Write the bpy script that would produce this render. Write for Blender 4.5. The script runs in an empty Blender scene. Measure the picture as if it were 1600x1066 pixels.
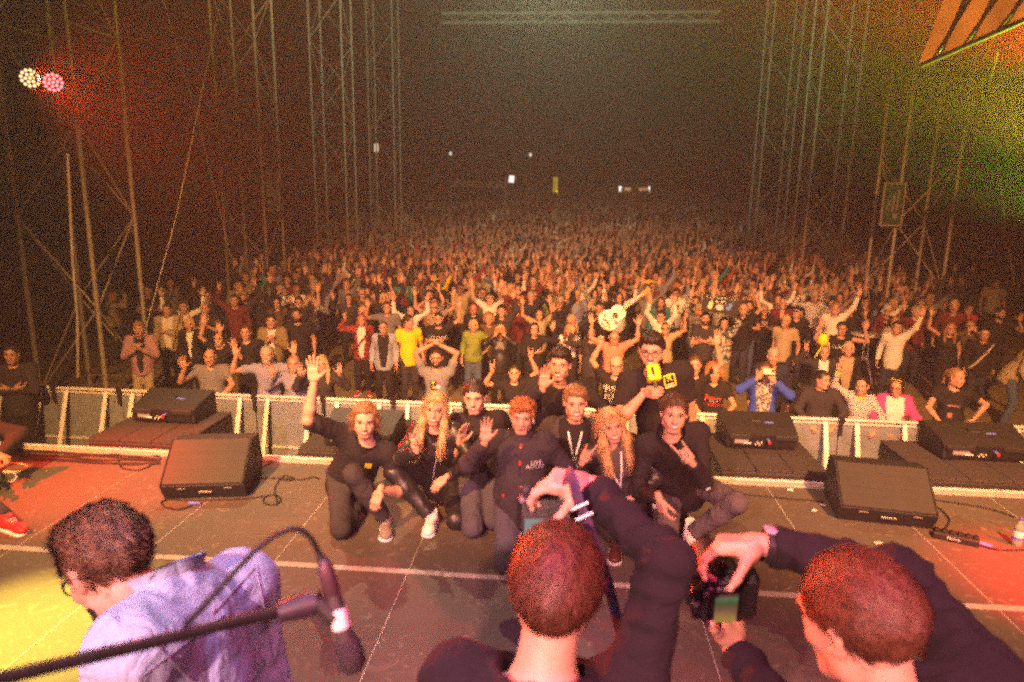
import bpy, math, random, time
import numpy as np
from mathutils import Matrix, Vector
from mathutils.bvhtree import BVHTree
T0 = time.time()
RND = random.Random(7)
NR = np.random.default_rng(7)
sc = bpy.context.scene
COL = sc.collection

# ------------------------------------------------------------------ camera
F_PX, CX, CY = 1067.0, 800.0, 533.0          # 24 mm lens, in photograph pixels
CAM = np.array([0.0, 0.0, 2.4])              # eye height above the stage deck (z = 0)
GROUND = -1.57                               # arena ground below the deck
def _n(v):
    v = np.asarray(v, float); return v / max(1e-9, np.linalg.norm(v))
YC = _n([93, -223, F_PX])                    # vanishing point of the deck seams
DC = np.array([-85.0, 5150.0, F_PX]); DC = _n(DC - YC * DC.dot(YC))
ZC = -DC
XC = np.cross(YC, ZC)
def ray(u, v):
    d = np.array([(u - CX) / F_PX, (v - CY) / F_PX, 1.0])
    return np.array([XC.dot(d), YC.dot(d), ZC.dot(d)])
def on_z(u, v, z=0.0):
    d = ray(u, v); t = (z - CAM[2]) / d[2]; return CAM + d * t
def on_y(u, v, y):
    d = ray(u, v); return CAM + d * (y / d[1])
def at_depth(u, v, zc):
    return CAM + ray(u, v) * zc
def proj(p):
    q = np.asarray(p, float) - CAM
    c = XC * q[0] + YC * q[1] + ZC * q[2]
    return CX + F_PX * c[0] / c[2], CY + F_PX * c[1] / c[2], c[2]

cam_data = bpy.data.cameras.new('camera')
cam_data.sensor_width = 36.0
cam_data.lens = F_PX * 36.0 / 1600.0
cam_data.clip_end = 600
cam_data.clip_start = 0.05
cam_data.dof.use_dof = True
cam_data.dof.focus_distance = 5.4
cam_data.dof.aperture_fstop = 3.2
cam = bpy.data.objects.new('camera', cam_data)
COL.objects.link(cam)
R = Matrix(((XC[0], -XC[1], -XC[2]), (YC[0], -YC[1], -YC[2]), (ZC[0], -ZC[1], -ZC[2])))
cam.matrix_world = Matrix.Translation(Vector(CAM)) @ R.to_4x4()
sc.camera = cam

# ------------------------------------------------------------------ night sky and exposure
world = bpy.data.worlds.new('World'); sc.world = world; world.use_nodes = True
wn = world.node_tree
sky = wn.nodes.new('ShaderNodeTexSky'); sky.sky_type = 'NISHITA'; sky.sun_disc = False
sky.sun_elevation = math.radians(-4.0); sky.sun_rotation = math.radians(20)
wn.links.new(sky.outputs[0], wn.nodes['Background'].inputs[0])
wn.nodes['Background'].inputs[1].default_value = 0.01
vs = sc.view_settings
vs.view_transform = 'Standard'; vs.look = 'None'; vs.gamma = 1.0; vs.use_curve_mapping = False
vs.exposure = 0.0
sc.render.engine = 'CYCLES'
sc.cycles.max_bounces = 5; sc.cycles.diffuse_bounces = 2; sc.cycles.glossy_bounces = 2
sc.cycles.transmission_bounces = 4; sc.cycles.volume_bounces = 0; sc.cycles.transparent_max_bounces = 6
sc.cycles.caustics_reflective = False; sc.cycles.caustics_refractive = False
sc.cycles.sample_clamp_indirect = 4.0
sc.cycles.use_denoising = False
sc.cycles.use_light_tree = True
sc.cycles.use_adaptive_sampling = False
sc.cycles.pixel_filter_type = 'BLACKMAN_HARRIS'; sc.cycles.filter_width = 2.5
sc.cycles.sampling_pattern = 'BLUE_NOISE'

# stage lighting plot: name, position, aim, watts, colour, cone degrees, blend, source radius
PLOT = [
 ('wash', (-1.9, -3.2, 4.3), (-0.6, 5.0, 0.7), 4300, (1.0, .41, .36), 54, .7, .07),
 ('wash', (2.4, -3.2, 4.3), (1.1, 5.2, 0.7), 2500, (1.0, .35, .36), 54, .7, .07),
 ('spot', (0.3, 0.2, 5.4), (0.45, 1.35, 1.6), 950, (1.0, .09, .36), 44, .8, .06),
 ('spot', (-1.3, 0.0, 5.4), (-1.0, 1.6, 1.4), 640, (.50, .52, 1.0), 38, .6, .06),
 ('blinder', (-3.2, -1.0, 6.6), (-2.6, 12.5, -1.0), 18000, (1.0, .43, .12), 62, .95, .12),
 ('blinder', (3.6, -1.0, 6.6), (3.4, 12.5, -1.0), 18000, (1.0, .40, .11), 62, .95, .12),
 ('front_of_house', (-5.2, 13.0, 9.4), (0.0, 3.4, 0.0), 4600, (1.0, .62, .33), 44, .6, .08),
 ('spot', (-5.6, 3.0, 4.8), tuple(on_z(70, 985)), 15000, (1.0, .74, .10), 17, 1, .06),
 ('spot', (-6.4, 3.2, 4.8), tuple(on_z(170, 745)), 8500, (1.0, .03, .01), 26, 1, .06),
 ('spot', (5.8, 2.4, 4.8), tuple(on_z(1735, 935)), 17000, (1.0, .006, .012), 19, 1, .06),
 ('glow', tuple(at_depth(1690, 265, 9.5)), tuple(at_depth(1200, -560, 10.0)), 12000, (1.0, .62, .02), 110, 1, .1),
 ('glow', tuple(at_depth(1690, 130, 9.5)), tuple(at_depth(1200, -700, 10.0)), 30000, (1.0, .05, .01), 110, 1, .1),
 ('glow', tuple(at_depth(1690, 375, 9.5)), tuple(at_depth(1200, -450, 10.0)), 5200, (.40, 1.0, .05), 110, 1, .1),
 ('glow', tuple(at_depth(860, -110, 7.0)), tuple(at_depth(870, -90, 30.0)), 15000, (.86, 1.0, .62), 80, 1, .1),
]
# ------------------------------------------------------------------ materials (all node based)
MATS = {}
def _new(name):
    m = bpy.data.materials.new(name); m.use_nodes = True
    nt = m.node_tree; b = nt.nodes['Principled BSDF']
    return m, nt, b
def mat(name, col, rough=.7, var=.12, scale=30, bump=.0, bscale=200, metal=0., sheen=0., spec=.35, sss=0.):
    """Principled material: colour mottled by noise, optional fine relief."""
    if name in MATS: return MATS[name]
    m, nt, b = _new(name); N = nt.nodes; L = nt.links
    tc = N.new('ShaderNodeTexCoord')
    nz = N.new('ShaderNodeTexNoise'); nz.inputs['Scale'].default_value = scale; nz.inputs['Detail'].default_value = 4
    L.new(tc.outputs['Object'], nz.inputs['Vector'])
    mp = N.new('ShaderNodeMapRange'); mp.inputs[1].default_value = .25; mp.inputs[2].default_value = .75
    mp.inputs[3].default_value = 1 - var; mp.inputs[4].default_value = 1 + var
    L.new(nz.outputs['Fac'], mp.inputs[0])
    mx = N.new('ShaderNodeVectorMath'); mx.operation = 'SCALE'
    mx.inputs[0].default_value = col[:3]; L.new(mp.outputs[0], mx.inputs['Scale'])
    L.new(mx.outputs[0], b.inputs['Base Color'])
    b.inputs['Roughness'].default_value = rough; b.inputs['Metallic'].default_value = metal
    b.inputs['Specular IOR Level'].default_value = spec
    if sheen: b.inputs['Sheen Weight'].default_value = sheen
    if bump:
        n2 = N.new('ShaderNodeTexNoise'); n2.inputs['Scale'].default_value = bscale; n2.inputs['Detail'].default_value = 3
        L.new(tc.outputs['Object'], n2.inputs['Vector'])
        bp = N.new('ShaderNodeBump'); bp.inputs['Strength'].default_value = min(1, bump); bp.inputs['Distance'].default_value = .004
        L.new(n2.outputs['Fac'], bp.inputs['Height']); L.new(bp.outputs[0], b.inputs['Normal'])
    MATS[name] = m
    return m
def emit(name, col, strength):
    if name in MATS: return MATS[name]
    m, nt, b = _new(name)
    b.inputs['Base Color'].default_value = (*col, 1)
    b.inputs['Emission Color'].default_value = (*col, 1); b.inputs['Emission Strength'].default_value = strength
    MATS[name] = m; return m
def cloth(name, col, rough=.85, wr=.5):
    """fabric with soft creases and a fine weave"""
    if name in MATS: return MATS[name]
    m, nt, b = _new(name); N = nt.nodes; L = nt.links
    tc = N.new('ShaderNodeTexCoord')
    big = N.new('ShaderNodeTexNoise'); big.inputs['Scale'].default_value = 9; big.inputs['Detail'].default_value = 3
    big.inputs['Distortion'].default_value = 1.2
    L.new(tc.outputs['Object'], big.inputs['Vector'])
    fine = N.new('ShaderNodeTexNoise'); fine.inputs['Scale'].default_value = 420; fine.inputs['Detail'].default_value = 1
    L.new(tc.outputs['Object'], fine.inputs['Vector'])
    mp = N.new('ShaderNodeMapRange'); mp.inputs[1].default_value = .3; mp.inputs[2].default_value = .7
    mp.inputs[3].default_value = .82; mp.inputs[4].default_value = 1.18
    L.new(fine.outputs['Fac'], mp.inputs[0])
    mx = N.new('ShaderNodeVectorMath'); mx.operation = 'SCALE'; mx.inputs[0].default_value = col[:3]
    L.new(mp.outputs[0], mx.inputs['Scale']); L.new(mx.outputs[0], b.inputs['Base Color'])
    b1 = N.new('ShaderNodeBump'); b1.inputs['Strength'].default_value = wr; b1.inputs['Distance'].default_value = .03
    L.new(big.outputs['Fac'], b1.inputs['Height'])
    b2 = N.new('ShaderNodeBump'); b2.inputs['Strength'].default_value = .5; b2.inputs['Distance'].default_value = .004
    L.new(fine.outputs['Fac'], b2.inputs['Height']); L.new(b1.outputs[0], b2.inputs['Normal']); L.new(b2.outputs[0], b.inputs['Normal'])
    b.inputs['Roughness'].default_value = rough; b.inputs['Specular IOR Level'].default_value = .25
    MATS[name] = m; return m
def two_tone(name, a, c, kind, scale, rough=.8, axis='Z'):
    """striped, checked or printed fabric"""
    if name in MATS: return MATS[name]
    m, nt, b = _new(name); N = nt.nodes; L = nt.links
    tc = N.new('ShaderNodeTexCoord'); mixn = N.new('ShaderNodeMix'); mixn.data_type = 'RGBA'
    mixn.inputs[6].default_value = (*a, 1); mixn.inputs[7].default_value = (*c, 1)
    if kind == 'stripe':
        w = N.new('ShaderNodeTexWave'); w.wave_type = 'BANDS'; w.bands_direction = axis
        w.inputs['Scale'].default_value = scale; w.inputs['Distortion'].default_value = .4
        src = w.outputs['Fac']
    elif kind == 'check':
        w = N.new('ShaderNodeTexChecker'); w.inputs['Scale'].default_value = scale
        w.inputs[1].default_value = (1, 1, 1, 1); w.inputs[2].default_value = (0, 0, 0, 1); src = w.outputs['Fac']
    else:
        w = N.new('ShaderNodeTexVoronoi'); w.inputs['Scale'].default_value = scale; src = w.outputs['Distance']
    L.new(tc.outputs['Object'], w.inputs['Vector'])
    r = N.new('ShaderNodeMapRange'); r.inputs[1].default_value = .42; r.inputs[2].default_value = .58
    L.new(src, r.inputs[0]); L.new(r.outputs[0], mixn.inputs[0]); L.new(mixn.outputs[2], b.inputs['Base Color'])
    b.inputs['Roughness'].default_value = rough
    MATS[name] = m; return m
def perforated(name, col, scale=46, metal=.35, dark=(.02, .016, .013)):
    m, nt, b = _new(name); N = nt.nodes; L = nt.links
    tc = N.new('ShaderNodeTexCoord'); v = N.new('ShaderNodeTexVoronoi')
    v.inputs['Scale'].default_value = scale; v.inputs['Randomness'].default_value = .0
    L.new(tc.outputs['Object'], v.inputs['Vector'])
    r = N.new('ShaderNodeMapRange'); r.inputs[1].default_value = .30; r.inputs[2].default_value = .36
    L.new(v.outputs['Distance'], r.inputs[0])
    nz = N.new('ShaderNodeTexNoise'); nz.inputs['Scale'].default_value = 7; nz.inputs['Detail'].default_value = 6
    L.new(tc.outputs['Object'], nz.inputs['Vector'])
    cr = N.new('ShaderNodeMix'); cr.data_type = 'RGBA'; cr.inputs[6].default_value = tuple(c*.45 for c in col)+(1,); cr.inputs[7].default_value = (*col, 1)
    L.new(nz.outputs['Fac'], cr.inputs[0]); 
    mm = N.new('ShaderNodeMix'); mm.data_type = 'RGBA'; mm.inputs[6].default_value = (*dark, 1)
    L.new(r.outputs[0], mm.inputs[0]); L.new(cr.outputs[2], mm.inputs[7]); L.new(mm.outputs[2], b.inputs['Base Color'])
    b.inputs['Metallic'].default_value = metal; b.inputs['Roughness'].default_value = .55
    MATS[name] = m; return m
SKINS = [mat('skin_%s' % i, c, .52, .10, 60, .15, 900, spec=.4) for i, c in
         enumerate([(.46, .25, .175), (.50, .285, .205), (.40, .21, .14), (.33, .17, .11)])]
M_EYE = mat('eye_white', (.46, .40, .37), .25, 0)
M_IRIS = mat('iris', (.02, .016, .013), .2, 0)
M_LIP = mat('lips', (.30, .09, .08), .45, .1)
M_TEETH = mat('teeth', (.74, .70, .65), .3, .03)
M_MOUTH = mat('mouth_inside', (.06, .015, .012), .6, .1)
HAIRC = {'brown': (.07, .035, .018), 'dark': (.022, .013, .009), 'black': (.012, .009, .008), 'blond': (.48, .31, .16),
         'ginger': (.34, .12, .035), 'grey': (.30, .27, .24), 'white': (.55, .52, .48), 'light': (.22, .12, .055), 'red': (.22, .035, .02)}
def hair_mat(k):
    return mat('hair_' + k, HAIRC[k], .5, .28, 90, .2, 160, spec=.4)
# ------------------------------------------------------------------ mesh building in numpy
def rot_to(z, xhint=(1, 0, 0)):
    """3x3 whose columns are x, y, z axes with the z column along z"""
    z = _n(z); x = np.asarray(xhint, float); x = x - z * x.dot(z)
    if np.linalg.norm(x) < 1e-5:
        x = np.array([0, 1, 0.]); x = x - z * x.dot(z)
    x = _n(x); return np.stack([x, np.cross(z, x), z], 1)
def euler(rx, ry, rz):
    return np.array(Matrix.Rotation(rz, 3, 'Z') @ Matrix.Rotation(ry, 3, 'Y') @ Matrix.Rotation(rx, 3, 'X'))
class MB:
    def __init__(s): s.v = []; s.f = []; s.m = []; s.sm = []; s.n = 0
    def add(s, v, f, m=0, smooth=True):
        v = np.asarray(v, float).reshape(-1, 3); f = np.asarray(f, int)
        if len(f) == 0: return s
        s.v.append(v); s.f.append(f + s.n); s.m.append(np.full(len(f), m)); s.sm.append(np.full(len(f), smooth)); s.n += len(v)
        return s
    def join(s, o, R=None, t=None, m=None):
        for v, f, mm, sm in o.pieces():
            v2 = v if R is None else v @ np.asarray(R).T
            if t is not None: v2 = v2 + t
            s.add(v2, f, 0, True); s.m[-1] = mm.copy() if m is None else np.full(len(f), m); s.sm[-1] = sm
        return s
    def pieces(s):
        off = 0
        for v, f, m, sm in zip(s.v, s.f, s.m, s.sm):
            yield v, f - off, m, sm
            off += len(v)
    def box(s, c, size, R=None, m=0, bev=0.0):
        hx, hy, hz = np.asarray(size, float) / 2
        if bev <= 0:
            v = np.array([[x, y, z] for x in (-hx, hx) for y in (-hy, hy) for z in (-hz, hz)])
            f = [[0, 1, 3, 2], [4, 6, 7, 5], [0, 4, 5, 1], [2, 3, 7, 6], [0, 2, 6, 4], [1, 5, 7, 3]]
            if R is not None: v = v @ np.asarray(R).T
            return s.add(v + c, f, m, False)
        b = min(bev, hx*.9, hy*.9, hz*.9)
        v = []; idx = {}
        for i, sx in enumerate((-1, 1)):
            for j, sy in enumerate((-1, 1)):
                for k, sz in enumerate((-1, 1)):
                    for a in range(3):
                        q = [sx*(hx-b), sy*(hy-b), sz*(hz-b)]; q[a] = (sx*hx, sy*hy, sz*hz)[a]
                        idx[i, j, k, a] = len(v); v.append(q)
        f4 = []; f3 = []
        for a in range(3):
            o = [x for x in range(3) if x != a]
            for sd in (0, 1):
                q = []
                for p, r in ((0, 0), (1, 0), (1, 1), (0, 1)):
                    ijk = [0, 0, 0]; ijk[a] = sd; ijk[o[0]] = p; ijk[o[1]] = r
                    q.append(idx[(*ijk, a)])
                f4.append(q)
            for p in (0, 1):
                for r in (0, 1):
                    q = []
                    for e, ax in ((0, o[0]), (1, o[0]), (1, o[1]), (0, o[1])):
                        ijk = [0, 0, 0]; ijk[a] = e; ijk[o[0]] = p; ijk[o[1]] = r
                        q.append(idx[(*ijk, ax)])
                    f4.append(q)
        for i in (0, 1):
            for j in (0, 1):
                for k in (0, 1): f3.append([idx[i, j, k, a] for a in range(3)])
        v = np.array(v)
        def orient(fs):
            out = []
            for q in fs:
                p = v[q]; nn = np.cross(p[1]-p[0], p[2]-p[0])
                out.append(q if nn.dot(p.mean(0)) > 0 else q[::-1])
            return out
        f4 = orient(f4); f3 = orient(f3)
        if R is not None: v = v @ np.asarray(R).T
        v = v + c
        s.add(v, f4, m, False); s.add(v, f3, m, False); return s
    def tube(s, path, rad, n=8, m=0, cap=True, flat=None, up=None):
        P = np.asarray(path, float); k = len(P)
        rad = np.broadcast_to(np.asarray(rad, float), (k,))
        T = np.gradient(P, axis=0); T /= np.maximum(1e-9, np.linalg.norm(T, axis=1))[:, None]
        x = np.array([0, 0, 1.]) if up is None else np.asarray(up, float)
        if abs(T[0].dot(_n(x))) > .95: x = np.array([1., 0, 0])
        vs = []
        ang = np.linspace(0, 2*np.pi, n, endpoint=False)
        for i in range(k):
            x = x - T[i]*x.dot(T[i]); x = _n(x); y = np.cross(T[i], x)
            fl = 1 if flat is None else flat
            vs.append(P[i] + rad[i]*(np.cos(ang)[:, None]*x*fl + np.sin(ang)[:, None]*y))
        v = np.concatenate(vs); a = np.arange(n); b = (a+1) % n
        f = np.concatenate([np.stack([i*n+a, i*n+b, (i+1)*n+b, (i+1)*n+a], 1) for i in range(k-1)])
        s.add(v, f, m, True)
        if cap:
            for i, o in ((0, -1), (k-1, 1)):
                c = P[i]; vv = np.concatenate([vs[i], c[None]])
                ff = np.stack([a, b, np.full(n, n)], 1)
                s.add(vv, ff if o > 0 else ff[:, ::-1], m, False)
        return s
    def lathe(s, prof, n=16, R=None, t=(0, 0, 0), m=0):
        pr = np.asarray(prof, float); k = len(pr); ang = np.linspace(0, 2*np.pi, n, endpoint=False)
        v = np.concatenate([np.stack([r*np.cos(ang), r*np.sin(ang), np.full(n, z)], 1) for r, z in pr])
        a = np.arange(n); b = (a+1) % n
        f = np.concatenate([np.stack([i*n+a, i*n+b, (i+1)*n+b, (i+1)*n+a], 1) for i in range(k-1)])
        if R is not None: v = v @ np.asarray(R).T
        return s.add(v + np.asarray(t), f, m, True)
    def ball(s, c, r, n=10, R=None, m=0):
        th = np.linspace(0, np.pi, n//2+2); r = np.broadcast_to(np.asarray(r, float), (3,))
        pr = [(max(1e-4, math.sin(x)), -math.cos(x)) for x in th]
        o = MB().lathe(pr, n); v = o.v[0]*r
        if R is not None: v = v @ np.asarray(R).T
        return s.add(v + np.asarray(c), o.f[0], m, True)
    def arrays(s):
        return np.concatenate(s.v)
    def mesh(s, name):
        me = bpy.data.meshes.new(name)
        if not s.v: return me
        v = np.concatenate(s.v); cnt = sum(len(f) for f in s.f)
        me.vertices.add(len(v)); me.vertices.foreach_set('co', v.ravel().astype(np.float32))
        loops = np.concatenate([f.ravel() for f in s.f]); sizes = np.concatenate([np.full(len(f), f.shape[1]) for f in s.f])
        me.loops.add(len(loops)); me.loops.foreach_set('vertex_index', loops.astype(np.int32))
        me.polygons.add(cnt)
        st = np.concatenate([[0], np.cumsum(sizes)[:-1]])
        me.polygons.foreach_set('loop_start', st.astype(np.int32))
        me.polygons.foreach_set('material_index', np.concatenate(s.m).astype(np.int32))
        me.polygons.foreach_set('use_smooth', np.concatenate(s.sm).astype(bool))
        me.update(calc_edges=True)
        return me
    def build(s, name, mats, parent=None, loc=None, own=False):
        me = s.mesh(name)
        mats = mats if isinstance(mats, (list, tuple)) else [mats]
        for m in mats: me.materials.append(m)
        o = bpy.data.objects.new(name, me); COL.objects.link(o)
        if own:
            for i, m in enumerate(mats): o.material_slots[i].link = 'OBJECT'; o.material_slots[i].material = m
        if parent is not None: o.parent = parent
        if loc is not None: o.location = loc
        return o
def tag(o, label=None, cat=None, group=None, kind=None):
    if label: o['label'] = label
    if cat: o['category'] = cat
    if group: o['group'] = group
    if kind: o['kind'] = kind
    return o
def empty(name, loc=(0, 0, 0), rz=0.0):
    o = bpy.data.objects.new(name, None); COL.objects.link(o); o.location = loc; o.rotation_euler = (0, 0, rz)
    o.empty_display_size = .1
    return o
def copy_tree(o, parent=None):
    c = o.copy(); COL.objects.link(c); c.parent = parent
    for ch in list(o.children): copy_tree(ch, c)
    return c
def text_tris(txt, size=1.0):
    """flat lettering as triangles in the x/z plane, centred"""
    cu = bpy.data.curves.new('lettering', 'FONT'); cu.body = txt; cu.size = size; cu.align_x = 'CENTER'; cu.align_y = 'CENTER'
    cu.resolution_u = 2
    ob = bpy.data.objects.new('lettering', cu); COL.objects.link(ob)
    dg = bpy.context.evaluated_depsgraph_get(); me = bpy.data.meshes.new_from_object(ob.evaluated_get(dg))
    me.calc_loop_triangles()
    v = np.array([q.co[:] for q in me.vertices]); f = np.array([t.vertices[:] for t in me.loop_triangles])
    bpy.data.objects.remove(ob); bpy.data.curves.remove(cu); bpy.data.meshes.remove(me)
    if len(v): v = np.stack([v[:, 0], np.zeros(len(v)), v[:, 1]], 1)
    return v, f
# ------------------------------------------------------------------ smooth bodies: distance fields and surface nets
def cap(a, b, ra, rb=None, k=.03, clip=None, sub=False):
    return dict(t='c', a=np.asarray(a, float), b=np.asarray(b, float), ra=ra, rb=ra if rb is None else rb, k=k, clip=clip, sub=sub)
def ell(c, r, R=None, k=.03, clip=None, sub=False):
    return dict(t='e', c=np.asarray(c, float), r=np.asarray(r, float), R=np.eye(3) if R is None else np.asarray(R), k=k, clip=clip, sub=sub)
def rbox(c, h, R=None, rd=.02, k=.02, clip=None, sub=False):
    return dict(t='b', c=np.asarray(c, float), r=np.asarray(h, float), R=np.eye(3) if R is None else np.asarray(R), rd=rd, k=k, clip=clip, sub=sub)
def _bb(p):
    if p['t'] == 'c':
        r = max(p['ra'], p['rb']); return np.minimum(p['a'], p['b'])-r, np.maximum(p['a'], p['b'])+r
    e = np.abs(p['R']) @ (p['r'] + p.get('rd', 0)); return p['c']-e, p['c']+e
def sdf_mesh(prims, h, cuts=(), fold=None):
    lo = np.min([_bb(p)[0] for p in prims if not p['sub']], 0) - 3*h; hi = np.max([_bb(p)[1] for p in prims if not p['sub']], 0) + 3*h
    sh = np.ceil((hi-lo)/h).astype(int)+1
    F = np.full(sh, .5, np.float32)
    ax = [(lo[i] + h*np.arange(sh[i])).astype(np.float32) for i in range(3)]
    for p in prims:
        a, b = _bb(p); pad = p['k'] + 3*h
        i0 = np.clip(np.floor((a-pad-lo)/h).astype(int), 0, sh); i1 = np.clip(np.ceil((b+pad-lo)/h).astype(int)+1, 0, sh)
        if np.any(i1 <= i0): continue
        sl = tuple(slice(i0[i], i1[i]) for i in range(3))
        X = ax[0][sl[0]][:, None, None]; Y = ax[1][sl[1]][None, :, None]; Z = ax[2][sl[2]][None, None, :]
        if p['t'] == 'c':
            d = p['b']-p['a']; L2 = max(1e-9, d.dot(d))
            px, py, pz = X-p['a'][0], Y-p['a'][1], Z-p['a'][2]
            t = np.clip((px*d[0]+py*d[1]+pz*d[2])/L2, 0, 1)
            D = np.sqrt((px-t*d[0])**2+(py-t*d[1])**2+(pz-t*d[2])**2) - (p['ra']+(p['rb']-p['ra'])*t)
        else:
            px, py, pz = X-p['c'][0], Y-p['c'][1], Z-p['c'][2]; M = p['R']
            q = [px*M[0, i]+py*M[1, i]+pz*M[2, i] for i in range(3)]; r = p['r']
            if p['t'] == 'e':
                k0 = np.sqrt((q[0]/r[0])**2+(q[1]/r[1])**2+(q[2]/r[2])**2)
                k1 = np.sqrt((q[0]/r[0]**2)**2+(q[1]/r[1]**2)**2+(q[2]/r[2]**2)**2)
                D = k0*(k0-1)/np.maximum(k1, 1e-6)
            else:
                w = [np.abs(q[i])-r[i] for i in range(3)]
                D = np.sqrt(sum(np.maximum(x, 0)**2 for x in w)) + np.minimum(np.maximum(np.maximum(w[0], w[1]), w[2]), 0) - p['rd']
        if p['clip'] is not None:
            cl = p['clip'] if isinstance(p['clip'], list) else [p['clip']]
            for c0, n0 in cl:
                n0 = _n(n0); D = np.maximum(D, (X-c0[0])*n0[0]+(Y-c0[1])*n0[1]+(Z-c0[2])*n0[2])
        G = F[sl]; k = p['k']
        if p['sub']:
            D = -D; hh = np.maximum(k-np.abs(G-D), 0)/k; F[sl] = np.maximum(G, D)+hh*hh*k*.25
        else:
            hh = np.maximum(k-np.abs(G-D), 0)/k; F[sl] = np.minimum(G, D)-hh*hh*k*.25
    for c0, n0 in cuts:
        n0 = _n(n0)
        F = np.maximum(F, ((ax[0]-c0[0])*n0[0])[:, None, None]+((ax[1]-c0[1])*n0[1])[None, :, None]+((ax[2]-c0[2])*n0[2])[None, None, :])
    v, f = surface_nets(F, lo, h)
    if fold is not None and len(v):
        n = vert_normals(v, f); v = v + n*fold(v, n)[:, None]
    return v, f
CORN = np.array([[i, j, k] for i in (0, 1) for j in (0, 1) for k in (0, 1)])
EDG = [(a, b) for a in range(8) for b in range(a+1, 8) if np.abs(CORN[a]-CORN[b]).sum() == 1]
def surface_nets(F, lo, h):
    S = F < 0; nx, ny, nz = F.shape
    c = np.zeros((nx-1, ny-1, nz-1), np.int8)
    for i, j, k in CORN: c += S[i:nx-1+i, j:ny-1+j, k:nz-1+k]
    cells = np.argwhere((c > 0) & (c < 8))
    if len(cells) == 0: return np.zeros((0, 3)), np.zeros((0, 4), int)
    ids = np.full(c.shape, -1, np.int64); ids[cells[:, 0], cells[:, 1], cells[:, 2]] = np.arange(len(cells))
    val = np.stack([F[cells[:, 0]+q[0], cells[:, 1]+q[1], cells[:, 2]+q[2]] for q in CORN], 1)
    acc = np.zeros((len(cells), 3)); cnt = np.zeros(len(cells))
    for a, b in EDG:
        va, vb = val[:, a], val[:, b]; m = (va < 0) != (vb < 0)
        t = np.where(m, va/np.where(m, va-vb, 1), 0)
        acc += np.where(m[:, None], CORN[a]+t[:, None]*(CORN[b]-CORN[a]), 0); cnt += m
    v = lo + h*(cells + acc/cnt[:, None])
    fs = []
    for axis in range(3):
        o = [(axis+1) % 3, (axis+2) % 3]
        A = [slice(1, -1)]*3; B = [slice(1, -1)]*3
        A[axis] = slice(0, -1); B[axis] = slice(1, None)
        s0, s1 = S[tuple(A)], S[tuple(B)]
        e = np.argwhere(s0 != s1)
        if len(e) == 0: continue
        sg = s0[e[:, 0], e[:, 1], e[:, 2]]
        g = e.copy(); g[:, o[0]] += 1; g[:, o[1]] += 1
        def cid(d0, d1):
            q = g.copy(); q[:, o[0]] += d0; q[:, o[1]] += d1; return ids[q[:, 0], q[:, 1], q[:, 2]]
        quad = np.stack([cid(-1, -1), cid(0, -1), cid(0, 0), cid(-1, 0)], 1)
        quad[~sg] = quad[~sg][:, ::-1]
        fs.append(quad)
    f = np.concatenate(fs) if fs else np.zeros((0, 4), int)
    return v, f[(f >= 0).all(1)]
def vert_normals(v, f):
    n = np.zeros_like(v); fn = np.cross(v[f[:, 2]]-v[f[:, 0]], v[f[:, 3 if f.shape[1] > 3 else 1]]-v[f[:, 1 if f.shape[1] > 3 else 0]])
    for i in range(f.shape[1]): np.add.at(n, f[:, i], fn)
    return n/np.maximum(1e-9, np.linalg.norm(n, axis=1))[:, None]
def wave_noise(seed, freq, octs=3):
    r = np.random.default_rng(seed); ks = r.normal(size=(octs*4, 3))*freq*(1+np.repeat(np.arange(octs), 4)[:, None]*.8); ph = r.uniform(0, 6.28, octs*4)
    am = 1/(1+np.repeat(np.arange(octs), 4)*.7)
    def fn(p): return (np.sin(p @ ks.T + ph)*am).sum(1)/am.sum()*2
    return fn
def fold_fn(seed, amp, freq=26, stretch=(1, 1, .45)):
    nz = wave_noise(seed, freq); n2 = wave_noise(seed+9, freq*.5)
    st = np.array(stretch)
    def fn(v, n):
        a = nz(v*st); b = n2(v)
        return amp*(1-2*np.abs(a))*.6*(0.5+.5*np.clip(b+.4, 0, 1)) - amp*.2
    return fn
# ------------------------------------------------------------------ setting: arena ground, deck, pit
def gz(y):
    return GROUND + max(0.0, y-28.0)*.053
M_STEEL = mat('galvanised_steel', (.42, .38, .32), .5, .25, 20, .1, 60, metal=.3)
M_ALU = mat('aluminium', (.72, .70, .68), .38, .12, 25, .1, 300, metal=.25)
M_BLACK = mat('black_paint', (.018, .016, .016), .55, .25, 40, .3, 300)
M_RUBBER = mat('black_rubber', (.014, .013, .013), .6, .15, 60)
M_CARPET = mat('black_carpet', (.040, .032, .032), .95, .3, 140, .8, 500)
M_GRILLE = perforated('speaker_grille', (.030, .025, .026), 85, .0, (.008, .007, .007))
M_WHITE = mat('white_paint', (.74, .75, .78), .5, .08, 20)
M_TAPE = mat('white_tape', (.36, .32, .29), .7, .25, 30, .2, 80)
M_BLUE = mat('blue_connector', (.10, .14, .55), .4, .1)
M_REDP = mat('red_plastic', (.55, .03, .03), .4, .1)
M_YEL = mat('yellow_foam', (.85, .72, .02), .75, .12, 120, .5, 300)
M_VIOLET = mat('violet_webbing', (.055, .028, .075), .7, .25, 300, .5, 600)
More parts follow.
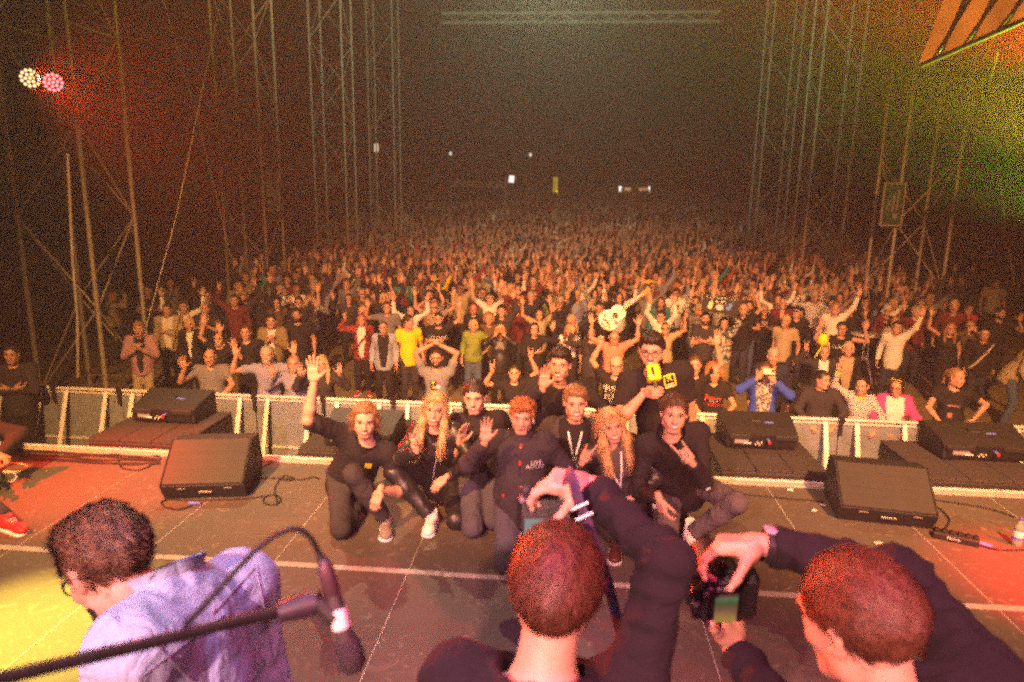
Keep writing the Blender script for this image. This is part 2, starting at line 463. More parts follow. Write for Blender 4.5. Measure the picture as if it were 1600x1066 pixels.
def deck_material():
    m, nt, b = _new('stage_plywood'); N = nt.nodes; L = nt.links
    tc = N.new('ShaderNodeTexCoord'); mpg = N.new('ShaderNodeMapping'); mpg.inputs['Scale'].default_value = (1, 1, 1)
    geo = N.new('ShaderNodeNewGeometry')
    n1 = N.new('ShaderNodeTexNoise'); n1.inputs['Scale'].default_value = 1.6; n1.inputs['Detail'].default_value = 8; n1.inputs['Roughness'].default_value = .65
    n2 = N.new('ShaderNodeTexNoise'); n2.inputs['Scale'].default_value = 75; n2.inputs['Detail'].default_value = 4
    v = N.new('ShaderNodeTexVoronoi'); v.inputs['Scale'].default_value = 5.0
    sc_ = N.new('ShaderNodeTexNoise'); sc_.inputs['Scale'].default_value = 9; sc_.inputs['Detail'].default_value = 6; sc_.inputs['Distortion'].default_value = 2.5
    for x in (n1, n2, v, sc_): L.new(geo.outputs['Position'], x.inputs['Vector'])
    mx = N.new('ShaderNodeMix'); mx.data_type = 'RGBA'; mx.inputs[6].default_value = (.046, .036, .030, 1); mx.inputs[7].default_value = (.125, .100, .080, 1)
    add = N.new('ShaderNodeMath'); add.operation = 'MULTIPLY_ADD'; add.inputs[1].default_value = .55; L.new(n2.outputs['Fac'], add.inputs[0]); 
    ml = N.new('ShaderNodeMath'); ml.operation = 'MULTIPLY'; ml.inputs[1].default_value = .55; L.new(n1.outputs['Fac'], ml.inputs[0]); L.new(ml.outputs[0], add.inputs[2])
    L.new(add.outputs[0], mx.inputs[0])
    # scuffs and paint specks
    r = N.new('ShaderNodeMapRange'); r.inputs[1].default_value = .58; r.inputs[2].default_value = .74; r.inputs[3].default_value = 0; r.inputs[4].default_value = .6
    L.new(sc_.outputs['Fac'], r.inputs[0])
    m2 = N.new('ShaderNodeMix'); m2.data_type = 'RGBA'; m2.inputs[7].default_value = (.24, .19, .15, 1)
    L.new(r.outputs[0], m2.inputs[0]); L.new(mx.outputs[2], m2.inputs[6])
    sp = N.new('ShaderNodeMapRange'); sp.inputs[1].default_value = .035; sp.inputs[2].default_value = .02
    L.new(v.outputs['Distance'], sp.inputs[0])
    m3 = N.new('ShaderNodeMix'); m3.data_type = 'RGBA'; m3.inputs[7].default_value = (.42, .36, .30, 1)
    L.new(sp.outputs[0], m3.inputs[0]); L.new(m2.outputs[2], m3.inputs[6]); L.new(m3.outputs[2], b.inputs['Base Color'])
    bp = N.new('ShaderNodeBump'); bp.inputs['Strength'].default_value = .35; bp.inputs['Distance'].default_value = .003
    L.new(n2.outputs['Fac'], bp.inputs['Height']); L.new(bp.outputs[0], b.inputs['Normal'])
    b.inputs['Roughness'].default_value = .68; b.inputs['Specular IOR Level'].default_value = .35
    return m
def ground_material():
    m, nt, b = _new('trodden_ground'); N = nt.nodes; L = nt.links
    geo = N.new('ShaderNodeNewGeometry')
    n1 = N.new('ShaderNodeTexNoise'); n1.inputs['Scale'].default_value = 1.1; n1.inputs['Detail'].default_value = 9
    n2 = N.new('ShaderNodeTexNoise'); n2.inputs['Scale'].default_value = 34; n2.inputs['Detail'].default_value = 5
    for x in (n1, n2): L.new(geo.outputs['Position'], x.inputs['Vector'])
    mx = N.new('ShaderNodeMix'); mx.data_type = 'RGBA'; mx.inputs[6].default_value = (.13, .10, .055, 1); mx.inputs[7].default_value = (.34, .27, .15, 1)
    a = N.new('ShaderNodeMath'); a.operation = 'MULTIPLY_ADD'; a.inputs[1].default_value = .5; L.new(n2.outputs['Fac'], a.inputs[0]); 
    a2 = N.new('ShaderNodeMath'); a2.operation = 'MULTIPLY'; a2.inputs[1].default_value = .5; L.new(n1.outputs['Fac'], a2.inputs[0]); L.new(a2.outputs[0], a.inputs[2])
    L.new(a.outputs[0], mx.inputs[0]); L.new(mx.outputs[2], b.inputs['Base Color'])
    bp = N.new('ShaderNodeBump'); bp.inputs['Strength'].default_value = .6; bp.inputs['Distance'].default_value = .02
    L.new(n2.outputs['Fac'], bp.inputs['Height']); L.new(bp.outputs[0], b.inputs['Normal'])
    b.inputs['Roughness'].default_value = .95
    return m
ys = [-30, -10, 0, 6, 12, 20, 28, 40, 60, 90, 130, 180, 260]
xs = np.linspace(-160, 160, 17)
gv = [(x, y, gz(y)) for y in ys for x in xs]
gf = [[j*17+i, j*17+i+1, (j+1)*17+i+1, (j+1)*17+i] for j in range(len(ys)-1) for i in range(16)]
tag(MB().add(gv, gf, 0).build('ground', ground_material()), kind='structure')
# deck: plates of film-faced plywood in an aluminium frame; the seams show the frame
EDGE = on_z(800, 735)[1]
def edge_y(x): return EDGE
x0 = on_z(218, 872)[0]; x1 = on_z(434, 872)[0]; PW = x1-x0
deck = tag(MB().box((0, (EDGE-5)/2, -.10), (20, EDGE+5, .19)).build('stage_deck', M_ALU), kind='structure')
M_DECK = deck_material()
PL = 2.10
plate = MB().box((0, 0, 0), (PW-.010, PL-.006, .008)).mesh('deck_plate'); plate.materials.append(M_DECK)
y_tape = on_z(800, 905)[1]
row0 = y_tape-.02-PL
for i in range(-9, 10):
    x = x0+(i+.5)*PW
    if abs(x) > 9.8: continue
    for j in range(0, 3):
        y0_ = row0+j*PL; y1_ = min(y0_+PL, EDGE-.10)
        if y1_-y0_ < .2: continue
        o = bpy.data.objects.new('deck_plate', plate); COL.objects.link(o); o.parent = deck
        o.location = (x, (y0_+y1_)/2, .0005); o.scale = (1, (y1_-y0_)/PL, 1)
for i in range(-9, 11):
    x = x0+i*PW
    if abs(x) < 9.6: MB().box((0, 0, 0), (.005, EDGE-.1-row0, .004)).build('seam_strip', mat('seam_grey', (.42, .38, .34), .5, .2, 12), deck, loc=(x, (EDGE-.1+row0)/2, .0035))
# front edge trim: pale timber battens and the white tape across the deck
for k, (dy, w, z, mm) in enumerate([(-.055, .07, .012, M_TAPE), (.005, .035, .018, M_ALU)]):
    MB().box((0, EDGE+dy, z), (19.6, w, .02), bev=.003).build('edge_trim', mm, deck)
tp = MB(); r_ = random.Random(3)
xx = -9.
while xx < 9:
    L_ = r_.uniform(.5, 1.3); tp.box((xx+L_/2, y_tape+r_.uniform(-.004, .004), .0075), (L_-.004, .052+r_.uniform(-.004, .004), .003), euler(0, 0, r_.uniform(-.003, .003))); xx += L_
tp.build('floor_tape', M_TAPE, deck)
# skirt below the deck edge
MB().box((0, EDGE+.012, -.88), (19.6, .02, 1.36)).build('stage_skirt', M_BLACK, deck)

# ------------------------------------------------------------------ pit: subwoofer plinths and front-fill loudspeakers
def plinth(x0_, x1_, ya, yb, ztop, label):
    t = empty('subwoofer_plinth', ((x0_+x1_)/2, (ya+yb)/2, GROUND)); w = x1_-x0_; d = yb-ya; h = ztop-GROUND
    hh = h-.03
    MB().box((0, 0, hh/2), (w, d, hh), bev=.012).build('cabinet', M_BLACK, t)
    n = 3
    for i in range(n):
        MB().box((-w/2+w/n*(i+.5), 0, hh+.0155), (w/n-.008, d-.004, .03), bev=.006).build('carpet_tile', M_CARPET, t)
    MB().box((0, -d/2-.006, hh-.10), (w-.05, .01, .12), bev=.003).build('front_panel', M_GRILLE, t)
    tag(t, label, 'plinth', 'carpeted plinths along the stage edge'); return t
def front_fill(p, w, label, rz=0.):
    """line-source cabinet seen from behind, connector plate and fins"""
    t = empty('front_fill_speaker', p, rz); d = .40; h = .24
    prof = [(-d/2, .02), (-d/2, h*.62), (-d/2+.10, h*.80), (d/2-.02, h+.02), (d/2, h-.02), (d/2, .02)]
    v = [(sx*w/2*(1 if q[0] > 0 else .93), q[0], q[1]) for sx in (-1, 1) for q in prof]; n = len(prof)
    f4 = [[i, (i+1) % n, n+(i+1) % n, n+i] for i in range(n)]
    mb = MB().add(v, f4, 0, False); mb.add(v, [list(range(n))[::-1]], 0, False); mb.add(v, [list(range(n, 2*n))], 0, False)
    mb.build('cabinet', M_BLACK, t)
    MB().box((0, -d/2-.008, .09), (w*.86, .012, .115), bev=.003).build('connector_plate', mat('plate_black', (.010, .009, .009), .4, .2), t)
    for q in (-.30, .30): MB().box((w*q, -d/2-.018, .13), (w*.30, .03, .05), bev=.008).build('cooling_fin', M_BLACK, t)
    MB().box((-w*.28, -d/2-.0158, .085), (w*.18, .003, .045)).build('type_label', mat('print_grey', (.22, .20, .22), .6), t)
    MB().box((-w*.20, -d/2-.0185, .068), (w*.09, .002, .012)).build('type_label', M_WHITE, t)
    c = MB(); c.tube([(w*.06, -d/2-.02, .11), (w*.06, -d/2-.07, .105)], .013, 10); c.build('connector', M_BLUE, t)
    MB().tube([(w*.06, -d/2-.055, .107), (w*.065, -d/2-.085, .098)], .0135, 10).build('connector_ring', M_REDP, t)
    g = MB()
    for q in range(4): g.tube([(-w*.10+q*.018, -d/2-.015, .06+.02*(q % 2)), (-w*.10+q*.018, -d/2-.035, .06+.02*(q % 2))], .007, 8)
    g.build('socket', M_ALU, t)
    MB().box((-.02, 0.02, h*.9+.005), (.10, .07, .03), euler(.30, 0, 0), bev=.008).build('handle', M_RUBBER, t)
    MB().box((w*.14, -.02, h*.885), (.085, .02, .004), euler(.42, 0, 0)).build('marking_strip', M_BLUE, t)
    tag(t, label, 'speaker', 'front-fill loudspeakers on the plinths'); return t
def px_x(u, v, y): return on_y(u, v, y)[0]
PZ = .10
pl_y0 = EDGE+.04
specs = [(125, 290, 690, 'plinth set below the lattice tower with the twin coloured lamps'),
         (456, 640, 708, 'plinth behind the waving kneeling man in black'),
         (1128, 1292, 735, 'plinth behind the kneeling man in grey jeans'),
         (1452, 1640, 748, 'plinth behind the stage wedge with the pedal board')]
for i, (ua, ub, v, lab) in enumerate(specs):
    ya = on_z((ua+ub)/2, v, PZ)[1]; xa, xb = on_z(ua, v, PZ)[0], on_z(ub, v, PZ)[0]
    ya = pl_y0 if abs(ya-pl_y0) < .8 else ya
    plinth(xa, xb, ya, ya+.95, PZ, 'black carpeted '+lab)
ffs = [((256, 662), .70, 'black loudspeaker with blue mark, backed by rail under the man in pink shirt'),
       ((560, 700), .70, 'black loudspeaker half hidden behind the waving kneeling man'),
       ((1190, 703), .70, 'black loudspeaker facing the rail before the man in blue jacket'),
       ((1540, 722), .82, 'black loudspeaker before the woman in black cut-shoulder top')]
for (u, v), w, lab in ffs:
    p = on_z(u, v, PZ); front_fill((p[0], p[1]+.20, PZ), w, lab)

# ------------------------------------------------------------------ crowd barrier
M_PERF = perforated('perforated_sheet', (.36, .40, .46))
RAILZ = GROUND+1.20
rp = on_z(800, 632, RAILZ); RAILY = rp[1]
def barrier_unit():
    t = empty('barrier_unit'); W = 1.0; H = 1.20
    MB().tube([(-W/2+.012, 0, H-.03), (W/2-.012, 0, H-.03)], .025, 12).build('top_rail', M_ALU, t)
    MB().box((0, .030, .63), (W-.015, .004, 1.06)).build('perforated_panel', M_PERF, t)
    for q in (-.30, .30):
        MB().box((q, -.215, .585), (.062, .016, 1.19), euler(math.atan2(-.40, 1.12), 0, 0), bev=.004).build('post', M_WHITE, t)
    MB().box((0, .016, .42), (W-.02, .022, .030), bev=.003).build('cross_bar', M_ALU, t)
    MB().box((0, .016, H-.085), (W-.02, .022, .030), bev=.003).build('cross_bar', M_ALU, t)
    MB().box((0, -.31, .018), (W-.03, .66, .012), bev=.003).build('foot_plate', M_ALU, t)
    MB().box((W/2, .0, H-.035), (.085, .085, .075), bev=.01).build('joint_clamp', M_RUBBER, t)
    MB().box((W/2, -.03, H-.15), (.045, .015, .17), bev=.004).build('joint_strap', M_RUBBER, t)
    return t
b0 = barrier_unit()
xb0 = on_z(187, 607, RAILZ)[0]-.5
for i in range(-1, 17):
    o = b0 if i == -1 else copy_tree(b0)
    o.location = (xb0+i*1.0, RAILY, GROUND)
    tag(o, 'aluminium crowd barrier unit with perforated panel and pale posts, one of a row', 'barrier', 'crowd barrier units along the pit')

# ------------------------------------------------------------------ roof towers, guy wires, roof beam and canopy
M_TOWER = mat('tower_steel', (.38, .34, .28), .55, .25, 8, .1, 60, metal=.2)
TW = 1.32
bay = 1.62
chord_me = MB().tube([(0, 0, 0), (0, 0, 15.5)], .042, 10).mesh('chord'); chord_me.materials.append(M_TOWER)
dl = math.hypot(TW, bay)
brace_me = MB().tube([(0, 0, 0), (0, 0, dl)], .017, 7).mesh('brace'); brace_me.materials.append(M_TOWER)
rung_me = MB().tube([(0, 0, 0), (0, 0, TW)], .014, 7).mesh('rung'); rung_me.materials.append(M_TOWER)
def put(me, name, parent, a, b):
    o = bpy.data.objects.new(name, me); COL.objects.link(o); o.parent = parent; o.location = Vector(a)
    o.rotation_mode = 'QUATERNION'; o.rotation_quaternion = (Vector(b)-Vector(a)).to_track_quat('Z', 'Y'); return o
def tower(x, y, rz, label, full=True):
    t = empty('lattice_tower', (x, y, gz(y)), rz); c = [(-TW/2, -TW/2), (TW/2, -TW/2), (TW/2, TW/2), (-TW/2, TW/2)]
    for q in c: put(chord_me, 'chord', t, (*q, 0), (*q, 1))
    nb = 9
    for k in range(4):
        p, q = c[k], c[(k+1) % 4]
        if not full and k in (2,): continue
        for i in range(nb):
            a, b = (p, q) if (i+k) % 2 == 0 else (q, p)
            put(brace_me, 'brace', t, (*a, .25+i*bay), (*b, .25+(i+1)*bay))
            if i % 4 == 0: put(rung_me, 'rung', t, (*p, .25+i*bay), (*q, .25+i*bay))
    for q in c:
        MB().box((*q, .02), (.22, .22, .04), bev=.005).build('base_plate', M_TOWER, t)
        MB().tube([(*q, 2.05), (*q, 2.20)], .046, 10).build('coupler', M_TOWER, t)
    tag(t, label, 'tower', 'steel lattice roof towers beside the crowd'); return t
def twx(u, y): return on_y(u, 430, y)[0]
TOW = [(twx(133, 12.2), 12.2, 'steel lattice tower carrying the pair of lit coloured lamps'),
       (twx(402, 21.5), 21.5, 'steel lattice tower with exit sign hanging over its inner leg, far from any coloured glow'),
       (twx(530, 29.), 29., 'plain steel lattice tower standing behind the one with the dim exit sign'),
       (twx(606, 37.0), 37.0, 'small distant lattice tower, last of its row beside the tent gate'),
       (twx(1412, 18.8), 18.8, 'steel lattice tower with exit sign standing against the yellow glow'),
       (twx(1270, 26.6), 26.6, 'plain steel lattice tower standing behind the one in the yellow glow'),
       (twx(1190, 34.6), 34.6, 'small distant lattice tower, last of its row beside the lit booth')]
towers = [tower(x, y, 0.0, l, i not in (3, 6)) for i, (x, y, l) in enumerate(TOW)]
def exit_sign(p, w, h, label, flip):
    t = empty('exit_sign', p)
    MB().box((0, 0, 0), (w, .03, h), bev=.004).build('panel', mat('exit_green', (.012, .06, .03), .6, .1), t)
    fr = mat('sign_frame', (.30, .26, .20), .5, .1)
    for s in (-1, 1):
        MB().box((0, -.004, s*(h/2+.02)), (w+.08, .05, .04), bev=.004).build('frame_bar', fr, t); MB().box((s*(w/2+.02), -.004, 0), (.04, .05, h), bev=.004).build('frame_bar', fr, t)
    W = mat('sign_white', (.26, .25, .20), .6, .05); k = -1 if flip else 1
    a = MB()   # the pictogram lies on its side: doorway, running figure and arrow
    a.box((-k*w*.22, -.019, h*.10), (w*.09, .006, h*.50)); a.box((-k*w*.02, -.019, h*.10), (w*.07, .006, h*.42)); a.box((-k*w*.16, -.019, -h*.28), (w*.26, .006, h*.12))
    a.build('doorway_pictogram', W, t)
    g = MB(); g.tube([(k*w*.15, -.020, h*.02), (k*w*.33, -.020, -h*.04)], w*.055, 8); g.tube([(k*w*.33, -.020, -h*.04), (k*w*.22, -.020, -h*.16)], w*.05, 8); g.tube([(k*w*.20, -.020, h*.03), (k*w*.30, -.020, h*.14)], w*.045, 8); g.tube([(k*w*.05, -.02, -h*.02), (k*w*.02, -.02, -h*.16)], w*.045, 8)
    g.ball((k*w*.10, -.02, h*.10), (w*.06, .012, w*.06), 10); g.build('running_figure', W, t)
    tag(t, label, 'sign', 'exit signs on the roof towers'); return t
p = on_y(424, 300, 20.7); exit_sign(tuple(p), .44, 1.05, 'green exit sign on its side, hung on the tower away from the glow', False)
p = on_y(1395, 320, 18.0); exit_sign(tuple(p), .46, .98, 'green exit sign on its side, hung on the tower in the yellow glow', True)
def wire(pts, r, name, label, cat, group=None, m=None):
    P = np.asarray(pts, float); o = MB().tube(P-P[0], r, 6).build(name, m or M_TOWER, loc=tuple(P[0])); tag(o, label, cat, group); return o
G = 'guy wires of the roof towers'
wire([on_y(215, 560, 11.0), on_y(275, 340, 12.0), on_y(345, 0, 13.5)], .009, 'guy_wire', 'thin slanting guy wire rising past the man in pink shirt', 'wire', G)
wire([on_y(365, 420, 15.5), on_y(310, 190, 14.5), on_y(255, 0, 13.5)], .008, 'guy_wire', 'thin guy wire crossing behind the first slanting wire', 'wire', G)
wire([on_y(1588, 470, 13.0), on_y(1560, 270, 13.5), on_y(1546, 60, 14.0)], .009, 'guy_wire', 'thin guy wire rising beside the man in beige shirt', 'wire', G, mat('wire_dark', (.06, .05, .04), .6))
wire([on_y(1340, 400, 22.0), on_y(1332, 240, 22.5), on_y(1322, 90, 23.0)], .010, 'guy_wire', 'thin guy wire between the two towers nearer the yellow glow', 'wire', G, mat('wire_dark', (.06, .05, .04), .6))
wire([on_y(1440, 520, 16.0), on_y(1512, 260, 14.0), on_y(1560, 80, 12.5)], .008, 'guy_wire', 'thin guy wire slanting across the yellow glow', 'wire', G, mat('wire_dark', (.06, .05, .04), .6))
# flat conduit hanging at the first tower
pz = on_y(121, 495, 10.0)
tag(MB().tube([on_y(106, 240, 10.0)-pz, on_y(113, 400, 10.0)-pz, (0, 0, 0), on_y(122, 590, 10.0)-pz], .022, 8).build('cable_pipe', M_TOWER, loc=tuple(pz)), 'slim pale cable pipe hanging beside the lamp tower', 'pipe')
# long roof beam far over the crowd
a_, b_ = on_y(690, 33, 42.0), on_y(1125, 36, 42.0)
t = empty('roof_beam', tuple((a_+b_)/2)); hl = np.linalg.norm(b_-a_)/2
M_BEAM = mat('beam_dull', (.30, .28, .25), .7)
for dz in (0, .5): MB().tube([(-hl, 0, dz), (hl, 0, dz)], .10, 8).build('chord', M_BEAM, t)
for i in range(14):
    xa = -hl+i*hl/7; MB().tube([(xa, 0, 0 if i % 2 else .5), (xa+hl/7, 0, .5 if i % 2 else 0)], .05, 6).build('brace', M_BEAM, t)
tag(t, 'long pale roof beam high above the dark crowd', 'beam')
# canopy panel of the stage roof, upper corner by the glow
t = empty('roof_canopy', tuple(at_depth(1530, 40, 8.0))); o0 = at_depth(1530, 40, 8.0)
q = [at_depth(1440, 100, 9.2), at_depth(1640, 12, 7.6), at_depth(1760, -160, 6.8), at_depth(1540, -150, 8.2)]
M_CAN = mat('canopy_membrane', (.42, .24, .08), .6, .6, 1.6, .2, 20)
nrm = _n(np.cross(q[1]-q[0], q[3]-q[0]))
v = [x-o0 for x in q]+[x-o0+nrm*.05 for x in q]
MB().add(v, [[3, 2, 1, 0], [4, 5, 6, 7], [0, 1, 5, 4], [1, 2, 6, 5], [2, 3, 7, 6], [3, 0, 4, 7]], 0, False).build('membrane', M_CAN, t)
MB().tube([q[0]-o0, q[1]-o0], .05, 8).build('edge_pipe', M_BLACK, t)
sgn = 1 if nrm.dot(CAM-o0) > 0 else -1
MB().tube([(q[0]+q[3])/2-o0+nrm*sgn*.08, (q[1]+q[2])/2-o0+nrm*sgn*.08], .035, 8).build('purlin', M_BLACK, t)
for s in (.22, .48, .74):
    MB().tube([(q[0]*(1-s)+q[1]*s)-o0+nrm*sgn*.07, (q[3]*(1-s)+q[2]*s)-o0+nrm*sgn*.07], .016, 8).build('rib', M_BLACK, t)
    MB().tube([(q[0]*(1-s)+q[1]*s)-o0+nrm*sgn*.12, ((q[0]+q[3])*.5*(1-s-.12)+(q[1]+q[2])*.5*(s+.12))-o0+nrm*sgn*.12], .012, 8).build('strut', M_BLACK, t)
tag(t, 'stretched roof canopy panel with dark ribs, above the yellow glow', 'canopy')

# ------------------------------------------------------------------ lamps: every light hangs in a housing
def lamp_housing(t, aim_R, size=.16):
    mb = MB(); mb.lathe([(.001, -.30), (size*.55, -.30), (size*.8, -.22), (size, -.02), (size, .06), (size*.93, .06), (size*.9, .0)], 18, aim_R); mb.build('can', M_BLACK, t)
    y = MB(); Rz = np.asarray(aim_R)
    th = np.linspace(0, np.pi, 9); y.tube([Rz @ A3_([math.cos(x)*size*1.15, math.sin(x)*size*1.35, -.1]) for x in th], .012, 6); y.build('yoke', M_BLACK, t)
A3_ = lambda x: np.array(x, float)
def make_lamp(kind, pos, aim, watt, col, cone, blend, rad, i):
    t = empty('stage_lamp', pos); d = _n(A3_(aim)-A3_(pos)); Rz = rot_to(d)
    lamp_housing(t, Rz, .17 if kind != 'blinder' else .24)
    MB().lathe([(.001, .0), (.155, .0)], 18, Rz).build('lens', emit('lens_%d' % i, col, 4), t)
    l = bpy.data.lights.new('spot_light', 'SPOT'); l.energy = watt; l.color = col; l.spot_size = math.radians(cone); l.spot_blend = blend; l.shadow_soft_size = rad
    o = bpy.data.objects.new('spot_light', l); COL.objects.link(o); o.parent = t; o.location = Vector(d*.10)
    o.rotation_mode = 'QUATERNION'; o.rotation_quaternion = Vector(-d).to_track_quat('Z', 'Y')
    names = {'wash': 'wash lamp', 'spot': 'narrow spot lamp', 'blinder': 'wide audience blinder lamp', 'front_of_house': 'front of house lamp', 'glow': 'coloured flood lamp'}
    tag(t, '%s in a black can aimed at %s' % (names[kind], {'wash': 'the kneeling group', 'spot': 'the deck', 'blinder': 'the crowd', 'front_of_house': 'the stage from above the crowd', 'glow': 'the hazy air'}[kind]), 'lamp', 'stage lamps: ' + names[kind])
for i, (k, p_, a_, w_, c_, cn, bl, rd) in enumerate(PLOT): make_lamp(k, p_, a_, w_, c_, cn, bl, rd, i)
def led_par(p, aim, col, led, watt, label, cone=25):
    t = empty('led_par_lamp', p); d = _n(A3_(aim)-A3_(p)); Rz = rot_to(d, (1, 0, 0)); S = .165
    lamp_housing(t, Rz, S)
    pts = [(0, 0)]+[(.058*math.cos(k*math.pi/3), .058*math.sin(k*math.pi/3)) for k in range(6)]+[(.112*math.cos(k*math.pi/6+.26), .112*math.sin(k*math.pi/6+.26)) for k in range(12)]
    e = emit('led_'+label[:9], led, 2.2)
    me = MB().ball((0, 0, 0), (.021, .021, .010), 10, Rz).mesh('led'); me.materials.append(e)
    for x, y in pts:
        o = bpy.data.objects.new('led', me); COL.objects.link(o); o.parent = t; o.location = Vector(Rz @ A3_([x, y, .045]))
    MB().lathe([(.001, .034), (.155, .034)], 18, Rz).build('face_plate', M_BLACK, t)
    l = bpy.data.lights.new('spot_light', 'SPOT'); l.energy = watt; l.color = col; l.spot_size = math.radians(cone); l.spot_blend = 1; l.shadow_soft_size = .1
    o = bpy.data.objects.new('spot_light', l); COL.objects.link(o); o.parent = t; o.location = Vector(d*.08); o.rotation_mode = 'QUATERNION'; o.rotation_quaternion = Vector(-d).to_track_quat('Z', 'Y')
    tag(t, label, 'lamp', 'lit lamps on the first tower')
led_par(tuple(on_y(46, 122, 10.0)), (-2.6, 5.2, 3.0), (1.0, .07, .01), (1.0, .62, .30), 34000, 'warm white round lamp of small glowing dots on the tower', 22)
led_par(tuple(on_y(82, 128, 10.0)), (-2.0, 5.0, 1.6), (1.0, .03, .02), (1.0, .26, .30), 5000, 'pinkish red round lamp of small glowing dots on the tower')

# ------------------------------------------------------------------ far things behind the crowd
def far_pt(u, v, y): return on_y(u, v, y)
Yf = 96.
def stand_base(u, v, y): p = on_y(u, v, y); return (p[0], p[1], gz(y))
px = Yf/F_PX
b = stand_base(867.5, 305, Yf); top = on_y(867.5, 277, Yf)[2]
t = empty('advertising_column', b); hh = top-b[2]
MB().box((0, 0, hh/2), (.62, .62, hh), bev=.05).build('column', emit('column_yellow', (.75, .50, .04), .55), t)
MB().box((.0, -.02, hh-28*px*1.0+.35), (.70, .70, .75), bev=.05).build('lit_foot', emit('column_foot', (1., .85, .05), 1.1), t)
tv, tf = text_tris('ICTEEO', .55)
Rt = euler(0, -math.pi/2, 0)
MB().add(tv @ Rt.T + A3_([0.02, -.315, hh-1.0]), tf, 0, False).build('lettering', mat('print_dark', (.10, .03, .02), .6), t)
tag(t, 'tall lit yellow advertising column with vertical dark lettering beyond the crowd', 'column')
b = stand_base(799, 300, Yf); t = empty('lit_panel', b); c = on_y(799, 280, Yf)[2]-b[2]
MB().box((0, 0, c), (.75, .08, .95), euler(0, .12, 0), bev=.02).build('panel', emit('panel_white', (.95, .92, .85), 1.3), t)
MB().tube([(-.25, .06, 0), (-.25, .06, c)], .05, 8).build('pole', M_TOWER, t); tag(t, 'small glowing white panel on a pole far behind the crowd', 'panel')
b = stand_base(985, 305, Yf); t = empty('bar_booth', b); z1 = on_y(985, 287, Yf)[2]-b[2]; w = 62*px; z0 = z1-1.65
MB().box((0, 0, z1), (w, 2.4, .14), bev=.02).build('roof', mat('booth_roof', (.4, .32, .22), .7), t)
MB().box((0, 1.2, (z0+z1)/2), (w, .08, z1-z0), bev=.01).build('back_wall', mat('booth_wall', (.14, .10, .07), .8), t)
MB().box((0, -1.1, z0/2+.1), (w, .08, z0+.2), bev=.01).build('counter', mat('booth_counter', (.06, .045, .035), .8), t)
for k, (q, ww, col, st) in enumerate([(-.24, .35, (1, .95, .85), 1.5), (.46, .25, (1, .95, .9), 1.6), (-.05, .9, (1, .55, .22), .5), (.30, 1.1, (1, .45, .18), .45)]):
    MB().box((w*q, 1.0-.1*k, z0+.9), (ww, .05, .8 if k < 2 else .45), bev=.01).build('lit_shelf', emit('booth_light_%d' % k, col, st), t)
for q in (-.5, -.36, .0, .15, .5): MB().tube([(w*q, -1.1, z0), (w*q, -1.1, z1)], .05, 8).build('post', M_TOWER, t)
MB().ball((w*.10, -1.15, z0+.25), (.22, .12, .22), 10).build('sign_disc', emit('booth_red', (1., .12, .05), .8), t)
tag(t, 'small lit bar booth with bright interior beyond the crowd', 'booth')
b = stand_base(747, 300, 62.); t = empty('control_tent', b); k = 62./F_PX; z1 = on_y(747, 292, 62.)[2]-b[2]; w = 86*k
M_TENT = mat('tent_fabric', (.22, .17, .12), .9, .2, 3)
for s in (-1, 1): MB().box((s*w/2, 0, z1/2), (.35, .35, z1), bev=.03).build('post', M_TENT, t)
MB().box((0, 0, z1+.2), (w+.35, .6, .55), bev=.04).build('header', M_TENT, t)
MB().box((0, 2.0, z1/2), (w, .05, z1)).build('back_cloth', mat('tent_dark', (.02, .016, .014), .9), t)
MB().box((w*.30, -.1, z1-2.6), (.30, .05, .08)).build('indicator_light', emit('amber_lamp', (1., .45, .02), 2.5), t)
tag(t, 'dark control tent gate with pale frame behind the crowd', 'tent')
for (u, v, y, col, st, lab) in [(588, 231, 55., (.9, .75, .5), .8, 'pale lit lamp box hanging beside the far towers'), (829, 242, 90., (.9, .8, .6), .9, 'tiny lit lamp on a mast above the yellow column'), (704, 240, 90., (.9, .8, .7), .9, 'tiny lit lamp on a mast above the control tent')]:
    b = stand_base(u, v, y); c = on_y(u, v, y)[2]-b[2]; t = empty('mast_lamp', b)
    MB().box((0, 0, c), (.32, .1, .62 if y < 60 else .42), bev=.02).build('lamp_box', emit('mast_light_%d' % u, col, st), t); MB().tube([(0, .08, 0), (0, .08, c)], .05, 8).build('mast', M_TOWER, t); tag(t, lab, 'lamp')

# ------------------------------------------------------------------ haze in the night air
hz = MB().box((0, 70, 6.2), (150, 160, 17.5)).build('haze', [])
m = bpy.data.materials.new('haze'); m.use_nodes = True; nt = m.node_tree; nt.nodes.remove(nt.nodes['Principled BSDF'])
pv = nt.nodes.new('ShaderNodeVolumePrincipled'); pv.inputs['Density'].default_value = .0028; pv.inputs['Color'].default_value = (.92, .90, .86, 1); pv.inputs['Anisotropy'].default_value = 0
nt.links.new(pv.outputs[0], nt.nodes['Material Output'].inputs['Volume'])
hz.data.materials.append(m); tag(hz, kind='stuff')
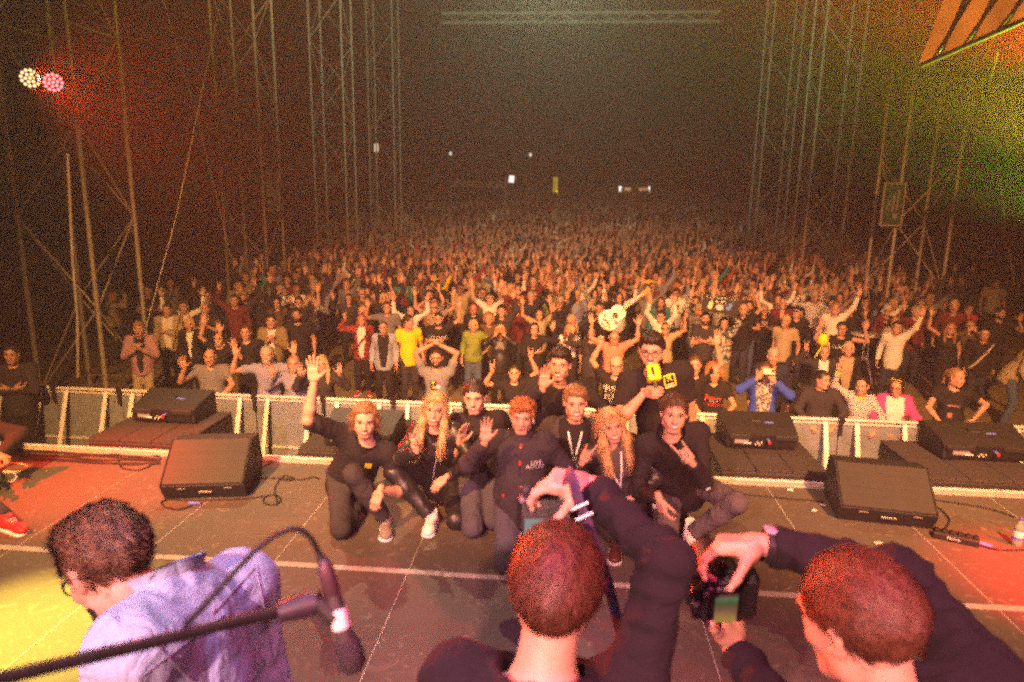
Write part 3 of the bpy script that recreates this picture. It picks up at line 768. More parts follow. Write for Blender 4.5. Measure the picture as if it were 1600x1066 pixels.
# ------------------------------------------------------------------ heads, hair and hands, built once and reused
A3 = np.array
def head_prims(w=1.0, jaw=1.0, nose=1.0, fem=False, mouth='smile', fat=0.0):
    j = jaw*(.93 if fem else 1.0)
    P = [ell((0, .016, .030), (.076*w+fat*.3, .097, .092), k=.03),
         ell((0, -.022, -.035), (.060*w+fat, .070, .080), k=.04),
         ell((0, -.045, .045), (.058*w, .040, .045), k=.04),
         cap((-.045*j*w, .0, -.070), (.045*j*w, .0, -.070), .026+fat*.6, k=.04),
         cap((-.018*j, -.060, -.099), (.018*j, -.060, -.099), .019 if fem else .022, k=.035),
         ell((-.043*w, -.054, -.022), (.024, .022, .020), k=.025), ell((.043*w, -.054, -.022), (.024, .022, .020), k=.025),
         cap((-.034, -.077, .032), (-.012, -.085, .030), .009 if fem else .0105, k=.02), cap((.034, -.077, .032), (.012, -.085, .030), .009 if fem else .0105, k=.02),
         ell((-.033, -.098, .012), (.018, .015, .012), k=.012, sub=True), ell((.033, -.098, .012), (.018, .015, .012), k=.012, sub=True),
         cap((0, -.086, .018), (0, -.108*(.96+.04*nose), -.026), .0075, .0120*nose, k=.012),
         ell((-.013*nose, -.096, -.030), (.009*nose, .012, .008), k=.010), ell((.013*nose, -.096, -.030), (.009*nose, .012, .008), k=.010),
         cap((-.019, -.084, -.057), (.019, -.084, -.057), .0085, k=.012), cap((-.016, -.083, -.071), (.016, -.083, -.071), .0085, k=.012)]
    if mouth == 'smile':
        P += [ell((-.036, -.074, -.052), (.013, .012, .016), k=.02), ell((.036, -.074, -.052), (.013, .012, .016), k=.02)]
    for s in (-1, 1):
        P += [ell((s*.085*w, .016, .000), (.010, .022, .035), euler(0, s*.22, s*.60), k=.010),
              ell((s*.095*w, .007, .004), (.006, .011, .019), euler(0, s*.22, s*.60), k=.006, sub=True)]
    P += [cap((0, .028, -.060), (0, .042, -.205), .051 if not fem else .045, .054 if not fem else .047, k=.03)]
    return P
def arc(p, n=9, wid=.026, z=0., drop=0., y=-.088, curv=.016):
    t = np.linspace(-1, 1, n); return np.stack([t*wid, y+curv*t*t, z+drop*t*t], 1)
HEADS = {}
def head_mesh(key, w=1.0, jaw=1.0, nose=1.0, fem=False, mouth='smile', fat=0.0, h=.0055, brow='brown'):
    """materials: 0 skin 1 eye 2 iris 3 lips 4 teeth 5 inside of mouth 6 brows"""
    kk = (key, h)
    if kk in HEADS: return HEADS[kk]
    v, f = sdf_mesh(head_prims(w, jaw, nose, fem, mouth, fat), h)
    mb = MB().add(v, f, 0)
    bt = BVHTree.FromPolygons([tuple(x) for x in v], [tuple(int(k) for k in x) for x in f])
    def lay(P, off):
        P = np.array(P, float)
        for q in P:
            hit = bt.ray_cast(Vector((q[0], -.3, q[2])), Vector((0, 1, 0)), .5)
            if hit[0] is not None: q[1] = hit[0][1]-off
        return P
    n = 10 if h < .007 else 6
    for s in (-1, 1):
        mb.ball((s*.0325, -.0770, .011), (.0130, .0122, .0072), n, m=1)
        mb.ball((s*.033, -.0875, .011), (.0058, .0035, .0062), 8 if n > 6 else 6, m=2)
        t = np.linspace(-1, 1, 6)
        lid = np.stack([s*.033+t*.0165, -.0865+.009*t*t, .0205-.010*t*t], 1)
        mb.tube(lid, [.001, .0030, .0036, .0036, .0030, .001], 5, m=2, cap=False)
        lid2 = np.stack([s*.033+t*.0160, -.0855+.009*t*t, .0005+.009*t*t], 1)
        mb.tube(lid2, [.001, .0022, .0028, .0028, .0022, .001], 5, m=0, cap=False)
        b = np.stack([s*(.034+t*.021), -.0915+.016*np.maximum(t, 0)**2+.004*t*t, .034+.002*(1-t*t)-.004*t], 1)
        mb.tube(lay(b, .0008), [.002, .0038, .0046, .0046, .0038, .0016], 5, m=6, cap=False, flat=.8)
    if mouth == 'smile':
        t = np.linspace(-1, 1, 9); c = t*t
        up = lay(np.stack([t*.030, 0*t, -.054+.009*c], 1), .0015); dn = lay(np.stack([t*.030, 0*t, -.070+.025*c], 1), .0010)
        mm_ = lay((up+dn)/2, .0022); a = np.arange(8)
        mb.add(np.concatenate([up, mm_, dn]), np.concatenate([np.stack([a, a+1, a+10, a+9], 1)[:, ::-1], np.stack([a+9, a+10, a+19, a+18], 1)[:, ::-1]]), 4)
        mb.tube(up+A3([0, 0, .0015]), .0028, 5, m=3, cap=False); mb.tube(dn-A3([0, 0, .001]), np.array([.0015, .0028, .0036, .0042, .0045, .0042, .0036, .0028, .0015]), 5, m=3, cap=False)
    elif mouth == 'open':
        mb.ball((0, -.086, -.066), (.020, .012, .017), 10, m=5)
        mb.tube(np.stack([.021*np.cos(np.linspace(0, 6.28, 13)), np.full(13, -.094)+.01*np.cos(np.linspace(0, 6.28, 13))**2, -.066+.018*np.sin(np.linspace(0, 6.28, 13))], 1), .0038, 5, m=3, cap=False)
        tt = np.linspace(-1, 1, 5); up = np.stack([tt*.014, -.097+.006*tt*tt, -.052-.001*tt*tt], 1); a = np.arange(4)
        mb.add(np.concatenate([up, up-A3([0, 0, .007])]), np.stack([a, a+1, a+6, a+5], 1)[:, ::-1], 4)
    else:
        t = np.linspace(-1, 1, 7); c = t*t
        mb.tube(lay(np.stack([t*.024, 0*t, -.060-.001*c], 1), .0002), [.001, .0028, .0034, .0028, .0034, .0028, .001], 5, m=3, cap=False)
        mb.tube(lay(np.stack([t*.021, 0*t, -.068+.003*c], 1), .0002), [.001, .003, .0045, .005, .0045, .003, .001], 5, m=3, cap=False)
        mb.tube(lay(np.stack([t*.025, 0*t, -.0635+.003*c], 1), .0022), .0014, 4, m=5, cap=False)
    HEADS[kk] = mb
    return mb
HAIRS = {}
def hair_prims(style, w=1.0):
    skull = lambda t, z=0, k=.02, clip=None: ell((0, .016+t*.15, .030+z), (.076*w+t, .097+t, .092+t), k=k, clip=clip)
    line = [((0, -.082, .068), (0, -.55, -.8)), ]           # hairline over the forehead
    nape = ((0, .05, -.075), (0, .1, -1.))
    side = lambda d: ((0, .020+d, -.005), (0, -1., -.50))   # clears the face and ears
    P = []
    if style in ('short', 'crew', 'quiff', 'part', 'curly', 'tousled'):
        P = [skull(.0035, clip=[side(0), nape]), skull(.009, .004, clip=[side(.004), ((0, .0, .012), (0, -.25, -1.))]), skull(.012, .006, clip=[((0, -.078, .070), (0, -.75, -.66)), ((0, 0, .030), (0, 0, -1))])]
        if style == 'quiff': P += [ell((0, -.050, .112), (.058, .050, .030), euler(.25, 0, 0), k=.03), ell((0, .01, .108), (.066, .07, .03), k=.03)]
        if style == 'part': P += [ell((.012, -.045, .105), (.068, .052, .026), euler(.1, .18, 0), k=.03), ell((0, .03, .100), (.073, .07, .032), k=.03)]
        if style == 'curly': P += [ell((0, -.045, .105), (.078, .062, .040), k=.02), ell((0, .02, .100), (.088, .085, .045), k=.02), ell((-.062, -.010, .06), (.026, .05, .035), k=.02), ell((.062, -.010, .06), (.026, .05, .035), k=.02)]
        if style == 'tousled': P += [ell((0, -.04, .108), (.072, .066, .032), k=.03), ell((0, .045, .09), (.074, .066, .05), k=.03), ell((0, -.092, .088), (.050, .028, .020), euler(.5, 0, 0), k=.02)]
    elif style == 'balding':
        P = [skull(.006, clip=[side(.01), nape, ((0, 0, .055), (0, .25, 1.))])]
    elif style in ('bob', 'medium'):
        z = -.085 if style == 'bob' else -.05
        P = [skull(.014, .004, clip=[((0, -.075, .075), (0, -.7, -.7)), ((0, -.02, 0), (0, -1, -.35))]),
             ell((0, .045, -.01), (.090*w, .065, .100), k=.02, clip=[((0, -.030, 0), (0, -1, -.1)), ((0, 0, z), (0, 0, -1))])]
        for s in (-1, 1): P.append(cap((s*.070*w, -.035, .070), (s*.085*w, -.012, z+.01), .020, .024, k=.02))
    elif style == 'bigcurl':
        P = [ell((0, .030, .035), (.125, .118, .125), k=.02, clip=[((0, -.060, .085), (0, -.8, -.5)), ((0, -.02, 0), (0, -1, -.30)), ((0, 0, -.10), (0, 0, -1))])]
        for s in (-1, 1): P += [ell((s*.098, -.005, .0), (.034, .052, .075), k=.02)]
    elif style in ('long', 'longwave'):
        P = [skull(.015, .004, clip=[((0, -.072, .078), (0, -.7, -.7)), ((0, -.02, 0), (0, -1, -.35))]),
             cap((0, .075, .02), (0, .085, -.22), .075, .070, k=.03)]
        for s in (-1, 1):
            P += [cap((s*.028*w, -.055, .108), (s*.076*w, -.035, .03), .018, .020, k=.02), cap((s*.078*w, -.030, .035), (s*.092*w, -.025, -.10), .021, .030, k=.025),
                  cap((s*.092*w, -.025, -.10), (s*.088*w, -.075, -.27), .032, .026, k=.03)]
    elif style == 'bun':
        P = [skull(.007, .002, clip=[((0, -.078, .070), (0, -.7, -.7)), ((0, -.02, 0), (0, -1, -.5)), nape]), ell((0, .115, .075), (.040, .038, .040), k=.02)]
    elif style == 'pony':
        P = [skull(.008, .002, clip=[((0, -.078, .070), (0, -.7, -.7)), ((0, -.02, 0), (0, -1, -.5)), nape]), cap((0, .118, .06), (0, .15, -.10), .030, .022, k=.03)]
    elif style == 'swept':    # chin-length, swept back off the face
        P = [skull(.013, .006, clip=[((0, -.080, .068), (0, -.72, -.7)), side(-.01)]), ell((0, -.03, .105), (.066, .06, .026), k=.03)]
        for s in (-1, 1): P += [cap((s*.060, -.045, .085), (s*.088, .0, .01), .018, .020, k=.025), cap((s*.088, .0, .01), (s*.080, .030, -.075), .022, .024, k=.03)]
        P += [cap((0, .09, .0), (0, .085, -.085), .055, .045, k=.03)]
    elif style == 'cap':
        P = [skull(.013, .004, clip=[((0, 0, .045), (0, .12, -1.))]), ell((0, -.115, .050), (.062, .062, .007), euler(-.15, 0, 0), k=.012)]
    elif style == 'capback':
        P = [skull(.014, .006, clip=[((0, -.05, .058), (0, -.10, -1.))]), ell((0, .135, .040), (.058, .05, .007), euler(-.25, 0, 0), k=.012),
             ell((0, -.100, .078), (.030, .035, .020), k=.006, sub=True)]
    elif style == 'hat':
        P = [skull(.012, .012, clip=[((0, 0, .050), (0, .05, -1.))]), ell((0, .0, .055), (.150, .165, .008), euler(-.06, 0, 0), k=.012)]
    elif style == 'hood':
        P = [skull(.024, .0, clip=[((0, -.045, 0), (0, -1, -.1))]), cap((0, .05, -.02), (0, .06, -.13), .085, .095, k=.04, clip=[((0, -.03, 0), (0, -1, -.2))])]
    return P
def hair_mesh(style, w=1.0, h=.006, seed=0):
    kk = (style, round(w, 2), h, seed)
    if kk in HAIRS: return HAIRS[kk]
    P = hair_prims(style, w)
    amp = {'curly': .010, 'bigcurl': .014, 'tousled': .007, 'long': .003, 'longwave': .0035, 'swept': .003, 'quiff': .005, 'part': .004, 'medium': .006, 'bob': .006}.get(style, .0025)
    if style in ('cap', 'capback', 'hat', 'hood'): amp = .0
    fr = {'curly': 95, 'bigcurl': 75, 'long': 60, 'longwave': 55, 'swept': 70}.get(style, 80)
    st = (1, 1, .25) if style in ('long', 'swept', 'medium', 'bob') else (1, 1, .5) if style == 'longwave' else (1, .45, 1)
    if style in ('curly', 'bigcurl'): st = (1, 1, 1)
    v, f = sdf_mesh(P, h, fold=None if amp == 0 else (lambda v, n, g=wave_noise(seed+3, fr), s=np.array(st): amp*g(v*s)))
    HAIRS[kk] = MB().add(v, f, 0)
    return HAIRS[kk]
def strands(src, count, length, width, flow, seed=1, lift=.25, droop=0.0, steps=4, jit=.22):
    """thin tapering hair strips lying along the surface of a hair mass"""
    r = np.random.default_rng(seed)
    v = src.v[0]; f = src.f[0]
    n = vert_normals(v, f)
    a = np.linalg.norm(np.cross(v[f[:, 2]]-v[f[:, 0]], v[f[:, 3]]-v[f[:, 1]]), axis=1); pick = r.choice(len(f), count, p=a/a.sum())
    wts = r.dirichlet(np.ones(4), count)[:, :, None]
    p = (v[f[pick]]*wts).sum(1); nn = (n[f[pick]]*wts).sum(1); nn /= np.linalg.norm(nn, axis=1)[:, None]
    d = flow(p) + r.normal(size=(count, 3))*jit
    d -= nn*(d*nn).sum(1)[:, None]; d /= np.maximum(1e-6, np.linalg.norm(d, axis=1))[:, None]
    L = length*r.uniform(.55, 1.25, count)
    side = np.cross(d, nn); pts = []
    curl = r.normal(size=(count, 1))*jit
    q = p - nn*.001
    for i in range(steps+1):
        t = i/steps; wd = (width*(1-t)**.7+.0002)*r.uniform(.8, 1.2, count)
        pts.append((q-side*wd[:, None]/2, q+side*wd[:, None]/2))
        dd = d + nn*(lift*(1-1.6*t)) + side*curl*t + A3([0, 0, -droop*t]); dd /= np.linalg.norm(dd, axis=1)[:, None]
        q = q + dd*(L/steps)[:, None]
    V = np.stack([x for ab in pts for x in ab], 1).reshape(-1, 3); k = 2*(steps+1)
    base = (np.arange(count)*k)[:, None]
    F = np.concatenate([base+A3([2*i, 2*i+1, 2*i+3, 2*i+2]) for i in range(steps)])
    tone = np.repeat(r.choice(3, count, p=[.35, .4, .25])[None], steps, 0).ravel()
    return V, F, tone
FLOW_DOWN = lambda p: np.stack([p[:, 0]*4, .35+p[:, 1]*3, np.full(len(p), -.45)], 1)
FLOW_FALL = lambda p: np.stack([p[:, 0]*1.5, p[:, 1]*.5, np.full(len(p), -1.)], 1)
FLOW_BACK = lambda p: np.stack([p[:, 0]*3, np.full(len(p), .8), -.15-p[:, 1]*3], 1)
FLOW_FWD = lambda p: np.stack([p[:, 0]*3, -.7+np.clip(p[:, 1], 0, 1)*12, -.2-np.abs(p[:, 1])*3], 1)
HANDS = {}
def hand_mesh(pose, h=.0048, mirror=False):
    """wrist at origin, fingers along +z, palm towards -y, thumb towards -x (mirrored: +x)"""
    kk = (pose, h, mirror)
    if kk in HANDS: return HANDS[kk]
    spread = {'open': .17, 'wave': .11, 'horns': .10}.get(pose, .05)
    curl = {'open': (.05,)*4, 'wave': (.14,)*4, 'relax': (.45, .5, .55, .6), 'fist': (1.45,)*4, 'horns': (.08, 1.5, 1.5, .12), 'shaka': (1.5, 1.5, 1.45, .1),
            'point': (.06, 1.45, 1.5, 1.5), 'grip': (1.0, 1.05, 1.1, 1.15), 'peace': (.06, .08, 1.5, 1.5), 'drape': (.55, .65, .7, .75), 'camgrip': (.62, .85, .9, .95), 'cup': (.75, .7, .65, .6)}[pose]
    P = [rbox((0, .0, .050), (.028, .006, .032), rd=.011, k=.02), cap((0, .002, -.035), (0, 0, .012), .024, .027, k=.02), ell((-.022, -.009, .030), (.017, .014, .026), k=.015), ell((.022, -.007, .028), (.014, .012, .026), k=.015)]
    base = [(-.029, .086), (-.0095, .092), (.0105, .089), (.029, .080)]
    seg = [(.043, .026, .022), (.047, .030, .023), (.043, .028, .022), (.034, .021, .019)]
    for i in range(4):
        p = A3([base[i][0], 0, base[i][1]]); sp = (base[i][0]/.03)*spread; ang = 0; rr = [.0098, .0088, .0080, .0068]
        for j in range(3):
            ang += curl[i]*(1.0 if j else .95)
            d = A3([math.sin(sp)*math.cos(min(ang, 1.5)), -math.sin(ang), math.cos(ang)*math.cos(sp)])
            q = p+_n(d)*seg[i][j]; P.append(cap(p, q, rr[j] if i < 3 else rr[j]*.9, rr[j+1] if i < 3 else rr[j+1]*.9, k=.006)); p = q
    th = {'open': A3([-.75, -.15, .65]), 'wave': A3([-.55, -.2, .8]), 'fist': A3([.05, -.75, .65]), 'horns': A3([.15, -.75, .5]), 'point': A3([.05, -.75, .6]), 'grip': A3([.05, -.8, .55]), 'shaka': A3([-.95, -.1, .25]), 'peace': A3([.2, -.75, .5]), 'camgrip': A3([-.35, -.75, .5]), 'cup': A3([-.7, -.6, .4])}.get(pose, A3([-.35, -.45, .82]))
    p = A3([-.026, -.006, .018]); d0 = _n(_n(th)+A3([-.35, -.05, .2])); q = p+d0*.042; r2 = q+_n(th)*.033; r3 = r2+_n(_n(th)+A3([.15, -.1, .25]))*.026
    P += [cap(p, q, .0145, .0115, k=.014), cap(q, r2, .0112, .0098, k=.006), cap(r2, r3, .0098, .0075, k=.006)]
    v, f = sdf_mesh(P, h)
    if mirror: v = v*A3([-1, 1, 1]); f = f[:, ::-1]
    HANDS[kk] = MB().add(v, f, 0)
    return HANDS[kk]
SHOES = {}
def shoe_mesh(kind='sneaker', h=.009):
    """ankle above origin, toe towards -y, sole bottom at z=0; materials 0 upper 1 sole 2 lace/trim"""
    kk = (kind, h)
    if kk in SHOES: return SHOES[kk]
    top = .115 if kind != 'high' else .165
    up = [cap((0, .035, .055), (0, -.105, .045), .042, .036, k=.03), ell((0, -.130, .042), (.044, .058, .030), k=.03), cap((0, .030, .06), (0, .035, top), .043, .044, k=.03, clip=[((0, 0, top), (0, -.2, 1))])]
    v, f = sdf_mesh(up, h, cuts=[((0, 0, .018), (0, 0, -1))])
    so = [cap((0, .04, .012), (0, -.02, .012), .047, .042, k=.03), cap((0, -.02, .012), (0, -.125, .012), .042, .052, k=.03)]
    v2, f2 = sdf_mesh(so, h*.8, cuts=[((0, 0, .026), (0, 0, 1)), ((0, 0, .0), (0, 0, -1))])
    mb = MB().add(v, f, 0).add(v2, f2, 1)
    for i in range(5):
        y = -.035-.018*i; z = .102-.010*i if kind != 'high' else .108-.012*i
        t = np.linspace(-1, 1, 5); mb.tube(np.stack([t*.022, np.full(5, y), z-.008*t*t], 1), .0035, 5, m=2)
    SHOES[kk] = mb
    return mb
def ik(root, tgt, l1, l2, pole):
    root = A3(root, float); d = A3(tgt, float)-root; L = np.linalg.norm(d); L = min(max(L, abs(l1-l2)+.01), (l1+l2)*.995); u = _n(d)
    a = (l1*l1-l2*l2+L*L)/(2*L); hh = math.sqrt(max(0, l1*l1-a*a)); pv = A3(pole, float); pv = _n(pv-u*pv.dot(u))
    return root+u*a+pv*hh, root+u*L
# ------------------------------------------------------------------ the figure
def figure(J, build=1.0, fem=False):
    """J: joints pel, neck, head (centre), headR, sa/sb, ea/eb, wa/wb, ha/hb hips, ka/kb, aa/ab ; returns frames"""
    J['tz'] = _n(J['neck']-J['pel']); J['tx'] = _n(J['sb']-J['sa']); J['tx'] = _n(J['tx']-J['tz']*J['tx'].dot(J['tz'])); J['ty'] = np.cross(J['tz'], J['tx'])
    J['TR'] = np.stack([J['tx'], J['ty'], J['tz']], 1); J['build'] = build; J['fem'] = fem
    return J
def torso_prims(J, inf=0.0, k=.06):
    b = J['build']; R = J['TR']; L = np.linalg.norm(J['neck']-J['pel']); s = L/.52
    at = lambda t, y=0., x=0.: J['pel']+J['tz']*L*t+J['ty']*y+J['tx']*x
    hw = .158 if J['fem'] else .150; ww = .128 if J['fem'] else .142; cw = .142 if J['fem'] else .165
    belly = max(0, b-1)*.10
    P = [ell(at(.02), (hw*b+inf, .112*b+inf, .125+inf), R, k=k), ell(at(.32, -.01-belly*.5), (ww*b+inf, .098*b+belly+inf, .16+inf), R, k=k),
         ell(at(.68, 0.), (cw*b+inf, .112*b+inf, .165*s+inf), R, k=k),
         cap(J['sa']*.82+at(.88)*.18, J['sb']*.82+at(.88)*.18, .060*b+inf, k=k), cap(at(.80), J['neck'], .085+inf, .058+inf*.5, k=k)]
    if J['fem']:
        for q in (-1, 1): P.append(ell(at(.62, -.085, q*.065), (.058+inf, .052+inf, .060+inf), R, k=.03))
    return P
def arm_prims(J, sd, inf=0., upto=1.0, lower=None, k=.04, flare=0.):
    """sleeve or bare arm; upto in 0..2 (1 = elbow, 2 = wrist)"""
    s, e, w = J['s'+sd], J['e'+sd], J['w'+sd]; b = .5+.5*J['build']; g = .90 if J['fem'] else 1.0
    P = [ell(s, np.full(3, .060*b*g+inf), k=k)]
    if upto <= 1:
        q = s+(e-s)*upto; P.append(cap(s, q, .052*b*g+inf, (.052-.010*upto)*b*g+inf+flare, k=k, clip=[(q, e-s)] if upto < 1 else None))
    else:
        P.append(cap(s, e, .052*b*g+inf, .042*b*g+inf, k=k)); t = min(1, upto-1); q = e+(w-e)*t
        P.append(cap(e, q, .041*b*g+inf, (.041-.015*t)*b*g+inf+flare, k=k*.8, clip=[(q, w-e)]))
    return P
def skin_prims(J, sleeve=0.0):
    P = []
    for sd in 'ab':
        if sleeve > 1.5:      # only what leaves the cuff
            s, e, w = J['s'+sd], J['e'+sd], J['w'+sd]; P += [cap(J['neck']-J['tz']*.07, s, .03, .024, k=.02), cap(s, e, .024, .02, k=.02), cap(e, w, .020, .0250*(.88 if J['fem'] else 1.), k=.02)]; continue
        s, e, w = J['s'+sd], J['e'+sd], J['w'+sd]; b = .5+.5*J['build']; g = .88 if J['fem'] else 1.0
        m = e+(w-e)*.30
        P += [cap(s, e, .050*b*g, .039*b*g, k=.02), cap(e, m, .038*b*g, .041*b*g, k=.02), cap(m, w, .041*b*g, .0255*g, k=.02)]
    P += [cap(J['neck']-J['tz']*.03, J['head']-J['headR'][:, 2]*.06+J['headR'][:, 1]*.03, .055 if not J['fem'] else .049, .050 if not J['fem'] else .044, k=.02)]
    P += [ell(J['neck']-J['tz']*.07, (.13*J['build'], .075, .06), J['TR'], k=.05)]
    return P
def leg_prims(J, sd, inf=0., k=.05, cut=1.0, flare=.0):
    h, kn, a = J['h'+sd], J['k'+sd], J['a'+sd]; b = .5+.5*J['build']
    q = kn+(a-kn)*cut; m = kn+(a-kn)*.35
    return [cap(h, kn, .088*b+inf, .060*b+inf, k=k), cap(kn, m, .058*b+inf, .057*b+inf, k=.03), cap(m, q, .057*b+inf, .042*b+inf+flare, k=.03, clip=[(q+_n(a-kn)*.0, a-kn)])]
# ------------------------------------------------------------------ putting a person together
LOD = {'hero': dict(g=.012, hd=.0050, hn=.0048, hr=.0055, sh=.008), 'front': dict(g=.023, hd=.0090, hn=.0072, hr=.010, sh=.014), 'mid': dict(g=.030, hd=.0115, hn=.0095, hr=.014, sh=.02)}
def shade_mat(m, k):
    """single strands differ in tone, as real hair does"""
    nm = '%s_%d' % (m.name, int(k*100))
    if nm in MATS: return MATS[nm]
    c = m.copy(); c.name = nm
    for n in c.node_tree.nodes:
        if n.type == 'VECT_MATH': n.inputs[0].default_value = [min(1, x*k) for x in n.inputs[0].default_value]
    MATS[nm] = c; return c
def hand_frame(fd, pd):
    z = _n(fd); y = -A3(pd, float); y = _n(y-z*y.dot(z)); return np.stack([np.cross(y, z), y, z], 1)
def sleeve_rings(v, f, J, seed, amp):
    """creases that run round the sleeve, bunched at the elbow"""
    n = vert_normals(v, f); out = v.copy(); nz = wave_noise(seed+70, 9); n2 = wave_noise(seed+71, 22)
    for sd in 'ab':
        s, e, w = J['s'+sd], J['e'+sd], J['w'+sd]; L1, L2 = np.linalg.norm(e-s), np.linalg.norm(w-e)
        def seg(a, b):
            d = b-a; t = np.clip(((v-a) @ d)/d.dot(d), 0, 1); return t, np.linalg.norm(v-(a+t[:, None]*d), axis=1)
        t1, d1 = seg(s, e); t2, d2 = seg(e, w); near2 = d2 < d1
        along = np.where(near2, L1+t2*L2, t1*L1); dist = np.minimum(d1, d2)
        m = (dist < .115)*np.clip((along-.05)/.08, 0, 1); env = .35+.9*np.exp(-((along-L1)/.13)**2)+.4*np.exp(-((along-L1-L2)/.08)**2)
        ph = along*105+nz(v)*6.5
        rid = 1-np.abs(np.sin(ph*.5))*2
        out += n*(m*env*amp*(rid*.6+.25*n2(v)))[:, None]
    return out
def make_person(J, S, lod='front', origin=(0, 0, 0), prefix=None):
    """S: skin, hair style/colour, top (kind, material, sleeve, inflation), legs material, shoes, extras. Returns the body object."""
    q = LOD[lod]; org = A3(origin, float); seed = S.get('seed', 1)
    hm = head_mesh(S['face'], h=q['hd'], **FACES[S['face']])
    body = MB().join(hm, J['headR']*J.get('hs', 1.0), J['head']-org)
    v, f = sdf_mesh(skin_prims(J, S['top'][2]), q['g']*.62 if lod in ('hero', 'close') else q['g']*.8); body.add(v-org, f, 0)
    for sd in 'ab':
        fd = J.get('f'+sd); fd = J['w'+sd]-J['e'+sd] if fd is None else fd
        pd = J.get('p'+sd, A3([0, -1, 0]))
        Rh = hand_frame(fd, pd); hs = J.get('hs', 1.0)*(.92 if J['fem'] else 1.02)
        body.join(hand_mesh(J.get('q'+sd, 'relax'), q['hn'], mirror=(sd == 'a') != J.get('flip'+sd, False)), Rh*hs, J['w'+sd]-org+_n(fd)*.012)
    bc = S.get('browc', S['hair'][1] if S['hair'] else 'brown'); brow = hair_mat(bc if bc in HAIRC else 'dark')
    mats = [SKINS[S.get('skin', 0)], M_EYE, M_IRIS, M_LIP, M_TEETH, M_MOUTH, brow]
    root = body.build('person', mats, loc=tuple(org), own=True)
    parts = {}
    # hair
    if S['hair'] and S['hair'][0] != 'bald':
        st, hc = S['hair'][:2]; w = FACES[S['face']].get('w', 1.0)
        hh = hair_mesh(st, w, q['hr'], 0)
        mb = MB().join(hh, J['headR']*J.get('hs', 1.0), J['head']-org)
        if lod in ('hero', 'close') and st not in ('cap', 'capback', 'hat', 'hood') and S.get('strands', 3500):
            ln, wd, fl, lift, droop = STRAND.get(st, (.030, .0016, FLOW_DOWN, .25, .2))
            sv, sf, tone = strands(hh, S.get('strands', 3500), ln, wd, fl, seed+5, lift, droop, jit=.05 if st in ('long', 'longwave', 'swept', 'part') else .22)
            mb.add((sv @ (J['headR']*J.get('hs', 1.0)).T)+J['head']-org, sf, 0); mb.m[-1] = tone+1
        hmtl = S['hair'][2] if len(S['hair']) > 2 else hair_mat(hc)
        nm = {'cap': 'cap', 'capback': 'cap', 'hat': 'hat', 'hood': 'hood'}.get(st, 'hair')
        hl = [hmtl]
        if mb.m[-1].max() > 0: hl += [shade_mat(hmtl, .62), shade_mat(hmtl, 1.0), shade_mat(hmtl, 1.55)]
        parts['hair'] = mb.build(nm, hl, root, own=True)
        if st in ('cap', 'capback', 'hat') and S.get('under'):
            hu = hair_mesh('crew', w, q['hr'], 0); MB().join(hu, J['headR']*.995, J['head']-org).build('hair', hair_mat(S['under']), root, own=True)
    if S.get('beard'):
        c, t, lowz = S['beard']
        P = [p for p in head_prims(**{k: v for k, v in FACES[S['face']].items() if k != 'mouth'})][1:5]
        P2 = []
        for p in P:
            p = dict(p); 
            if p['t'] == 'e': p['r'] = p['r']+t
            else: p['ra'] += t; p['rb'] += t
            P2.append(p)
        P2 += [cap((-.022, -.090, -.046), (.022, -.090, -.046), .006+t*.5, k=.01)] if S.get('tache', True) else []
        P2.append(ell((0, -.098, -.064), (.020, .022, .008), k=.008, sub=True))
        v, f = sdf_mesh(P2, q['hd'], cuts=[((0, 0, lowz), (0, .25, 1.)), ((0, .015, 0), (0, 1, 0))])
        P3 = MB().add(v @ (J['headR']*J.get('hs', 1.0)).T + J['head']-org, f, 0); P3.build('beard', hair_mat(c), root, own=True)
    if S.get('moustache'):
        t_ = np.linspace(-1, 1, 7); mo = np.stack([t_*.026, -.100+.014*t_*t_, -.0475-.008*t_*t_], 1)
        MB().join(MB().tube(mo, [.0015, .0038, .0048, .0040, .0048, .0038, .0015], 6), J['headR']*J.get('hs', 1.0), J['head']-org).build('moustache', hair_mat(S['moustache']), root, own=True)
    # top
    kind, tm, sleeve, inf = S['top'][:4]
    hem = S.get('hem', -.16)
    P = torso_prims(J, inf)
    hp = J['pel']+J['tz']*hem
    if hem < -.05: P.append(cap(J['pel']+J['tz']*.10, hp, .135*J['build']+inf, .140*J['build']+inf+.004, k=.08))
    for sd in 'ab': P += arm_prims(J, sd, inf*(1.0 if sleeve <= 1 else .9), sleeve, flare=.012 if sleeve < 1 else .004) if sleeve > 0 else [ell(J['s'+sd], (.055, .055, .055), k=.03)]
    nk = S.get('neck', .068 if not J['fem'] else .062)
    P.append(cap(J['neck']-J['tz']*.015-J['ty']*.02, J['neck']+J['tz']*.14-J['ty']*.035, nk, nk+.035, k=.012, sub=True))
    if S.get('vneck'): P.append(cap(J['neck']-J['ty']*.10, J['neck']-J['tz']*S['vneck']-J['ty']*.16, .05, .012, k=.01, sub=True))
    fd_ = fold_fn(seed*3+1, {'hero': .007, 'close': .007, 'front': .006, 'mid': .0}[lod]*S.get('folds', 1.0)) if lod != 'mid' else None
    v, f = sdf_mesh(P, q['g'], cuts=[(hp, -J['tz'])], fold=fd_)
    if lod in ('hero', 'close') and sleeve > 1: v = sleeve_rings(v, f, J, seed, .0062 if lod == 'close' else .005)
    mb = MB().add(v-org, f, 0)
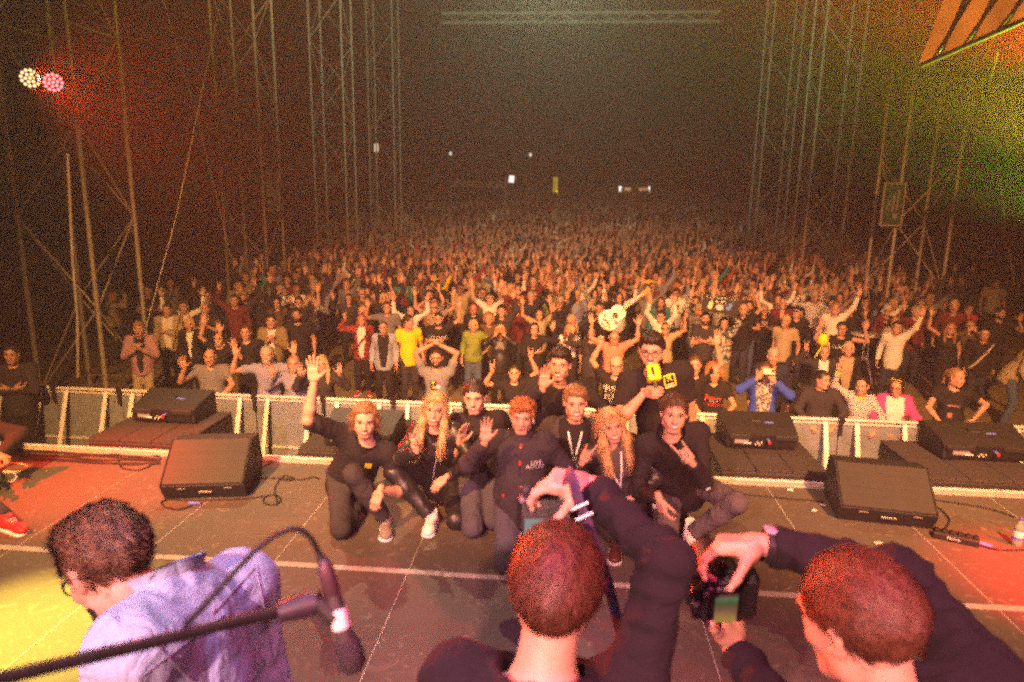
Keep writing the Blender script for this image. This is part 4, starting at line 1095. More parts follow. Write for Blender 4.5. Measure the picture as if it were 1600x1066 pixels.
    if S.get('collar'):
        ch, cr = S['collar']; th = np.linspace(0, 2*np.pi, 19); c0 = J['neck']+J['tz']*.012-J['ty']*.012; rr = nk+.006
        ring = lambda s, z, r: np.stack([c0+J['tx']*math.cos(x)*(r)+J['ty']*math.sin(x)*r*1.02+J['tz']*(z-.022*(1-math.sin(x))*.9) for x in th])
        a, b, c = ring(0, -.045, rr+.034), ring(0, ch*.5, rr+.008), ring(0, ch, rr+cr)
        n = len(th); i = np.arange(n-1); V = np.concatenate([a, b, c, c*1.0+J['tz']*-.004, b-J['tz']*.0])-org
        V = np.concatenate([a, b, c])-org
        F = np.concatenate([np.stack([k*n+i, k*n+i+1, (k+1)*n+i+1, (k+1)*n+i], 1) for k in range(2)])
        nn = vert_normals(V, F); V2 = V-nn*.006; mb.add(V, F, 0); mb.add(V2, F[:, ::-1], 0)
    parts['top'] = mb.build(kind, tm, root, own=True)
    bvh = BVHTree.FromPolygons([tuple(x) for x in v], [tuple(int(k) for k in x) for x in f]) if (S.get('print') or S.get('lanyard') or S.get('open')) else None
    J['bvh'] = bvh
    # inner shirt visible in an open jacket
    if S.get('inner'):
        im, half = S['inner']
        P = torso_prims(J, inf+.004); P.append(cap(J['pel']+J['tz']*.10, hp, .137*J['build']+inf, .142*J['build']+inf, k=.08))
        P.append(cap(J['neck']-J['tz']*.0-J['ty']*.02, J['neck']+J['tz']*.14-J['ty']*.035, nk-.01, nk+.03, k=.012, sub=True))
        c = J['pel']
        v2, f2 = sdf_mesh(P, q['g'], cuts=[(hp+J['tz']*.04, -J['tz']), (c+J['tx']*half, J['tx']+J['tz']*-.10), (c-J['tx']*half, -J['tx']+J['tz']*-.10), (c+J['ty']*-.03, J['ty'])], fold=fd_)
        MB().add(v2-org, f2, 0).build('inner_shirt', im, root, own=True)
    # trousers
    if S.get('legs') is not None:
        P = [ell(J['pel']+J['tz']*.0, (.156*J['build'], .116*J['build'], .12), J['TR'], k=.06)]
        li = S.get('leginf', .010)
        for sd in 'ab': P += leg_prims(J, sd, li, cut=S.get('legcut', .93), flare=.006)
        fd2 = fold_fn(seed*5+2, {'hero': .007, 'close': .007, 'front': .006, 'mid': 0}[lod]) if lod != 'mid' else None
        v, f = sdf_mesh(P, q['g'], fold=fd2)
        MB().add(v-org, f, 0).build('trousers' if S.get('legcut', .93) > .5 else 'shorts', S['legs'], root, own=True)
        if S.get('bareleg'):
            P = []
            for sd in 'ab': P += leg_prims(J, sd, -.004, cut=.97)
            v, f = sdf_mesh(P, q['g']); MB().add(v-org, f, 0).build('bare_leg', SKINS[S.get('skin', 0)], root, own=True)
    if S.get('shoes'):
        for sd in 'ab':
            k, ms = S['shoes']; a = J['a'+sd]; toe = _n(J.get('t'+sd, A3([0, -1, 0]))); up = A3(J.get('u'+sd, A3([0, 0, 1.]))); y = -toe; z = _n(up-y*up.dot(y))
            Rs = np.stack([np.cross(y, z), y, z], 1)
            MB().join(shoe_mesh(k, q['sh']), Rs, a-z*.085-org).build('shoe', ms, root, own=True)
    if S.get('glasses'):
        gm = S['glasses']; g = MB(); th = np.linspace(0, 2*np.pi, 15)
        for s in (-1, 1):
            g.tube(np.stack([s*.033+.024*np.cos(th), np.full(15, -.106)+.10*(.024*np.cos(th))*s*2, .008+.019*np.sin(th)], 1), .0024, 5, cap=False)
            g.tube([(s*.057, -.100, .014), (s*.080, -.05, .016), (s*.084, .01, .014)], .0022, 5)
        g.tube([(-.010, -.108, .014), (.010, -.108, .014)], .0022, 5)
        g2 = MB().join(g, J['headR']*J.get('hs', 1.0), J['head']-org); go = g2.build('glasses', gm, root, own=True)
        if S.get('shades'):
            l = MB()
            for s in (-1, 1): l.ball((s*.033, -.104, .008), (.023, .003, .018), 10)
            MB().join(l, J['headR'], J['head']-org).build('lens', M_IRIS, go, own=True)
    return root
def on_garment(J, org, pts2, cx=0., cz=.62, scale=1.0, off=.004, tilt=0.):
    """lay flat (x, z) artwork on the chest along the torso axes; returns local points"""
    L = np.linalg.norm(J['neck']-J['pel']); out = []
    ct, st_ = math.cos(tilt), math.sin(tilt)
    for x, z in pts2:
        x, z = x*ct-z*st_, x*st_+z*ct
        base = J['pel']+J['tz']*(L*cz+z*scale)+J['tx']*(cx+x*scale)
        h = J['bvh'].ray_cast(Vector(base-J['ty']*.6), Vector(J['ty']), 1.2)
        p = A3(h[0])-J['ty']*off if h[0] is not None else base-J['ty']*.13
        out.append(p-org)
    return A3(out)
def chest_text(root, J, org, txt, size, m, cx=0., cz=.62, name='print', tilt=0.):
    v, f = text_tris(txt, size)
    if len(v) == 0: return
    P = on_garment(J, A3(org, float), v[:, [0, 2]], cx, cz, 1.0, .004, tilt); MB().add(P, f, 0, False).build(name, m, root, own=True)
def chest_patch(root, J, org, w, h, m, cx, cz, name='patch', off=.0035, n=4, tilt=0.):
    g = [(-w/2+w*i/n, -h/2+h*j/n) for j in range(n+1) for i in range(n+1)]; P = on_garment(J, A3(org, float), g, cx, cz, 1.0, off, tilt)
    F = [[j*(n+1)+i, j*(n+1)+i+1, (j+1)*(n+1)+i+1, (j+1)*(n+1)+i] for j in range(n) for i in range(n)]
    MB().add(P, F, 0).build(name, m, root, own=True)
STRAND = {'short': (.034, .0019, FLOW_DOWN, .35, .2), 'crew': (.020, .0018, FLOW_DOWN, .5, 0), 'quiff': (.035, .0018, FLOW_BACK, .35, .1), 'part': (.040, .0018, FLOW_BACK, .2, .2), 'curly': (.022, .0024, FLOW_DOWN, .6, .3),
          'tousled': (.040, .0020, FLOW_DOWN, .5, .3), 'swept': (.060, .0016, FLOW_BACK, .06, .4), 'long': (.13, .0016, FLOW_FALL, .03, .3), 'longwave': (.13, .0016, FLOW_FALL, .03, .3), 'bigcurl': (.04, .002, FLOW_DOWN, .9, .2)}
FACES = {'m1': dict(w=1.0, jaw=1.0, nose=1.0, mouth='smile', fem=False), 'm2': dict(w=.97, jaw=1.05, nose=1.1, mouth='calm', fem=False), 'm3': dict(w=1.05, jaw=1.1, nose=1.1, mouth='smile', fem=False, fat=.008),
         'm4': dict(w=1.02, jaw=1.0, nose=1.05, mouth='open', fem=False), 'f1': dict(w=.95, jaw=.92, nose=.85, mouth='smile', fem=True), 'f2': dict(w=.96, jaw=.95, nose=.9, mouth='calm', fem=True), 'f3': dict(w=.97, jaw=.95, nose=.9, mouth='open', fem=True)}
for k_, d_ in list(FACES.items()): d_.setdefault('fat', 0.0)
# arms of a standing person: wrist offset from the shoulder (outward, y, z), pole (outward, y, z), palm, fingers, hand
ARMS = {'down': ((.09, -.04, -.52), (.3, 1, 0), (-1, 0, 0), None, 'relax'),
        'up': ((.06, -.12, .50), (.8, -.2, .1), (0, -1, 0), (0, -.05, 1), 'open'),
        'upout': ((.22, -.10, .45), (.9, 0, -.2), (0, -1, 0), (.15, -.05, 1), 'open'),
        'wave': ((.20, -.18, .24), (.6, .1, -.8), (0, -1, .1), (.1, -.1, 1), 'wave'),
        'low': ((.12, -.26, .10), (.6, .1, -.9), (0, -1, .1), (.05, -.2, 1), 'open'),
        'horns': ((.16, -.16, .26), (.7, .1, -.7), (0, -1, .1), (.05, -.1, 1), 'horns'),
        'hornsup': ((.08, -.14, .46), (.8, .1, -.1), (0, -1, 0), (0, -.05, 1), 'horns'),
        'point': ((.20, -.14, .44), (.9, .1, -.2), (0, -1, 0), (.25, -.1, 1), 'point'),
        'fist': ((.03, -.10, .50), (.8, 0, 0), (0, -1, 0), (0, 0, 1), 'fist'),
        'face': ((-.09, -.26, .13), (.8, -.2, -.6), (-.4, .9, 0), (-.6, -.1, .8), 'cup'),
        'phone': ((-.06, -.30, .16), (.8, -.1, -.6), (-.5, .6, .2), (-.5, -.2, .9), 'cup'),
        'clasp': ((-.13, -.24, -.13), (.7, .2, -.7), (-1, .2, 0), (-.5, -.3, .8), 'cup'),
        'cross': ((-.20, -.20, -.22), (.8, .2, -.4), (0, .6, .6), (-1, -.1, .1), 'drape'),
        'heart': ((-.13, -.12, .40), (.9, .1, -.1), (-1, 0, 0), (-.7, 0, .6), 'cup'),
        'rail': ((-.02, -.36, -.34), (.8, .3, .1), (0, 0, -1), (-.5, -.8, -.2), 'drape'),
        'hip': ((.10, .02, -.36), (1, .4, .1), (0, .3, -1), (-.8, -.3, -.5), 'relax'),
        'hold': ((-.03, -.22, .40), (.9, 0, 0), (-1, 0, 0), (-.2, -.2, 1), 'grip')}
def stand(H=1.72, fem=False, build=1.0, arms=('down', 'down'), lean=0.0, turn=0.0, tilt=0.0, nod=0.0, side=0.0, jit=0.0, rnd=None):
    """joints of a person standing at the origin, facing -y; turn/tilt/nod move the head"""
    s = H/1.75; r = rnd or RND; J = {}
    j = lambda a: r.uniform(-a, a)*jit
    pel = A3([j(.02), 0, .96*s]); neck = pel+A3([side*.5+j(.03), -lean*.5, .515*s-abs(lean)*.10])
    hw = (.182 if not fem else .158)*s*(.6+.4*build)
    J['pel'], J['neck'] = pel, neck
    sx = A3([1, 0, 0.]); tz = _n(neck-pel); sy = np.cross(tz, sx)
    J['sa'], J['sb'] = neck-sx*hw-tz*.045*s+sy*.01, neck+sx*hw-tz*.045*s+sy*.01
    J['headR'] = euler(nod, tilt, turn)
    J['head'] = neck+A3([tilt*.03, -.035-lean*.08, .150*s+.004]); J['hs'] = .5+.5*s
    for sd, sg, a in (('a', -1, arms[0]), ('b', 1, arms[1])):
        off, pole, palm, fing, hp = ARMS[a] if isinstance(a, str) else a
        m = A3([sg, 1, 1]); tgt = J['s'+sd]+A3(off)*m*s+A3([j(.07), j(.05), j(.05)])
        J['e'+sd], J['w'+sd] = ik(J['s'+sd], tgt, .295*s, .265*s, A3(pole)*m)
        if a in ('up', 'upout', 'fist', 'hornsup', 'point'): J['s'+sd] = J['s'+sd]+A3([-sg*.015, 0, .035*s])
        J['p'+sd] = A3(palm)*m; J['f'+sd] = None if fing is None else A3(fing)*m; J['q'+sd] = hp
    for sd, sg in (('a', -1), ('b', 1)):
        J['h'+sd] = pel+A3([sg*.085*s, 0, -.04]); an = A3([sg*(.11+j(.04)), .02+j(.06), .085]); J['k'+sd], J['a'+sd] = ik(J['h'+sd], an, .43*s, .44*s, (0, -1, 0))
        J['t'+sd] = A3([sg*.25, -1, 0])
    return figure(J, build, fem)
def place(o, x, y, z, rz=0.0):
    o.location = (x, y, z); o.rotation_euler = (0, 0, rz)
C_ = lambda n, c: cloth('cloth_'+n, c)
BLK = C_('black', (.016, .013, .014)); CHAR = C_('charcoal', (.035, .031, .033)); GREY = C_('grey', (.16, .15, .16)); NAVY = C_('navy', (.018, .022, .045)); JEAN = C_('blue_jeans', (.07, .10, .19)); DKJ = C_('dark_jeans', (.028, .032, .055)); WHT = C_('white', (.66, .63, .58)); BEI = C_('beige', (.36, .29, .19)); BRN = C_('brown', (.10, .065, .035)); MAR = C_('maroon', (.13, .022, .025)); RED = C_('red', (.48, .035, .03)); YLW = C_('yellow', (.80, .58, .01)); GRN = C_('olive_green', (.20, .26, .045)); TEAL = C_('teal', (.03, .19, .20)); LBL = C_('pale_blue', (.22, .25, .36)); COR = C_('coral', (.58, .20, .15)); BLU = C_('royal_blue', (.035, .075, .42)); PNK = C_('pink', (.72, .06, .26)); ORA = C_('orange', (.62, .14, .03)); LAV = C_('lavender_grey', (.24, .23, .33)); PKS = C_('dusty_pink', (.36, .20, .24)); KHA = C_('khaki', (.22, .17, .08))
LEA = mat('black_leather', (.014, .012, .013), .44, .2, 30, .5, 60, spec=.6)
PLAID = two_tone('red_plaid', (.02, .015, .015), (.42, .035, .03), 'check', 22)
STRI = two_tone('navy_white_stripes', (.02, .02, .03), (.74, .71, .68), 'stripe', 17)
PATT = two_tone('dotted_print', (.42, .32, .26), (.10, .06, .05), 'voro', 55)
DEN = C_('pale_denim', (.30, .33, .42)); CAMO = two_tone('camouflage_fleece', (.40, .40, .36), (.035, .04, .035), 'voro', 14); GRAPH = two_tone('grey_graphic_print', (.05, .05, .05), (.40, .38, .36), 'voro', 34)
FL = [lambda t: (t, )]
# ------------------------------------------------------------------ the crowd: people the photograph tells apart
NCROWD = [0]
TAKEN = []
def crowd_xy(u, v, H):
    p = on_z(u, v, GROUND+H); return p[0], p[1]
def person(u, v, H, arms, hair, top, label, face=None, fem=False, legs=BLK, rz=None, turn=0., nod=0., tilt=0., lean=0., build=1.0, skin=0, shoes=None, xy=None, fix=None, **kw):
    """u, v: top of the head in the photograph; the figure stands on the arena ground at that height"""
    x, y = crowd_xy(u, v, H) if xy is None else xy
    face = face or ('f1' if fem else 'm1')
    J = stand(H, fem, build, arms, lean, turn, tilt, nod)
    S = dict(face=face, hair=hair, top=top, legs=legs, skin=skin, shoes=shoes, seed=NCROWD[0]+11, **kw)
    o = make_person(J, S, 'front')
    rz = math.atan2(-x, y)*.6 if rz is None else rz
    place(o, x, y, GROUND, rz)
    tag(o, label, 'person', 'people in the crowd behind the barrier'); NCROWD[0] += 1; TAKEN.append((x, y))
    return o, J
T = lambda m, s=.62, inf=.012: ('shirt', m, s, inf)
LS = lambda m, inf=.016: ('sweater', m, 1.93, inf)
JK = lambda m, inf=.024: ('jacket', m, 1.93, inf)
NO = lambda m: ('tank_top', m, 0, .008)
BROWN_SHOE = [mat('shoe_dark', (.02, .018, .018), .6), mat('sole_pale', (.45, .42, .38), .7), M_RUBBER]
FR = RAILY+.42    # where the front row stands
def front(u, v, H, *a, **k):
    """front row: leaning on the barrier, distance fixed by the rail"""
    x = on_y(u, v, FR)[0]; hh = on_y(u, v, FR)[2]-GROUND
    return person(u, v, min(max(hh, 1.50), 1.88), *a, xy=(x, FR), **k)
# front row
front(328, 545, 1.7, ('low', 'rail'), None, T(GREY), 'bald man in dark grey tee at the barrier with one palm raised', build=1.12, face='m2', browc='dark', skin=2)
front(417, 541, 1.7, ('wave', 'wave'), ('short', 'grey'), T(LAV), 'grey-haired man in blue-grey polo at the barrier, both palms raised', collar=(.035, .012))
front(459, 556, 1.6, ('low', 'low'), ('medium', 'light'), LS(LAV), 'short person in lavender shirt hiding face behind both open palms', fem=True)
front(503, 556, 1.62, ('low', 'low'), ('long', 'blond'), JK(CHAR), 'blond woman in charcoal jacket waving low by the barrier', fem=True, face='f1')
o, J = front(682, 545, 1.68, ('heart', 'heart'), ('short', 'dark'), T(C_('mid_grey', (.20, .20, .22))), 'bearded man in grey tee at the barrier making a heart with his hands', face='m4', glasses=M_BLACK, beard=('dark', .004, -.045), print=1)
chest_patch(o, J, (0, 0, 0), .09, .13, mat('print_black', (.02, .02, .02), .8), -.035, .60, 'print'); chest_patch(o, J, (0, 0, 0), .035, .03, M_YEL, -.04, .68, 'print', .006); chest_patch(o, J, (0, 0, 0), .04, .028, M_YEL, -.03, .55, 'print', .006); chest_patch(o, J, (0, 0, 0), .05, .05, mat('print_pink', (.75, .10, .30), .7), .04, .66, 'print', .005); chest_patch(o, J, (0, 0, 0), .05, .05, M_WHITE, .03, .57, 'print', .005)
front(804, 570, 1.58, ('horns', 'hornsup'), ('short', 'dark'), T(BLK), 'short-haired woman in black at the barrier with both horn signs up', fem=True, face='f1')
o, J = front(963, 557, 1.66, ('fist', 'rail'), ('crew', 'grey'), T(BLK), 'man in glasses and black printed tee at the barrier, one fist up', face='m1', glasses=M_BLACK, print=1, build=1.03)
PW_ = mat('print_white', (.62, .60, .58), .8, .35, 90)
chest_text(o, J, (0, 0, 0), 'OUSPOP', .085, PW_, 0, .73); chest_text(o, J, (0, 0, 0), 'ROLL MEETI', .062, PW_, 0, .30)
for rr, zz in ((.10, .50), (.075, .50), (.045, .50)):
    th = np.linspace(0, 2*np.pi, 27); ring = [(math.cos(x)*rr, math.sin(x)*rr*.82) for x in th]; ring2 = [(math.cos(x)*(rr-.008), math.sin(x)*(rr-.008)*.82) for x in th]
    Pq = on_garment(J, A3([0, 0, 0.]), ring+ring2, 0, zz); n_ = len(th); i_ = np.arange(n_-1)[::2]
    MB().add(Pq, np.stack([i_, i_+1, n_+i_+1, n_+i_], 1), 0).build('print', PW_, o)
chest_patch(o, J, (0, 0, 0), .045, .04, PW_, 0, .53, 'print')
for s_ in (-1, 1): chest_patch(o, J, (0, 0, 0), .010, .30, PW_, s_*.125, .55, 'print', tilt=s_*.06)
front(1087, 548, 1.70, ('down', 'up'), ('short', 'brown'), T(BLK), 'dark-haired man beside the microphone holder, one open hand high', face='m2')
o, J = front(1117, 568, 1.58, ('rail', 'rail'), ('bigcurl', 'ginger'), T(BLK), 'curly red-haired woman in black tee with red lettering leaning on the barrier', fem=True, face='f2', print=1)
PR = mat('print_red', (.62, .06, .03), .8, .3, 90)
chest_text(o, J, (0, 0, 0), 'Beasty', .085, PR, 0, .66, tilt=-.10); chest_text(o, J, (0, 0, 0), 'Outlaws', .085, PR, 0, .49, tilt=-.10); chest_patch(o, J, (0, 0, 0), .22, .008, PW_, 0, .575, 'print', tilt=-.10)
o, J = front(1197, 566, 1.62, ('phone', 'face'), ('short', 'brown'), JK(BLU), 'man in bright blue jacket at the barrier filming with a phone', face='m2', inner=(GRAPH, .075), turn=-.1)
ph = MB().box((0, 0, 0), (.150, .009, .076), bev=.004); pc = J['wa']+A3([.07, -.055, .12]); t = empty('mobile_phone', (o.location[0]+pc[0], o.location[1]+pc[1], GROUND+pc[2]))
ph.build('case', mat('phone_cream', (.72, .70, .48), .4, .05), t)
MB().box((.052, -.006, .012), (.034, .004, .038), bev=.002).build('camera_block', M_BLACK, t); tag(t, 'cream mobile phone held sideways by the man in blue jacket', 'phone')
front(1286, 580, 1.60, ('rail', 'rail'), ('short', 'dark'), LS(CHAR, .02), 'young man in charcoal collared shirt at the barrier looking sideways', turn=.75, face='m2', collar=(.035, .012))
o, J = front(1347, 590, 1.58, ('point', 'rail'), ('bun', 'dark'), LS(STRI, .014), 'woman in striped navy and white top with lime cuffs, arm raised', fem=True, face='f2', turn=-.6, rz=-.1)
LIME = C_('lime', (.50, .62, .03))
for w_, e_ in (('wa', 'ea'), ('wb', 'eb')):
    d_ = _n(J[w_]-J[e_]); MB().tube([J[w_]-d_*.055, J[w_]-d_*.015], .042, 12, cap=False).build('cuff', LIME, o)
th = np.linspace(0, 2*np.pi, 17); MB().tube([J['neck']+A3([.070*math.cos(x), -.02+.068*math.sin(x), .0+.012*math.sin(x)]) for x in th], .012, 8, cap=False).build('collar', LIME, o)
o, J = front(1402, 592, 1.58, ('rail', 'rail'), ('medium', 'dark'), JK(PNK), 'woman in pink and white jacket leaning on the barrier, hand at her mouth', fem=True, face='f2', glasses=M_BLACK, turn=-.4, inner=(WHT, .085), nod=.15)
g_ = MB(); th = np.linspace(0, 2*np.pi, 13)
for s_ in (-1, 1): g_.tube(np.stack([s_*.033+.026*np.cos(th), np.full(13, -.05)+.0*th, .122+.016*np.sin(th)], 1), .004, 5, cap=False)
MB().join(g_, J['headR'], J['head']).build('sunglasses', M_YEL, o)
o, J = front(1495, 575, 1.60, ('rail', 'hip'), ('pony', 'light'), T(BLK, .5), 'woman with ponytail in black printed top turned aside at the barrier', fem=True, face='f1', turn=.9, build=1.12, print=1)
chest_patch(o, J, (0, 0, 0), .15, .02, mat('print_dull', (.30, .14, .12), .8), 0, .62, 'print'); chest_patch(o, J, (0, 0, 0), .05, .06, mat('print_dull', (.30, .14, .12), .8), -.03, .38, 'print')
